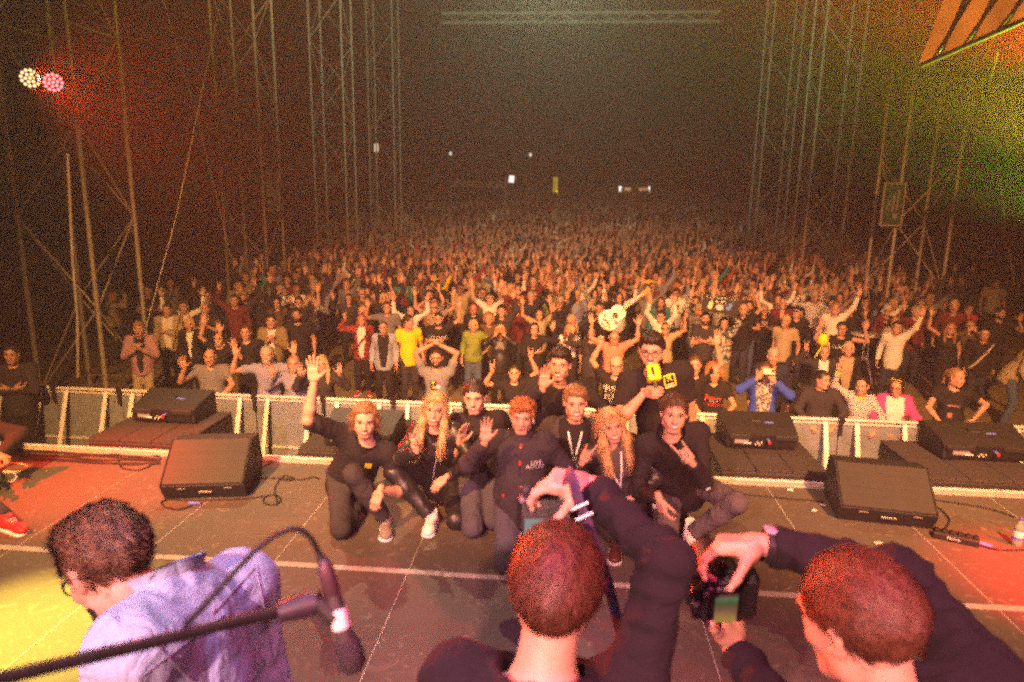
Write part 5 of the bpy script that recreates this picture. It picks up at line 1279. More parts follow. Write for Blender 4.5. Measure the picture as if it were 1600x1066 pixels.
# second rows and deeper: u, v, height, arms, hair, top, label, options
W = 'people'
ROWS = [
 (342, 519, 1.66, ('up', 'low'), ('medium', 'dark'), T(BLK), 'dark-haired woman in black with one arm up and one palm out', dict(fem=True)),
 (384, 508, 1.76, ('wave', 'down'), ('short', 'brown'), T(BLK), 'man in black polo with open collar waving one hand', dict(face='m2', vneck=.10)),
 (464, 482, 1.82, ('down', 'down'), ('crew', 'black'), T(BLK), 'heavy bearded man in plain black tee standing with arms down', dict(build=1.2, face='m2', beard=('black', .004, -.05), skin=2, legs=DKJ)),
 (424, 492, 1.76, ('clasp', 'clasp'), ('crew', 'dark'), JK(KHA), 'slim man in olive brown jacket with hands clasped', dict(inner=(WHT, .03), face='m2')),
 (565, 491, 1.66, ('horns', 'down'), ('longwave', 'red'), ('shirt', PLAID, 1.9, .028), 'red-haired woman in red plaid shirt over white tee, bag strap across', dict(fem=True, inner=(WHT, .055), shoes=('sneaker', [RED, M_WHITE, M_WHITE]), strap=1)),
 (599, 503, 1.66, ('down', 'down'), ('bun', 'brown'), ('jacket', DEN, 1.9, .024), 'woman in pale denim jacket over black top with arms down', dict(fem=True, face='f2', inner=(BLK, .075))),
 (638, 493, 1.76, ('down', 'down'), ('crew', 'dark'), T(YLW), 'man in bright yellow tee turned towards his neighbour', dict(turn=.9, rz=.45, face='m2', legs=CHAR, shoes=('sneaker', BROWN_SHOE))),
 (740, 500, 1.62, ('down', 'hip'), ('medium', 'blond'), ('sweater', GRN, 1.6, .018), 'blond woman in olive green sweater and pale blue jeans', dict(fem=True, face='f2', legs=JEAN, hem=-.10, shoes=('sneaker', BROWN_SHOE))),
 (782, 508, 1.64, ('phone', 'phone'), ('bob', 'blond'), JK(LEA), 'woman in black leather jacket filming with an orange phone', dict(fem=True, phone=(.62, .16, .05), legs=BLK)),
 (835, 505, 1.68, ('cross', 'wave'), ('medium', 'dark'), JK(BLK), 'smiling dark-haired woman in black jacket waving one hand', dict(fem=True)),
 (890, 505, 1.66, ('down', 'down'), ('longwave', 'light'), ('crop_top', WHT, .45, .010), 'woman with long light brown hair in white cropped top', dict(fem=True, face='f2', hem=.10)),
 (925, 511, 1.68, ('wave', 'down'), ('bob', 'dark'), LS(CHAR), 'woman with dark bob in charcoal sweater waving beside coral shirt man', dict(fem=True)),
 (960, 517, 1.72, ('upout', 'upout'), ('balding', 'grey'), T(COR), 'shouting older man in coral tee holding the white guitar overhead', dict(face='m4', glasses=M_BLACK, build=1.06)),
 (685, 489, 1.76, ('down', 'upout'), ('capback', 'black', BLK), T(BLK), 'bearded man in black cap and black printed tee, one arm high', dict(beard=('dark', .004, -.05), text='RELOAD')),
 (642, 478, 1.66, ('upout', 'upout'), ('bob', 'dark'), LS(WHT), 'woman in cream cardigan with white scarf, both hands up', dict(fem=True, face='f2')),
 (679, 471, 1.76, ('upout', 'upout'), ('crew', 'light'), T(PATT), 'man in sunglasses and dotted shirt, both arms thrown up', dict(glasses=M_BLACK, shades=1)),
 (609, 447, 1.74, ('low', 'low'), ('cap', 'dark', CHAR), JK(RED), 'person in red jacket and dark cap in the packed crowd', dict(face='m2')),
 (605, 472, 1.76, ('wave', 'down'), ('crew', 'brown'), T(GREY), 'man in dark grey tee waving beside the plaid shirt woman', dict()),
 (740, 475, 1.66, ('down', 'down'), ('bob', 'red'), LS(BLK), 'woman in glasses and black sweater behind green sweater woman', dict(fem=True, glasses=M_BLACK)),
 (764, 490, 1.64, ('down', 'down'), ('bigcurl', 'light'), LS(BRN), 'curly light-haired woman in brown beside the leather jacket', dict(fem=True, face='f2')),
 (784, 477, 1.76, ('down', 'up'), ('part', 'dark'), JK(CHAR), 'dark-haired man in charcoal jacket with one palm up high', dict()),
 (843, 484, 1.66, ('upout', 'up'), ('bigcurl', 'black'), T(BEI), 'woman with big dark curls in beige tee, both arms up', dict(fem=True)),
 (830, 456, 1.78, ('down', 'upout'), ('short', 'grey'), JK(NAVY), 'grey-haired man in navy jacket stretching one arm up', dict(face='m2')),
 (789, 438, 1.68, ('up', 'low'), ('long', 'dark'), JK(ORA, .018), 'woman in orange cardigan with one arm straight up', dict(fem=True)),
 (734, 442, 1.68, ('down', 'upout'), ('long', 'blond'), LS(KHA), 'long-haired blond woman in khaki with one arm up', dict(fem=True)),
 (684, 438, 1.78, ('horns', 'down'), ('cap', 'navy', NAVY), T(CHAR), 'man in navy cap and sunglasses showing horns', dict(glasses=M_BLACK, shades=1)),
 (467, 464, 1.80, ('down', 'upout'), ('short', 'dark'), T(BLK), 'man in glasses and black tee with raised bent arm, emblem on chest', dict(glasses=M_BLACK, text='//')),
 (433, 466, 1.66, ('down', 'horns'), ('long', 'dark'), LS(BRN), 'dark long-haired woman in brown showing horns', dict(fem=True)),
 (407, 452, 1.78, ('wave', 'up'), ('cap', 'grey', GREY), JK(BLK), 'man in grey cap and black jacket, both hands up', dict(face='m2')),
 (366, 461, 1.78, ('hornsup', 'down'), ('short', 'dark'), LS(MAR, .02), 'man in maroon sweater making horns beside the cap man', dict(face='m4')),
 (381, 454, 1.78, ('down', 'hornsup'), ('cap', 'grey', GREY), JK(CHAR), 'bearded man in cap with horn sign behind the maroon sweater', dict(beard=('brown', .005, -.05))),
 (545, 460, 1.68, ('wave', 'down'), ('bob', 'dark'), JK(CHAR), 'woman in glasses and dark coat waving behind the plaid shirt', dict(fem=True, glasses=M_BLACK)),
 (567, 479, 1.66, ('down', 'down'), ('medium', 'blond'), LS(BLK), 'blond woman in glasses just behind the red plaid shirt', dict(fem=True, glasses=M_BLACK)),
 (566, 451, 1.72, ('low', 'low'), ('balding', 'grey'), LS(BRN), 'balding man in glasses holding both palms out', dict(glasses=M_BLACK)),
 (217, 503, 1.74, ('clasp', 'clasp'), ('tousled', 'light'), ('shirt', PKS, 1.9, .022), 'man in open dusty pink shirt and pale trousers, hands at chin', dict(face='m4', inner=(BLK, .05), legs=BEI)),
 (261, 475, 1.76, ('down', 'cross'), ('crew', 'dark'), JK(BEI), 'man in beige jacket over white printed tee holding a drink', dict(face='m2', inner=(WHT, .07))),
 (296, 497, 1.66, ('down', 'low'), ('medium', 'blond'), JK(BLK), 'blond woman in black blazer with white scarf', dict(fem=True, face='f2', inner=(WHT, .02))),
 (231, 446, 1.78, ('cross', 'cross'), ('crew', 'dark'), T(BLK), 'man in black tee standing with folded arms', dict(face='m2')),
 (265, 436, 1.78, ('down', 'down'), ('balding', 'brown'), JK(GREY), 'tall man in grey jacket at the dim edge of the crowd', dict(face='m2')),
 (287, 471, 1.72, ('upout', 'upout'), ('short', 'brown'), LS(WHT), 'man in cream top with dark strap, both arms spread up', dict(face='m4')),
 (320, 473, 1.76, ('clasp', 'clasp'), ('bald', 'dark'), T(NAVY), 'bald man in navy tee clapping his hands', dict()),
 (325, 455, 1.74, ('hornsup', 'down'), ('short', 'brown'), JK(BLK), 'man with glasses in black jacket, horn sign behind the bald man', dict(glasses=M_BLACK)),
 (172, 454, 1.74, ('phone', 'phone'), ('capback', 'dark', MAR), ('shirt', BEI, 1.9, .02), 'person in cream shirt turned away behind the tower leg', dict(rz=2.2)),
 (936, 470, 1.78, ('down', 'hold'), ('hat', 'dark', BLK), JK(BLK), 'man in black brimmed hat and dark jacket', dict(face='m2')),
 (968, 458, 1.74, ('upout', 'upout'), ('long', 'dark'), LS(WHT), 'long-haired person in cream top, both arms spread, behind the guitar', dict(fem=True)),
 (1014, 448, 1.76, ('down', 'down'), ('curly', 'grey'), LS(KHA), 'curly grey-haired man in khaki sweater', dict(face='m2')),
 (1033, 465, 1.70, ('down', 'down'), ('longwave', 'dark'), JK(TEAL), 'woman in teal jacket over white patterned top', dict(fem=True, face='f2', inner=(PATT, .05))),
 (1040, 504, 1.68, ('down', 'point'), ('bun', 'dark'), T(BEI), 'woman in glasses and beige striped tee pointing up', dict(fem=True, glasses=M_BLACK)),
 (1103, 488, 1.80, ('cross', 'cross'), ('crew', 'dark'), T(CHAR), 'man with short beard in charcoal tee under the black board', dict(face='m2', beard=('dark', .003, -.05))),
 (1132, 497, 1.66, ('cross', 'hold'), ('hood', 'dark', BLK), LS(CAMO, .03), 'woman in hood and camouflage fleece holding up the board', dict(fem=True, legs=KHA)),
 (1087, 463, 1.80, ('down', 'hold'), ('capback', 'dark', BLK), T(BLK), 'bearded man in black cap gripping the board edge', dict(face='m2', beard=('black', .006, -.05))),
 (1069, 431, 1.80, ('down', 'down'), ('crew', 'dark'), T(BLK), 'tall man in plain black tee behind the teal jacket', dict(face='m2')),
 (1154, 444, 1.80, ('down', 'down'), ('balding', 'brown'), LS(MAR), 'balding man behind the raised black board', dict(face='m2')),
 (1171, 470, 1.80, ('hip', 'cross'), ('crew', 'dark'), T(BLK), 'bearded man in black tee with pale figure print', dict(face='m2', beard=('dark', .004, -.05), text='I', legs=JEAN)),
 (1195, 477, 1.68, ('clasp', 'clasp'), ('short', 'grey'), T(BLK), 'older woman in glasses clapping in black tee', dict(fem=True, glasses=M_BLACK)),
 (1224, 466, 1.78, ('down', 'down'), ('bald', 'dark'), T(MAR), 'grinning bald man in dark red printed tee', dict()),
 (1209, 544, 1.80, ('down', 'down'), ('short', 'grey'), JK(NAVY), 'tall grey-haired man in navy jacket behind the filming man', dict(face='m2')),
 (1246, 479, 1.82, ('low', 'down'), ('cap', 'dark', BLK), LS(BLK, .02), 'young man in black cap and black shirt raising one palm', dict(turn=-.4, legs=DKJ)),
 (1289, 540, 1.64, ('horns', 'down'), ('bun', 'light'), JK(CHAR), 'woman in charcoal jacket over white top showing horns', dict(fem=True, inner=(WHT, .04))),
 (1326, 535, 1.66, ('down', 'down'), ('medium', 'blond'), JK(BLK), 'smiling blond woman in black cardigan over beige dress', dict(fem=True, inner=(BEI, .07))),
 (1316, 504, 1.74, ('wave', 'wave'), ('crew', 'dark'), NO(BLK), 'man in glasses and black sleeveless top with white lettering, both hands up', dict(glasses=M_BLACK, text='LUVVE', face='m4')),
 (1330, 475, 1.72, ('low', 'low'), ('short', 'dark'), T(BLK), 'woman in glasses with palm before her chest behind the sleeveless man', dict(fem=True, glasses=M_BLACK)),
 (1376, 461, 1.68, ('upout', 'upout'), ('bigcurl', 'black'), ('jacket', LBL, 1.9, .02), 'woman with black curls in light blue jacket, both arms up', dict(fem=True, inner=(BLK, .05))),
 (1387, 478, 1.66, ('down', 'clasp'), ('short', 'white'), LS(MAR), 'white-haired woman in glasses and dark print sweater', dict(fem=True, glasses=M_BLACK)),
 (1400, 495, 1.66, ('down', 'cross'), ('medium', 'light'), T(C_('stone_grey', (.30, .28, .25)), .62, .014), 'woman in stone grey tee and blue jeans beside the bistro table', dict(fem=True, face='f2', legs=JEAN, turn=-.5, shoes=('sneaker', BROWN_SHOE))),
 (1440, 464, 1.80, ('down', 'cross'), ('cap', 'dark', BLK), T(BLK), 'man in black cap, black printed tee and shorts', dict(text='JOY', face='m2', legs=BLK, legcut=.02, bareleg=1)),
 (1486, 504, 1.70, ('upout', 'down'), ('long', 'light'), NO(BLK), 'woman in black tank top with one arm raised high', dict(fem=True)),
 (1539, 513, 1.68, ('down', 'down'), ('bun', 'dark'), LS(BLK), 'woman in black with a pale bag strap across', dict(fem=True, face='f2', strap=1, legs=DKJ)),
 (1564, 481, 1.80, ('down', 'low'), ('crew', 'dark'), T(BLK), 'bearded man in dark tee raising a palm in the dim edge', dict(beard=('dark', .005, -.05), turn=.5)),
 (1557, 437, 1.84, ('down', 'down'), ('crew', 'dark'), T(BEI, .62, .02), 'broad man in beige tee standing in the dim edge', dict(face='m2', build=1.2)),
 (1517, 501, 1.66, ('face', 'face'), ('bob', 'light'), LS(BRN), 'woman with both hands at her eyes in the dim edge', dict(fem=True)),
 (1503, 432, 1.76, ('up', 'up'), ('short', 'dark'), LS(CHAR), 'person in dark sweater with both arms up beside the beige tee', dict()),
 (1592, 515, 1.84, ('down', 'down'), ('short', 'brown'), ('shirt', BEI, 1.2, .024), 'man in loose beige shirt and blue jeans leaning sideways', dict(rz=1.0, legs=JEAN, lean=.5)),
]
def holder_phone(o, J, col, lab):
    pc = (J['wa']+J['wb'])/2+A3([0, -.05, .11]); c = Matrix.Rotation(o.rotation_euler[2], 3, 'Z') @ Vector(pc)
    t = MB().box((0, 0, 0), (.155, .012, .078), bev=.004).build('mobile_phone', mat('phone_%d' % int(col[0]*100), col, .4, .05), loc=Vector(o.location)+c); tag(t, lab, 'phone')
CROWD_J = {}
for (u, v, H, arms, hair, top, label, kw) in ROWS:
    kw = dict(kw); ph = kw.pop('phone', None); tx = kw.pop('text', None); strap = kw.pop('strap', None)
    if tx or strap: kw['print'] = 1
    o, J = person(u, v, H, arms, hair, top, label, **kw)
    CROWD_J[label] = (o, J)
    if ph: holder_phone(o, J, ph, 'orange mobile phone held up by the woman in leather jacket')
    if tx: chest_text(o, J, (0, 0, 0), tx, .10 if len(tx) > 1 else .26, PW_, 0, .62)
    if strap: chest_patch(o, J, (0, 0, 0), .035, .62, mat('strap_pale', (.45, .40, .34), .8) if H > 1.67 else BLK, 0, .45, 'bag_strap', .008, 8, tilt=-.6)
# pair standing in shadow in the pit by the first tower
for (u, v, y, top, lab, kw) in [(16, 530, 8.6, JK(CHAR), 'steward in dark jacket standing in the dim pit by the tower', dict(face='m2'))]:
    x = on_y(u, v, y)[0]; hh = on_y(u, v, y)[2]-GROUND
    person(u, v, min(hh, 1.86), ('cross', 'cross'), ('crew', 'dark'), top, lab, xy=(x, y), **kw)

# ------------------------------------------------------------------ things the crowd holds or stands at
def bistro_table(u, v, label):
    p = on_z(u, v, GROUND+1.10); t = empty('bistro_table', (p[0], p[1], GROUND))
    MB().lathe([(.001, 1.075), (.34, 1.075), (.35, 1.085), (.35, 1.10), (.34, 1.11), (.001, 1.11)], 28).build('table_top', mat('table_white', (.60, .56, .50), .5, .1), t)
    for k in range(4):
        a = k*math.pi/2+.4; MB().tube([(.05*math.cos(a), .05*math.sin(a), 1.07), (.07*math.cos(a), .07*math.sin(a), .55), (.28*math.cos(a), .28*math.sin(a), .01)], .016, 8).build('leg', M_ALU, t)
    MB().tube([(0, 0, .50), (0, 0, .60)], .06, 10).build('collar', M_ALU, t); TAKEN.append((p[0], p[1]))
    tag(t, label, 'table', 'standing tables in the crowd'); return p
p = bistro_table(1289, 466, 'tall white bistro table with glasses on it, behind the cap man')
for k, (dx, dy, hgt) in enumerate([(-.10, -.05, .13), (.05, .08, .20), (.14, -.08, .12), (-.02, .0, .16)]):
    o = MB().lathe([(.001, 0), (.030, 0), (.034, hgt*.5), (.036, hgt), (.033, hgt), (.030, hgt*.5), (.001, .01)], 12).build('drinking_glass', mat('amber_drink', (.45, .25, .06), .15, .1, spec=.6), loc=(p[0]+dx, p[1]+dy, GROUND+1.111)); tag(o, 'drinking glass with amber drink on the bistro table behind the cap man', 'glass', 'glasses on the bistro table')
p = bistro_table(1356, 522, 'tall bistro table beside the woman in stone grey tee')
o = MB().box((0, 0, .02), (.16, .11, .04), bev=.01).build('bag', mat('bag_dark', (.03, .025, .02), .6), loc=(p[0]-.05, p[1], GROUND+1.112)); tag(o, 'small dark bag lying on the bistro table near stone grey tee', 'bag')
# black board with painted instruments
cn = [(1099, 457), (1157, 463), (1152, 498), (1096, 485)]
yb = crowd_xy(1103, 488, 1.80)[1]-.32
q = [on_y(u, v, yb) for u, v in cn]; c0 = sum(q)/4; ex = _n(q[1]-q[0]); ez = _n(q[0]-q[3]); ey = _n(np.cross(ez, ex)); ez = np.cross(ex, ey); wv, hv = np.linalg.norm(q[1]-q[0]), np.linalg.norm(q[0]-q[3])
RB = np.stack([ex, ey, ez], 1)
t = empty('picture_board', tuple(c0))
MB().box((0, 0, 0), (wv, .015, hv), RB, bev=.004).build('board', mat('board_black', (.030, .028, .026), .8, .2, 40), t)
def bd(name, m, shapes):
    g = MB()
    for k, a in shapes:
        if k == 'e': g.ball(RB @ A3([a[0], -.010, a[1]]), (a[2], .004, a[3]), 12, RB @ euler(0, a[4] if len(a) > 4 else 0, 0))
        else: g.tube([RB @ A3([a[0], -.011, a[1]]), RB @ A3([a[2], -.011, a[3]])], a[4], 6)
    g.build(name, m, t)
s = wv/1.0
CRM = mat('paint_cream', (.72, .66, .36), .7, .1); BLP = mat('paint_blue', (.12, .25, .60), .7, .1)
for nm, m_, cx, sg, rot in (('painted_guitar', CRM, -.27, 1, .15), ('painted_guitar', BLP, .24, 1, .5)):
    R2 = lambda x, z: (cx*s+(x*math.cos(rot)+z*math.sin(rot))*s, (-.05+(-x*math.sin(rot)+z*math.cos(rot)))*s)
    bd(nm, m_, [('e', (*R2(0, -.04), .075*s, .065*s, rot)), ('e', (*R2(0, .045), .060*s, .055*s, rot)), ('t', (*R2(0, .06), *R2(0, .26), .010*s)), ('e', (*R2(-.035, .085), .018*s, .03*s, rot)), ('e', (*R2(.035, .085), .018*s, .03*s, rot)), ('e', (*R2(0, .28), .018*s, .03*s, rot))])
bd('painted_drum_kit', PW_, [('e', (-.02*s, -.08*s, .10*s, .085*s)), ('e', (-.11*s, .06*s, .045*s, .022*s, .3)), ('e', (.03*s, .07*s, .05*s, .024*s, -.2)), ('t', (-.12*s, -.05*s, -.15*s, -.15*s, .006*s)), ('t', (.07*s, -.05*s, .10*s, -.17*s, .006*s)), ('t', (.12*s, .10*s, .02*s, .12*s, .007*s)), ('t', (-.18*s, .11*s, -.10*s, .14*s, .007*s)), ('t', (.10*s, .0, .12*s, .10*s, .005*s))])
rr_ = random.Random(4); bd('painted_speck', CRM, [('e', (rr_.uniform(-.45, .45)*wv, hv*rr_.uniform(.30, .46), .008, .008)) for _ in range(34)])
tag(t, 'black board with painted guitars and drum kit held above the crowd', 'board')
# white guitar with painted flowers
yg = crowd_xy(960, 517, 1.72)[1]-.16
gb, gh = on_y(953, 499, yg), on_y(1001, 461, yg); t = empty('white_guitar', tuple(gb)); ez = _n(gh-gb); RG = rot_to(ez, (1, .0, .3)); ex = np.cross(A3([0, 1, 0]), ez); ex = _n(ex); ey = np.cross(ez, ex); RG = np.stack([ex, ey, ez], 1); gs = np.linalg.norm(gh-gb)/.62
GP = [ell((0, 0, -.03), (.185, .05, .155), k=.05), ell((0, 0, .17), (.135, .05, .12), k=.05)]
v, f = sdf_mesh(GP, .014, cuts=[((0, -.035, 0), (0, -1, 0)), ((0, .035, 0), (0, 1, 0))])
MB().add((v*gs) @ RG.T, f, 0).build('body', mat('guitar_cream', (.82, .76, .66), .35, .05), t)
MB().box(RG @ A3([0, -.045, .45])*gs, A3([.045, .02, .40])*gs, RG, bev=.004).build('neck', mat('guitar_neck', (.60, .45, .30), .5, .1), t)
MB().box(RG @ A3([0, -.045, .72])*gs, A3([.075, .02, .15])*gs, RG, bev=.006).build('headstock', mat('guitar_head', (.45, .20, .05), .5, .1), t)
MB().ball(RG @ A3([0, -.036, .11])*gs, A3([.05, .003, .05])*gs, 16, RG).build('sound_hole', M_MOUTH, t)
MB().box(RG @ A3([0, -.040, -.06])*gs, A3([.13, .012, .03])*gs, RG, bev=.003).build('bridge', mat('guitar_bridge', (.20, .10, .04), .6), t)
for k in range(6): MB().tube([RG @ A3([-.015+.006*k, -.062, -.06])*gs, RG @ A3([-.012+.005*k, -.062, .66])*gs], .0012, 4).build('string', M_ALU, t)
rr_ = random.Random(9); pal = [mat('petal_%d' % i, c, .6, .1) for i, c in enumerate([(.70, .06, .10), (.85, .55, .05), (.10, .35, .08), (.08, .22, .55), (.75, .25, .40)])]
for k in range(20):
    a = rr_.uniform(0, 6.28); rr2 = rr_.uniform(.10, .165); MB().ball(RG @ A3([rr2*math.cos(a), -.037, -.03+rr2*.80*math.sin(a)])*gs, A3([.022, .004, .016])*gs*rr_.uniform(.7, 1.3), 8, RG).build('painted_flower', pal[k % 5], t)
tag(t, 'white acoustic guitar painted with flowers held up in the crowd', 'guitar')
# yellow balloon-like bat and bright things near the cap man
o = MB().ball((0, 0, 0), (.085, .07, .11), 14).tube([(0, 0, -.1), (-.10, 0, -.30)], .012, 6).build('foam_bat', mat('lime_foam', (.62, .66, .03), .6), loc=tuple(on_y(1286, 531, crowd_xy(1289, 540, 1.64)[1]-.12))); tag(o, 'lime yellow foam bat beside the woman showing horns', 'toy')

# ------------------------------------------------------------------ the crowd: the packed rows behind
VAR = []
rv = random.Random(21)
poses = [('up', 'up'), ('upout', 'upout'), ('wave', 'down'), ('down', 'up'), ('down', 'down'), ('up', 'down'), ('clasp', 'clasp'), ('horns', 'down'), ('down', 'upout'), ('wave', 'wave'), ('cross', 'down'), ('face', 'down'), ('down', 'hornsup'), ('low', 'low'), ('upout', 'up'), ('phone', 'phone')]
pose_txt = {('up', 'up'): 'both arms straight up', ('upout', 'upout'): 'both arms spread high', ('wave', 'down'): 'one hand waving', ('down', 'up'): 'one arm straight up', ('down', 'down'): 'arms down', ('up', 'down'): 'one arm held high', ('clasp', 'clasp'): 'hands clasped', ('horns', 'down'): 'one horn sign', ('down', 'upout'): 'one arm reaching out', ('wave', 'wave'): 'both hands waving', ('cross', 'down'): 'one arm across the chest', ('face', 'down'): 'one hand at the mouth', ('down', 'hornsup'): 'a high horn sign', ('low', 'low'): 'both palms out', ('upout', 'up'): 'arms thrown up', ('phone', 'phone'): 'hands held together by the face'}
mst = ['short', 'crew', 'quiff', 'part', 'short', 'balding', 'cap', 'tousled', 'curly']; fst = ['long', 'bob', 'medium', 'bun', 'longwave', 'bigcurl', 'pony', 'short']
for k in range(32):
    fem = k % 2 == 1; ps = poses[k % 16]
    J = stand(1.68 if fem else 1.78, fem, rv.uniform(.95, 1.12), ps, 0, rv.uniform(-.35, .35), rv.uniform(-.1, .1), rv.uniform(-.1, .12), jit=1., rnd=rv)
    st = (fst if fem else mst)[k//2 % (8 if fem else 9)]
    long_ = rv.random() < .55
    S = dict(face=rv.choice(['f1', 'f2', 'f3'] if fem else ['m1', 'm2', 'm3', 'm4']), hair=(st, 'brown', BLK) if st in ('cap',) else (st, 'brown'), top=(('sweater' if rv.random() < .5 else 'jacket', BLK, 1.93, .02) if long_ else ('shirt', BLK, .62, .013)), legs=DKJ, seed=k+200, glasses=M_BLACK if rv.random() < .25 else None)
    o = make_person(J, S, 'mid'); VAR.append((o, J, S, ps, fem, st))
TOPS = [('black', BLK, 9), ('charcoal', CHAR, 6), ('grey', GREY, 3), ('navy', NAVY, 4), ('brown', BRN, 3), ('maroon', MAR, 3), ('white', WHT, 3), ('beige', BEI, 3), ('khaki', KHA, 2), ('red', RED, 1), ('pale blue', LBL, 2), ('olive', GRN, 1), ('lavender grey', LAV, 1), ('yellow', YLW, 1), ('coral', COR, 1), ('red plaid', PLAID, 1), ('striped', STRI, 1), ('dotted', PATT, 2), ('camouflage', CAMO, 1), ('grey print', GRAPH, 2), ('teal', TEAL, 1)]
bag = [t_ for t_ in TOPS for _ in range(t_[2])]
HC = [('dark', 4), ('brown', 5), ('light', 3), ('blond', 3), ('grey', 3), ('black', 2), ('ginger', 1)]
hbag = [h_ for h_, n_ in HC for _ in range(n_)]
hname = {'dark': 'dark', 'brown': 'brown', 'light': 'light brown', 'blond': 'blond', 'grey': 'grey', 'black': 'black', 'ginger': 'ginger'}
stn = {'short': 'short', 'crew': 'cropped', 'quiff': 'swept-up', 'part': 'parted', 'balding': 'thinning', 'tousled': 'tousled', 'curly': 'curly', 'long': 'long', 'bob': 'bobbed', 'medium': 'chin-length', 'bun': 'tied-up', 'longwave': 'long wavy', 'bigcurl': 'big curly', 'pony': 'ponytailed'}
rc = random.Random(5)
taken = np.array(TAKEN)
def free(x, y, d):
    return len(PTS) == 0 or np.min(np.hypot(PTSA[:len(PTS), 0]-x, PTSA[:len(PTS), 1]-y)) > d
gx_, gy_ = crowd_xy(968, 458, 1.74)
TAKEN += [(gx_-.1*k, gy_-.6*k) for k in range(1, 5)]+[(crowd_xy(1103, 488, 1.8)[0]+.3, yb-.5*k) for k in range(1, 4)]
PTS = list(TAKEN); PTSA = np.zeros((4000, 2)); PTSA[:len(PTS)] = PTS
def bounds(y):     # the crowd narrows to a lane and widens far back
    l = -8.2-(y-14)*.22 if y < 40 else -13.9-(y-40)*.20
    r = 8.6+(y-14)*.26 if y < 40 else 15.4+(y-40)*.22
    return max(l, -24), min(r, 26)
def scatter(y0, y1, d, tries):
    out = []
    for _ in range(tries):
        y = rc.uniform(y0, y1); l, r = bounds(y); x = rc.uniform(l, r)
        if len(PTS) < 3990 and free(x, y, d): PTSA[len(PTS)] = (x, y); PTS.append((x, y)); out.append((x, y))
    return out
yfirst = sorted(t_[1] for t_ in TAKEN)[len(TAKEN)//2]
spots = sorted(scatter(13.6, 16.6, .80, 900)+scatter(16.6, 40., .62, 11000), key=lambda q: q[1])
vis = []
for (x, y) in spots:
    u, v, _ = proj((x, y, GROUND+1.7))
    if -20 < u < 1620: vis.append((x, y))
N_IND = 300-NCROWD[0]
WT = [i for i in range(32) for _ in range(3 if VAR[i][3] in (('up', 'up'), ('upout', 'upout'), ('down', 'up'), ('up', 'down'), ('down', 'upout'), ('upout', 'up'), ('wave', 'down')) else 1)]
used = [False]*len(VAR)
for (x, y) in vis[:N_IND]:
    k = rc.choice(WT); o0, J, S, ps, fem, st = VAR[k]
    if used[k]: o = copy_tree(o0)
    else: o = o0; used[k] = True
    tn, tm, _ = rc.choice(bag); hc = rc.choice(hbag)
    if st == 'balding' and hc in ('blond', 'ginger'): hc = 'grey'
    o.location = (x, y, gz(y)); sc_ = rc.uniform(.95, 1.05); o.scale = (sc_, sc_, sc_*rc.uniform(.98, 1.03)); o.rotation_euler = (0, 0, math.atan2(-x, y)*.7+rc.uniform(-.4, .4))
    o.material_slots[0].material = SKINS[rc.choice([0, 0, 1, 1, 2, 3])]; 
    for ch in o.children:
        nm = ch.name.split('.')[0]
        if nm == 'hair': ch.material_slots[0].material = hair_mat(hc)
        elif nm in ('shirt', 'sweater', 'jacket'): ch.material_slots[0].material = tm; gn = nm
        elif nm == 'cap': ch.material_slots[0].material = rc.choice([BLK, NAVY, GREY])
    hd = 'bald' if st == 'bald' else 'wearing a cap' if st == 'cap' else stn[st]+' '+hname[hc]+' hair'
    zone = 'mid crowd' if y < 19 else 'further rows' if y < 23 else 'back rows'
    tag(o, '%s in %s %s, %s, %s, %s' % ('woman' if fem else 'man', tn, gn, hd, pose_txt[ps], zone) if st != 'bald' else 'bald man in %s %s, %s, in the %s' % (tn, gn, pose_txt[ps], zone), 'person', 'people in the packed crowd')
    o['label'] = ' '.join(o['label'].split()[:16])
for k, (o0, *_r) in enumerate(VAR):
    if not used[k]:
        for ch in list(o0.children): bpy.data.objects.remove(ch)
        bpy.data.objects.remove(o0)
print('crowd individuals', NCROWD[0], len(vis[:N_IND]), 'spots', len(vis), time.time()-T0)
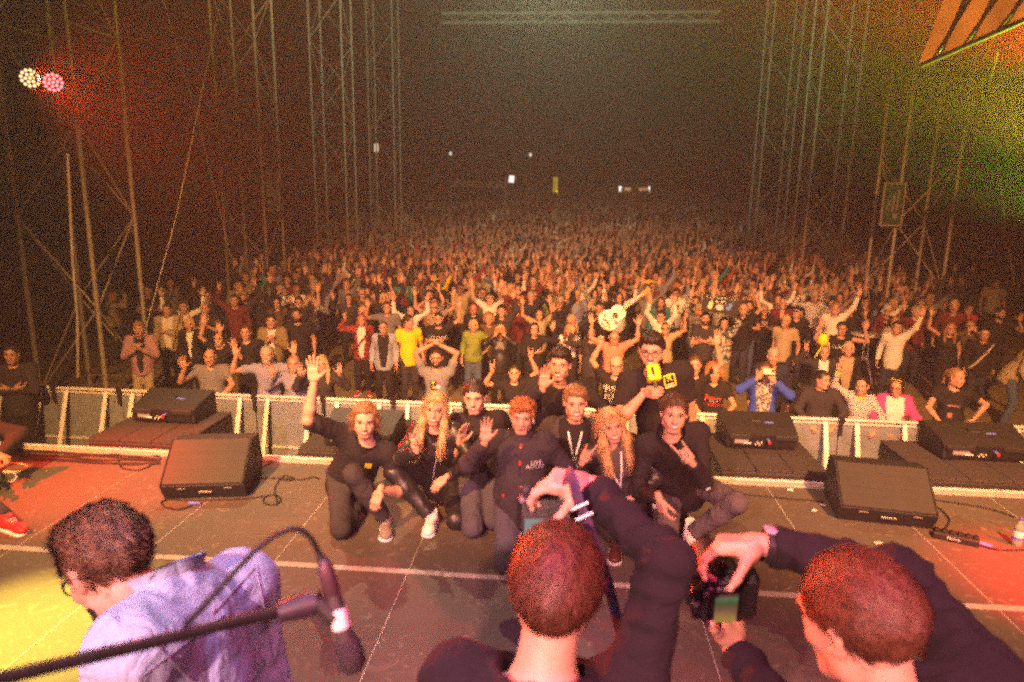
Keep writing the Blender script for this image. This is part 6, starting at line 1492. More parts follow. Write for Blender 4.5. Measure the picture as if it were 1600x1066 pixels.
# beyond them one distant mass
CM = [SKINS[0], SKINS[2], hair_mat('dark'), hair_mat('brown'), hair_mat('light'), hair_mat('grey'), BLK, CHAR, NAVY, GREY, BRN, MAR, BEI, WHT, RED, LBL, KHA]
def lowfig(fem, ps, det):
    J = stand(1.68 if fem else 1.78, fem, 1.0, ps, jit=1., rnd=rv); mb = MB(); n = 8 if det else 5
    mb.ball(J['head']+A3([0, -.01, -.01]), (.078, .092, .118), n, m=0)
    mb.ball(J['head']+A3([0, .022, .022]), (.085, .092, .108) if not fem else (.095, .10, .125), n, m=1)
    if det: mb.ball(J['head']+A3([0, -.098, -.02]), (.012, .016, .018), 4, m=0)
    if fem: mb.tube([J['head']+A3([0, .06, 0]), J['head']+A3([0, .07, -.22])], [.085, .06], n, m=1)
    mb.tube([J['neck']-A3([0, 0, .06]), J['head']-A3([0, 0, .08])], .05, n, m=0, cap=False)
    pts = [J['neck']-A3([0, 0, .01]), J['neck']-A3([0, 0, .10]), J['neck']-A3([0, 0, .26]), J['pel']+A3([0, 0, .06]), J['pel']-A3([0, 0, .12])]
    mb.tube(pts, [.08, .165, .170, .150, .165], n+2, m=2, flat=.68, up=(0, 1, 0))
    mb.tube([J['pel']-A3([0, 0, .10]), J['pel']*A3([1, 1, 0])+A3([0, 0, .02])], [.15, .11], n, m=3, flat=.7, up=(0, 1, 0))
    for sd in 'ab':
        mb.tube([J['s'+sd], J['e'+sd]], [.062, .050], n, m=2); mb.tube([J['e'+sd], J['w'+sd]], [.046, .032], n, m=4)
        fd = J['f'+sd]; fd = _n(J['w'+sd]-J['e'+sd]) if fd is None else _n(fd)
        mb.box(J['w'+sd]+fd*.06, (.075, .025, .10), rot_to(fd), m=0)
        if det:
            for q_ in range(4): mb.tube([J['w'+sd]+fd*.10+A3([(q_-1.5)*.021, 0, 0]), J['w'+sd]+fd*.185+A3([(q_-1.5)*.032, 0, 0])], [.010, .008], 4, m=0)
            mb.tube([J['w'+sd]+fd*.03, J['w'+sd]+fd*.10+A3([.06 if sd == 'a' else -.06, 0, 0])], [.014, .009], 4, m=0)
    return mb
LOWA = [lowfig(i % 2 == 1, poses[i % 16] if i % 3 else ('up', 'upout'), True) for i in range(24)]; LOWB = [lowfig(i % 2 == 1, poses[(i*3) % 16], False) for i in range(16)]
far = vis[N_IND:]
spots2 = [q for q in scatter(40., 92., .95, 4500) if -20 < proj((*q, 0))[0] < 1620]
mass = MB()
for (x, y) in far+spots2:
    src = rc.choice(LOWA if y < 40 else LOWB); a = math.atan2(-x, y)*.7+rc.uniform(-.4, .4); R_ = euler(0, 0, a)*rc.uniform(.94, 1.06); t_ = A3([x, y, gz(y)])
    top_m = rc.choice([6, 6, 6, 6, 7, 7, 8, 8, 9, 9, 10, 10, 11, 12, 12, 13, 13, 14, 15, 16]); slv = 0 if rc.random() < .55 else top_m; sk = rc.choice([0, 0, 1]); hr = rc.choice([2, 3, 3, 4, 5])
    lut = A3([sk, hr, top_m, 8, sk if slv == 0 else top_m])
    for v_, f_, m_, s_ in src.pieces():
        mass.add(v_ @ R_.T + t_, f_, 0, True); mass.m[-1] = lut[m_]
tag(mass.build('distant_crowd', CM), 'distant packed crowd with raised arms fading into the dark', 'crowd', kind='stuff')
print('mass', len(far), len(spots2), time.time()-T0)
# ------------------------------------------------------------------ people on the stage
LOD['close'] = dict(g=.0085, hd=.0040, hn=.0038, hr=.0046, sh=.008)
def xz(u, y, z):
    x = 0.
    for _ in range(4):
        uu, _, d = proj((x, y, z)); x += (u-uu)*d/F_PX
    return A3([x, y, z])
def py(t): return on_y(*t)
def hero_joints(head, pel, arms, legs, headrot=(0, 0, 0), yaw=0., build=1.0, fem=False, s=1.0, hw=None, facing=None, roll=0., nk=(0, .05)):
    """joints of somebody kneeling on the deck; head and wrists come as (u, v, distance from the camera); pel: (u, height)"""
    J = {}; J['head'] = py(head); J['neck'] = J['head']+A3([nk[0], nk[1], -.150*s])
    kn = [on_z(*legs[q][1], .075) for q in 'ab' if legs[q][0] == 'kneel']
    pu, pz = pel[:2]
    if kn and len(pel) < 3: py_ = np.mean([k[1] for k in kn])+math.sqrt(max(.01, .43**2*s*s-(pz-.09)**2))
    else: py_ = pel[2]
    J['pel'] = xz(pu, py_, pz)
    f = A3([math.sin(yaw), -math.cos(yaw), 0]) if facing is None else _n(facing)   # facing direction
    tz = _n(J['neck']-J['pel']); tx = _n(np.cross(f, tz)*-1) if False else _n(np.cross(tz, f)); tx = _n(tx+tz*roll)
    hw = hw or ((.166 if not fem else .142)*s*(.6+.4*build))
    J['sa'] = J['neck']-tx*hw-tz*.05; J['sb'] = J['neck']+tx*hw-tz*.05
    J['headR'] = np.array(Matrix.Rotation(yaw, 3, 'Z')) @ euler(*headrot) if facing is None else J.get('headR')
    J['hs'] = .90*s
    up, lo = (.300*s, .268*s) if not fem else (.275*s, .245*s)
    for sd in 'ab':
        (w, pole, palm, fing, hp) = arms[sd]
        w = py(w) if len(w) == 3 and w[0] > -500 and not isinstance(w, np.ndarray) else w
        J['e'+sd], J['w'+sd] = ik(J['s'+sd], w, up, lo, pole)
        J['p'+sd], J['f'+sd], J['q'+sd] = A3(palm, float), None if fing is None else A3(fing, float), hp
    for sd, sg in (('a', -1), ('b', 1)):
        J['h'+sd] = J['pel']+tx*sg*.085*s-tz*.02
        kind = legs[sd][0]
        if kind == 'kneel':
            _, (u, v), back = legs[sd]; k = on_z(u, v, .075); k = J['h'+sd]+_n(k-J['h'+sd])*min(np.linalg.norm(k-J['h'+sd]), .47*s); k[2] = .075
            J['k'+sd] = k; J['a'+sd] = k+A3([back, .40*s, .03]); J['t'+sd] = A3([0, .35, -1.]); J['u'+sd] = A3([0, -1., -.3])
        else:
            _, (u, v), pole, toe = legs[sd]; a = on_z(u, v, 0)+A3([0, .06, .085]); J['k'+sd], J['a'+sd] = ik(J['h'+sd], a, .44*s, .43*s, pole); J['a'+sd] = a; J['t'+sd] = A3(toe, float)
    print('  legs', [round(float(np.linalg.norm(J['h'+q]-J['k'+q])), 2) for q in 'ab'], 'torso', round(float(np.linalg.norm(J['neck']-J['pel'])), 2), 'nh', round(float(np.linalg.norm(J['neck']-J['head'])), 2), 'headz', round(float(J['head'][2]), 2))
    return figure(J, build, fem)
def hero(J, S, label, lod='hero'):
    org = J['pel']*A3([1, 1, 0]); o = make_person(J, S, lod, org); tag(o, label, 'person', None); return o, org
def lanyard(o, J, org, m, drop=.30, badge=True):
    L = np.linalg.norm(J['neck']-J['pel']); g = MB()
    for s_ in (-1, 1):
        pts = [on_garment(J, org, [(s_*x, z)], 0, .62, 1., .007)[0] for x, z in ((.062, .175), (.050, .12), (.035, .05), (.018, -.02), (.004, -.10))]
        g.tube(pts, .0075, 6, flat=.25, up=(0, -1, 0), cap=False)
    p = on_garment(J, org, [(0, -.10), (0, -.15)], 0, .62, 1., .010); g.tube(p, .008, 6, flat=.3, up=(0, -1, 0)); l = g.build('lanyard', m, o)
    if badge:
        b = on_garment(J, org, [(0, -.20)], 0, .62, 1., .014)[0]; MB().box(b, (.060, .004, .075), J['TR'], bev=.002).build('badge', M_WHITE, l)
        MB().box(b-J['ty']*.003-J['tz']*.012, (.048, .003, .03), J['TR']).build('badge_print', mat('badge_print', (.62, .40, .12), .6), l)
BLKJ = cloth('jacket_black', (.017, .014, .017), .8, .8); SOFT = cloth('softshell_charcoal', (.036, .030, .040), .75, .7); GJ = cloth('grey_stage_jacket', (.050, .042, .050), .8, .8)
TRO = cloth('slate_trousers', (.075, .070, .095), .85, .8); GJEAN = cloth('grey_jeans', (.105, .085, .095), .85, .8); CHT = cloth('charcoal_trousers', (.040, .036, .042), .85, .8)
WSH = [mat('sneaker_white', (.78, .74, .72), .5, .06), M_WHITE, M_WHITE]; GSH = [mat('sneaker_grey', (.22, .18, .17), .8, .15, 60), M_WHITE, mat('lace_grey', (.3, .26, .25), .8)]; DSH = [mat('boot_oxblood', (.07, .018, .018), .45, .2), mat('sole_pale', (.45, .42, .38), .7), M_RUBBER]
# waving man in black polo
J = hero_joints((570, 657, 4.56), (548, .30), dict(a=((491, 597, 4.40), (-.5, -.3, -.8), (0, -1, .05), (0.0, -.08, 1), 'open'), b=((594, 766, 4.40), (.35, .8, -.3), (0, .5, -.8), (-.25, -.45, -.85), 'drape')),
                dict(a=('kneel', (533, 826), .0), b=('foot', (600, 836), (.25, -1, .5), (.25, -1, 0))), (.10, .06, .14), .12, s=1.06)
o, org = hero(J, dict(face='m1', hair=('swept', 'light'), browc='brown', top=('shirt', BLKJ, .97, .015), legs=CHT, shoes=('sneaker', GSH), skin=1, seed=31, collar=(.04, .016), vneck=.07, print=1, strands=4500, moustache='light'), 'kneeling man in black shirt with swept light brown hair, open hand high')
chest_patch(o, J, org, .045, .05, M_YEL, .085, .70, 'badge_patch'); chest_text(o, J, org, 'TS', .030, mat('print_black', (.02, .02, .02), .8), .085, .705, 'badge_mark')
# woman in leather jacket, sign of the horns
J = hero_joints((680, 640, 4.74), (690, .27), dict(a=((651, 703, 4.52), (-1, .2, -.9), (.1, -1, 0), (-.12, -.1, 1), 'horns'), b=((697, 746, 4.50), (1, .4, -.1), (0, .6, -.7), (-.7, -.4, -.6), 'relax')),
                dict(a=('foot', (671, 830), (-.55, -1, .4), (.05, -1, 0)), b=('kneel', (712, 812), .05)), (.02, .12, .06), 0., fem=True)
o, org = hero(J, dict(face='f1', hair=('long', 'blond'), browc='brown', top=('jacket', LEA, 1.93, .020), legs=LEA, shoes=('sneaker', WSH), skin=1, seed=32, collar=(.045, .03), vneck=.09, print=1, strands=8000), 'crouching blond woman in black leather jacket and white sneakers making horns')
MB().tube(on_garment(J, org, [(.03, .16), (.02, .05), (-.01, -.08), (-.03, -.20)], 0, .62, 1., .004), .003, 5).build('zip', M_ALU, o)
# cap man
J = hero_joints((742, 622, 4.95), (752, .32), dict(a=((719, 697, 4.72), (-.3, .3, -1), (.75, -.65, 0), (.14, -.1, 1), 'wave'), b=((800, 745, 5.15), (1, .4, 0), (-1, 0, 0), None, 'relax')),
                dict(a=('kneel', (738, 826), .0), b=('kneel', (772, 812), .0)), (.04, -.04, -.04), .0, build=1.06, s=1.05)
o, org = hero(J, dict(face='m1', hair=('capback', 'dark', cloth('cap_cloth', (.022, .012, .016))), under='dark', browc='dark', top=('jacket', BLKJ, 1.55, .017), legs=TRO, shoes=('sneaker', BROWN_SHOE), skin=1, seed=33, collar=(.05, .012), moustache='brown', print=1), 'kneeling man in backwards cap with moustache holding up one palm')
chest_patch(o, J, org, .035, .02, M_WHITE, .11, .74, 'badge_patch')
# red-haired man in soft-shell jacket
J = hero_joints((816, 652, 4.30), (812, .40), dict(a=((758, 690, 4.04), (-.8, .2, -1), (0, -1, 0), (.08, -.12, 1), 'wave'), b=((866, 790, 4.35), (1, .5, 0), (-1, 0, 0), None, 'relax')),
                dict(a=('kneel', (790, 878), .0), b=('foot', (842, 872), (.2, -1, .4), (.1, -1, 0))), (.04, .02, .0), .0, s=.96)
o, org = hero(J, dict(face='m2', hair=('curly', 'ginger'), browc='ginger', top=('jacket', SOFT, 1.93, .017), legs=TRO, shoes=('sneaker', WSH), skin=1, seed=34, collar=(.075, .012), print=1, hem=-.22, strands=6000), 'kneeling young man with curly ginger hair in zipped charcoal jacket, palm raised')
MB().tube(on_garment(J, org, [(0, .20), (0, .08), (0, -.05), (0, -.22)], 0, .62, 1., .003), .0025, 5).build('zip', M_BLACK, o)
for cx, cz, hh in ((0.0, .93, .045), (-.0, .66, .030), (-.10, .14, .02)): chest_patch(o, J, org, .014, hh, M_REDP, cx, cz, 'zip_pull', .008, 2)
chest_text(o, J, org, 'LIVE', .040, PW_, .105, .66, 'logo'); chest_text(o, J, org, 'ROCKS', .036, PW_, .10, .595, 'logo')
# tall waving man behind
J = hero_joints((875, 570, 5.35), (866, .46, 5.55), dict(a=((849, 606, 5.06), (-1, .2, -1), (.15, -1, 0), (.10, -.12, 1), 'wave'), b=((929, 652, 5.02), (1, .3, -.4), (0, .2, -1), (.6, -.7, -.35), 'drape')),
                dict(a=('kneel', (848, 778), .0), b=('foot', (895, 785), (.1, -1, .3), (.1, -1, 0))), (.03, .05, -.10), -.05, s=1.10)
o, org = hero(J, dict(face='m1', hair=('quiff', 'dark'), top=('jacket', BLKJ, 1.93, .017), legs=CHT, shoes=('sneaker', BROWN_SHOE), skin=0, seed=35, inner=(BLK, .05)), 'dark-haired man in black jacket waving behind the lanyard man')
# lanyard man
J = hero_joints((899, 630, 4.86), (893, .33), dict(a=((858, 752, 4.80), (-1, .4, 0), (1, 0, 0), None, 'relax'), b=((944, 742, 4.80), (1, .4, 0), (-1, 0, 0), None, 'relax')),
                dict(a=('kneel', (872, 830), .0), b=('kneel', (915, 830), .0)), (.02, -.02, .05), .05, s=1.06)
o, org = hero(J, dict(face='m1', hair=('part', 'light'), browc='light', top=('jacket', GJ, 1.93, .017), legs=CHT, shoes=('sneaker', BROWN_SHOE), skin=1, seed=36, inner=(BLK, .085), lanyard=1, strands=4000), 'kneeling smiling man in grey jacket and black shirt with white lanyard')
lanyard(o, J, org, M_WHITE)
# blond woman with lanyard
J = hero_joints((955, 665, 4.62), (969, .27), dict(a=((911, 722, 4.36), (-1, .1, -1), (.1, -1, .1), (.35, -.15, .9), 'horns'), b=((988, 778, 4.46), (1, .3, -.1), (-.4, .4, -.6), (-.6, -.4, -.6), 'relax')),
                dict(a=('foot', (962, 872), (-.5, -1, .3), (-.1, -1, 0)), b=('kneel', (1000, 842), .0)), (.04, -.22, .12), .05, fem=True, s=1.04)
o, org = hero(J, dict(face='f1', hair=('longwave', 'blond', mat('hair_strawberry', (.52, .30, .14), .5, .25, 90, .2, 160, spec=.4)), browc='light', top=('jacket', LEA, 1.93, .022), legs=BLK, shoes=('sneaker', DSH), skin=1, seed=37, inner=(C_('mesh_grey', (.075, .055, .065)), .075), lanyard=1, collar=(.03, .006), strands=9000), 'blond woman in black leather jacket and white lanyard making a hand sign')
lanyard(o, J, org, M_WHITE, badge=False)
# man with the microphone
J = hero_joints((1018, 549, 5.02), (1040, .60, 5.22), dict(a=((1009, 612, 4.90), (-1, .25, -1), (.85, .45, 0), (.45, -.85, .1), 'grip'), b=((1080, 705, 5.15), (1, .5, 0), (-1, .2, 0), None, 'relax')),
                dict(a=('kneel', (1022, 800), .0), b=('foot', (1062, 812), (.2, -1, .3), (.1, -1, 0))), (.08, .0, -.12), -.08, build=1.30, s=1.12, nk=(.03, .05))
o, org = hero(J, dict(face='m3', hair=('quiff', 'dark'), top=('shirt', BLK, .66, .014), legs=CHT, shoes=('sneaker', BROWN_SHOE), skin=0, seed=38, glasses=M_BLACK, beard=('dark', .0016, -.048), print=1), 'broad man in black tee and glasses speaking into a yellow microphone')
ZP = mat('print_black', (.02, .02, .02), .8)
for sx, sz, w_, h_ in ((-.038, 0, .007, .084), (.038, 0, .007, .084), (0, .040, .083, .007), (0, -.040, .083, .007)): chest_patch(o, J, org, w_, h_, M_YEL, .105+sx, .93+sz/.57, 'logo_frame', .005, 3)
chest_text(o, J, org, 'R', .062, M_YEL, .105, .965, 'logo'); chest_patch(o, J, org, .050, .016, PW_, .105, .885, 'logo_bar', .006, 3)
for q_ in (-.015, .0, .015): chest_patch(o, J, org, .009, .007, ZP, .105+q_, .885, 'logo_bar_print', .008, 2)
mic_c = J['wa']+_n(J['fa'])*.085+A3([.035, .02, 0]); mt = empty('microphone', tuple(mic_c)); md = _n(py((1017, 566, 4.98))-mic_c); RM = rot_to(md, (1, 0, 0))
MB().lathe([(.001, -.10), (.015, -.10), (.018, .02), (.022, .09), (.022, .10)], 16, RM).build('handle', mat('mic_grey', (.06, .05, .06), .35, .1, metal=.4), mt)
v, f = sdf_mesh([rbox((0, 0, .150), (.030, .030, .045), rd=.018, k=.01)], .006, fold=lambda v, n, g=wave_noise(4, 300): .0012*g(v)); MB().add(v @ RM.T, f, 0).build('foam_windscreen', M_YEL, mt)
fl_c = RM @ A3([0, 0, .150]); yn = A3([-.35, -1, 0.]); yn = _n(yn-md*yn.dot(md)); xn = np.cross(md, -yn)*-1; xn = np.cross(-yn, md)*-1
xn = _n(np.cross(md, yn)); xn = xn if xn[0] > 0 else -xn; Rf = np.stack([xn, -yn, md], 1)
MB().box(fl_c+yn*.0495-xn*.006, (.064, .003, .076), Rf).build('logo_patch', ZP, mt)
tv, tf = text_tris('R', .068)
MB().add(np.stack([fl_c+yn*.0525-xn*.006+xn*x+md*(z+.008) for x, _, z in tv]), tf, 0, False).build('logo', M_YEL, mt)
MB().box(fl_c+yn*.0515-xn*.006-md*.029, (.050, .003, .011), Rf).build('logo_bar', M_WHITE, mt)
tag(mt, 'hand microphone with yellow foam and black logo patch held to a mouth', 'microphone')
# man in open black jacket and grey jeans
J = hero_joints((1053, 647, 4.42), (1066, .37), dict(a=((1030, 778, 4.22), (-.35, .8, -.2), (.8, .3, -.3), (.30, -.2, -.92), 'relax'), b=((1080, 722, 4.16), (.45, .4, -1), (-.1, -1, .1), (-.62, -.1, .78), 'horns')),
                dict(a=('kneel', (1042, 850), .0), b=('foot', (1080, 858), (.65, -1, .5), (-.1, -1, 0))), (.02, .03, -.04), .0, s=1.08)
o, org = hero(J, dict(face='m1', hair=('short', 'brown'), top=('jacket', BLKJ, 1.93, .017), legs=GJEAN, shoes=('high', WSH), skin=1, seed=39, inner=(BLK, .06), collar=(.06, .022), print=1, strands=4500), 'kneeling man in open black jacket and grey jeans making horns')
chest_patch(o, J, org, .03, .03, M_WHITE, .13, .66, 'badge_patch')
# somebody crouching at the edge, red and white sneaker, cable in hand
J = hero_joints((-80, 620, 4.85), (-105, .30), dict(a=((-40, 720, 4.6), (-1, .3, -.5), (0, -1, 0), (1, -.2, -.2), 'relax'), b=((-2, 712, 4.85), (1, .3, -.6), (0, -.3, -1), (1, -.2, -.15), 'grip')),
                dict(a=('kneel', (-95, 800), .0), b=('foot', (6, 836), (.5, -1, .4), (1, -.35, 0))), (.3, 0, .4), .7)
RSH = [mat('sneaker_red', (.60, .02, .03), .5, .1), M_WHITE, M_WHITE]
o, org = hero(J, dict(face='m2', hair=('cap', 'dark', BLK), top=('jacket', BLKJ, 1.93, .024), legs=DKJ, shoes=('sneaker', RSH), skin=0, seed=40), 'crouching stagehand in black at the deck edge, red and white sneaker', 'front')

# ------------------------------------------------------------------ photographers and the man in denim, close to the lens
def dpt(t): return at_depth(*t)
def close_joints(neck, head, headR, pel, sa, sb, ea, wa, eb, wb, hands, build=1.0, hs=.88):
    J = dict(neck=dpt(neck), head=dpt(head), headR=headR, pel=dpt(pel) if len(pel) == 3 else A3(pel[1:]), sa=dpt(sa), sb=dpt(sb), ea=dpt(ea), wa=dpt(wa), eb=dpt(eb), wb=dpt(wb), hs=hs)
    for sd in 'ab': J['p'+sd], J['f'+sd], J['q'+sd] = A3(hands[sd][0], float), A3(hands[sd][1], float), hands[sd][2]
    J = figure(J, build, False); pl = J['pel']
    for sd, sg in (('a', -1), ('b', 1)):
        J['h'+sd] = pl+J['tx']*sg*.09; J['k'+sd] = A3([*(J['h'+sd][:2]-J['ty'][:2]*.03), max(.35, pl[2]-.43)]); J['a'+sd] = A3([*(J['h'+sd][:2]+J['tx'][:2]*sg*.03), .085]); J['t'+sd] = -J['ty']*A3([1, 1, 0])
        if J['k'+sd][2] > pl[2]-.3: J['k'+sd][2] = pl[2]*.52
    for a, b in (('sa', 'ea'), ('ea', 'wa'), ('sb', 'eb'), ('eb', 'wb'), ('pel', 'neck'), ('neck', 'head')): print('  bone', a, b, round(float(np.linalg.norm(J[a]-J[b])), 3))
    return J
def headframe(face, up):
    y = -_n(face); z = A3(up, float); z = _n(z-y*z.dot(y)); return np.stack([np.cross(y, z), y, z], 1)
SWE = cloth('black_sweater', (.010, .007, .010), .9, .8); SWE2 = cloth('black_longsleeve', (.010, .008, .011), .9, .8)
DENIM = cloth('light_denim', (.29, .37, .52), .85, .9)
# photographer with raised camera
J = close_joints((846, 1055, 1.20), (868, 915, 1.24), headframe((.05, 1, .10), (.06, -.05, 1)), (840, 1560, 1.25), (985, 1085, 1.26), (712, 1062, 1.26), (1040, 880, 1.26), (928, 762, 1.44), (668, 1240, 1.45), (775, 1130, 1.62),
                 dict(a=((.05, .2, -1), (-1, .15, .06), 'camgrip'), b=((0, -.2, 1), (.3, .8, .3), 'cup')), build=.84)
o, org = hero(J, dict(face='m2', hair=('short', 'brown', mat('hair_auburn', (.085, .030, .015), .55, .30, 90, .25, 180, spec=.4)), top=('sweater', SWE, 1.97, .010), legs=BLK, shoes=('sneaker', BROWN_SHOE), skin=0, seed=51, folds=1.3, strands=15000, neck=.072), 'photographer with reddish brown hair in black sweater, camera held overhead', 'close')
P1J = J
# second photographer, camera turned upright
J = close_joints((1385, 1110, 1.14), (1338, 972, 1.18), headframe((-.55, .80, -.25), (-.22, .10, 1)), (1500, 1600, 1.05), (1545, 1075, 1.22), (1270, 1150, 1.22), (1408, 900, 1.42), (1196, 852, 1.45), (1255, 1155, 1.36), (1146, 1012, 1.54),
                 dict(a=((-.05, -.2, -1), (-1, .10, -.10), 'camgrip'), b=((.25, -.35, .9), (-.25, .45, .9), 'cup')), hs=.92)
o, org = hero(J, dict(face='m2', hair=('crew', 'brown', mat('hair_auburn', (.085, .030, .015), .55, .30, 90, .25, 180, spec=.4)), top=('sweater', SWE2, 1.96, .013), legs=BLK, shoes=('sneaker', BROWN_SHOE), skin=0, seed=52, folds=1.3, strands=16000, neck=.072), 'photographer with cropped hair and dark wristband holding a camera upright', 'close')
P2J = J
d_ = _n(J['wa']-J['ea']); Rw = rot_to(d_)
wb_c = J['wa']-d_*.012-org
MB().tube([wb_c-d_*.016, wb_c+d_*.016], .036, 18, cap=False).build('wristband', M_RUBBER, o)
MB().box(wb_c+A3([0, 0, .036]), (.034, .028, .012), np.stack([d_, np.cross(A3([0, 0, 1]), d_), A3([0, 0, 1])], 1), bev=.004).build('watch_case', mat('watch_glass', (.25, .22, .30), .15, .05, spec=.8), o)
# man in denim, head bowed
J = close_joints((262, 920, 1.44), (170, 888, 1.42), headframe((-.74, .26, -.60), (-.42, .22, .86)), (330, 1560, 1.40), (376, 918, 1.60), (212, 1015, 1.30), (430, 1150, 1.72), (300, 1190, 1.95), (175, 1200, 1.38), (120, 1330, 1.55),
                 dict(a=((-1, 0, 0), (-.5, .6, -.5), 'relax'), b=((1, 0, 0), (-.4, .7, -.5), 'relax')))
o, org = hero(J, dict(face='m2', hair=('quiff', 'dark', mat('hair_umber', (.12, .060, .034), .55, .30, 90, .25, 180, spec=.4)), browc='dark', top=('denim_shirt', DENIM, 1.93, .024), legs=DKJ, shoes=('sneaker', BROWN_SHOE), skin=0, seed=53, collar=(.05, .018), glasses=M_BLACK, beard=('dark', .0012, -.05), folds=1.1, strands=14000), 'man in light denim shirt and glasses bowing his head', 'close')
P3J = J; P3O = (o, org)
print('people done', time.time()-T0)
# ------------------------------------------------------------------ cameras
def camera_body(name, R, c, label, lcd, lz=-.008):
    t = empty(name, tuple(c)); C = lambda p: R @ A3(p, float)
    # x width, y depth (lens towards +y), z height
    g = MB(); g.box(C((0, 0, 0)), (.135, .055, .085), R, bev=.012); g.box(C((0, .005, .052)), (.055, .060, .040), R, bev=.014); g.box(C((.052, .018, -.002)), (.036, .075, .085), R, bev=.014); g.box(C((0, .0, -.062)), (.128, .055, .042), R, bev=.012)
    g.build('body', mat('camera_black', (.006, .006, .006), .45, .2, 60, .3, 500), t)
    l = MB(); Rl = R @ euler(-math.pi/2, 0, 0)
    l.lathe([(.001, .02), (.036, .02), (.037, .06), (.041, .065), (.041, .105), (.038, .11), (.042, .14), (.036, .145), (.034, .12), (.001, .115)], 22, Rl, C((-.008, 0, -.006))); l.build('lens', M_BLACK, t)
    MB().box(C((-.012, -.0305, lz)), (.082, .006, .058), R, bev=.003).build('screen_frame', M_RUBBER, t)
    s_ = MB().box(C((-.012, -.0345, lz)), (.072, .002, .048), R); s_.build('screen', lcd, t)
    MB().box(C((0, -.036, .058)), (.034, .014, .024), R, bev=.006).build('eyepiece', M_RUBBER, t)
    for i, (x, z) in enumerate([(.042, .026), (.042, .010), (.042, -.006), (.042, -.022), (-.055, .028), (.030, .034)]):
        MB().lathe([(.001, .004), (.006, .004), (.007, 0)], 10, R @ euler(math.pi/2, 0, 0), C((x, -.028, z))).build('button', mat('button_grey', (.12, .11, .12), .4), t)
    for (x, y, z, r, h) in [(.050, .035, .046, .010, .010), (.050, .010, .044, .012, .014), (-.048, .0, .044, .018, .012)]:
        MB().lathe([(.001, h), (r*.9, h), (r, h*.7), (r, 0)], 14, R, C((x, y, z))).build('dial', M_RUBBER, t)
    tag(t, label, 'camera'); return t
def screen_mat(name, rows, st):
    m, nt, b = _new(name); N = nt.nodes; L = nt.links
    tc = N.new('ShaderNodeTexCoord'); sx = N.new('ShaderNodeSeparateXYZ'); L.new(tc.outputs['Generated'], sx.inputs[0])
    cr = N.new('ShaderNodeValToRGB'); e = cr.color_ramp.elements; e[0].position = 0; e[0].color = (*rows[0], 1); e[1].position = 1; e[1].color = (*rows[-1], 1)
    for i, r in enumerate(rows[1:-1]): q = e.new((i+1)/(len(rows)-1)); q.color = (*r, 1)
    nz = N.new('ShaderNodeTexNoise'); nz.inputs['Scale'].default_value = 7; L.new(tc.outputs['Generated'], nz.inputs['Vector'])
    ad = N.new('ShaderNodeMath'); ad.operation = 'MULTIPLY_ADD'; ad.inputs[1].default_value = .35; L.new(nz.outputs['Fac'], ad.inputs[0]); sb = N.new('ShaderNodeMath'); sb.operation = 'SUBTRACT'; sb.inputs[1].default_value = .17; L.new(sx.outputs['Z'], sb.inputs[0]); L.new(sb.outputs[0], ad.inputs[2])
    L.new(ad.outputs[0], cr.inputs[0]); L.new(cr.outputs[0], b.inputs['Emission Color']); b.inputs['Emission Strength'].default_value = st; b.inputs['Base Color'].default_value = (.01, .01, .01, 1); b.inputs['Roughness'].default_value = .15
    return m
L1 = screen_mat('camera_screen_bright', [(.30, .50, .50), (.4, .6, .6), (.3, .5, .4)], .5); L2 = screen_mat('camera_screen_picture', [(.45, .30, .03), (.40, .22, .06), (.22, .10, .06), (.06, .10, .03), (.10, .22, .10)], .75)
c1 = at_depth(856, 800, 1.50)
Rc1 = headframe((0.02, -1, 0), (0, .25, 1)); Rc1 = np.stack([A3([1, 0, 0.05]), A3([0, 1, -.30]), A3([0, .30, 1])], 1); Rc1 = np.stack([_n(Rc1[:, 0]), _n(Rc1[:, 1]), _n(Rc1[:, 2])], 1)
camera_body('photo_camera', Rc1, c1, 'black camera with violet neck strap held above the head of a photographer', L1, -.034)
# strap looping from the camera
s_pts = [at_depth(u, v, d) for u, v, d in [(884, 770, 1.47), (880, 748, 1.43), (888, 738, 1.38), (896, 752, 1.36), (904, 785, 1.36), (915, 812, 1.36), (930, 850, 1.36), (948, 905, 1.38), (962, 960, 1.40), (975, 1010, 1.36), (975, 1080, 1.3)]]
def ribbon(pts, w, th, up):
    g = MB(); P = A3(pts, float); 
    t_ = np.linspace(0, len(P)-1, len(P)*5); Q = np.stack([np.interp(t_, np.arange(len(P)), P[:, i]) for i in range(3)], 1)
    for _ in range(3): Q[1:-1] = (Q[:-2]+2*Q[1:-1]+Q[2:])/4
    g.tube(Q, w, 10, flat=th/w, up=up); return g
so = s_pts[0]; o = ribbon(A3(s_pts)-so, .016, .0022, (.35, -.6, .7)).build('camera_strap', M_VIOLET, loc=tuple(so)); tag(o, 'violet webbing camera strap hanging beside the raised black sleeve', 'strap')
for k, (u, v) in enumerate([(906, 792), (913, 808)]):
    MB().tube([at_depth(u-13, v+5, 1.345)-so, at_depth(u+13, v-7, 1.345)-so], .0028, 8).build('buckle', M_ALU, o)
R2 = np.stack([_n(A3([-.06, -.25, 1])), _n(A3([-.10, 1, .25])), np.zeros(3)], 1); R2[:, 1] = _n(R2[:, 1]-R2[:, 0]*R2[:, 1].dot(R2[:, 0])); R2[:, 2] = np.cross(R2[:, 0], R2[:, 1])
camera_body('photo_camera', R2 @ euler(0, math.pi, 0) if False else R2, at_depth(1122, 928, 1.51), 'black camera turned upright with lit picture screen, held in two hands', L2)

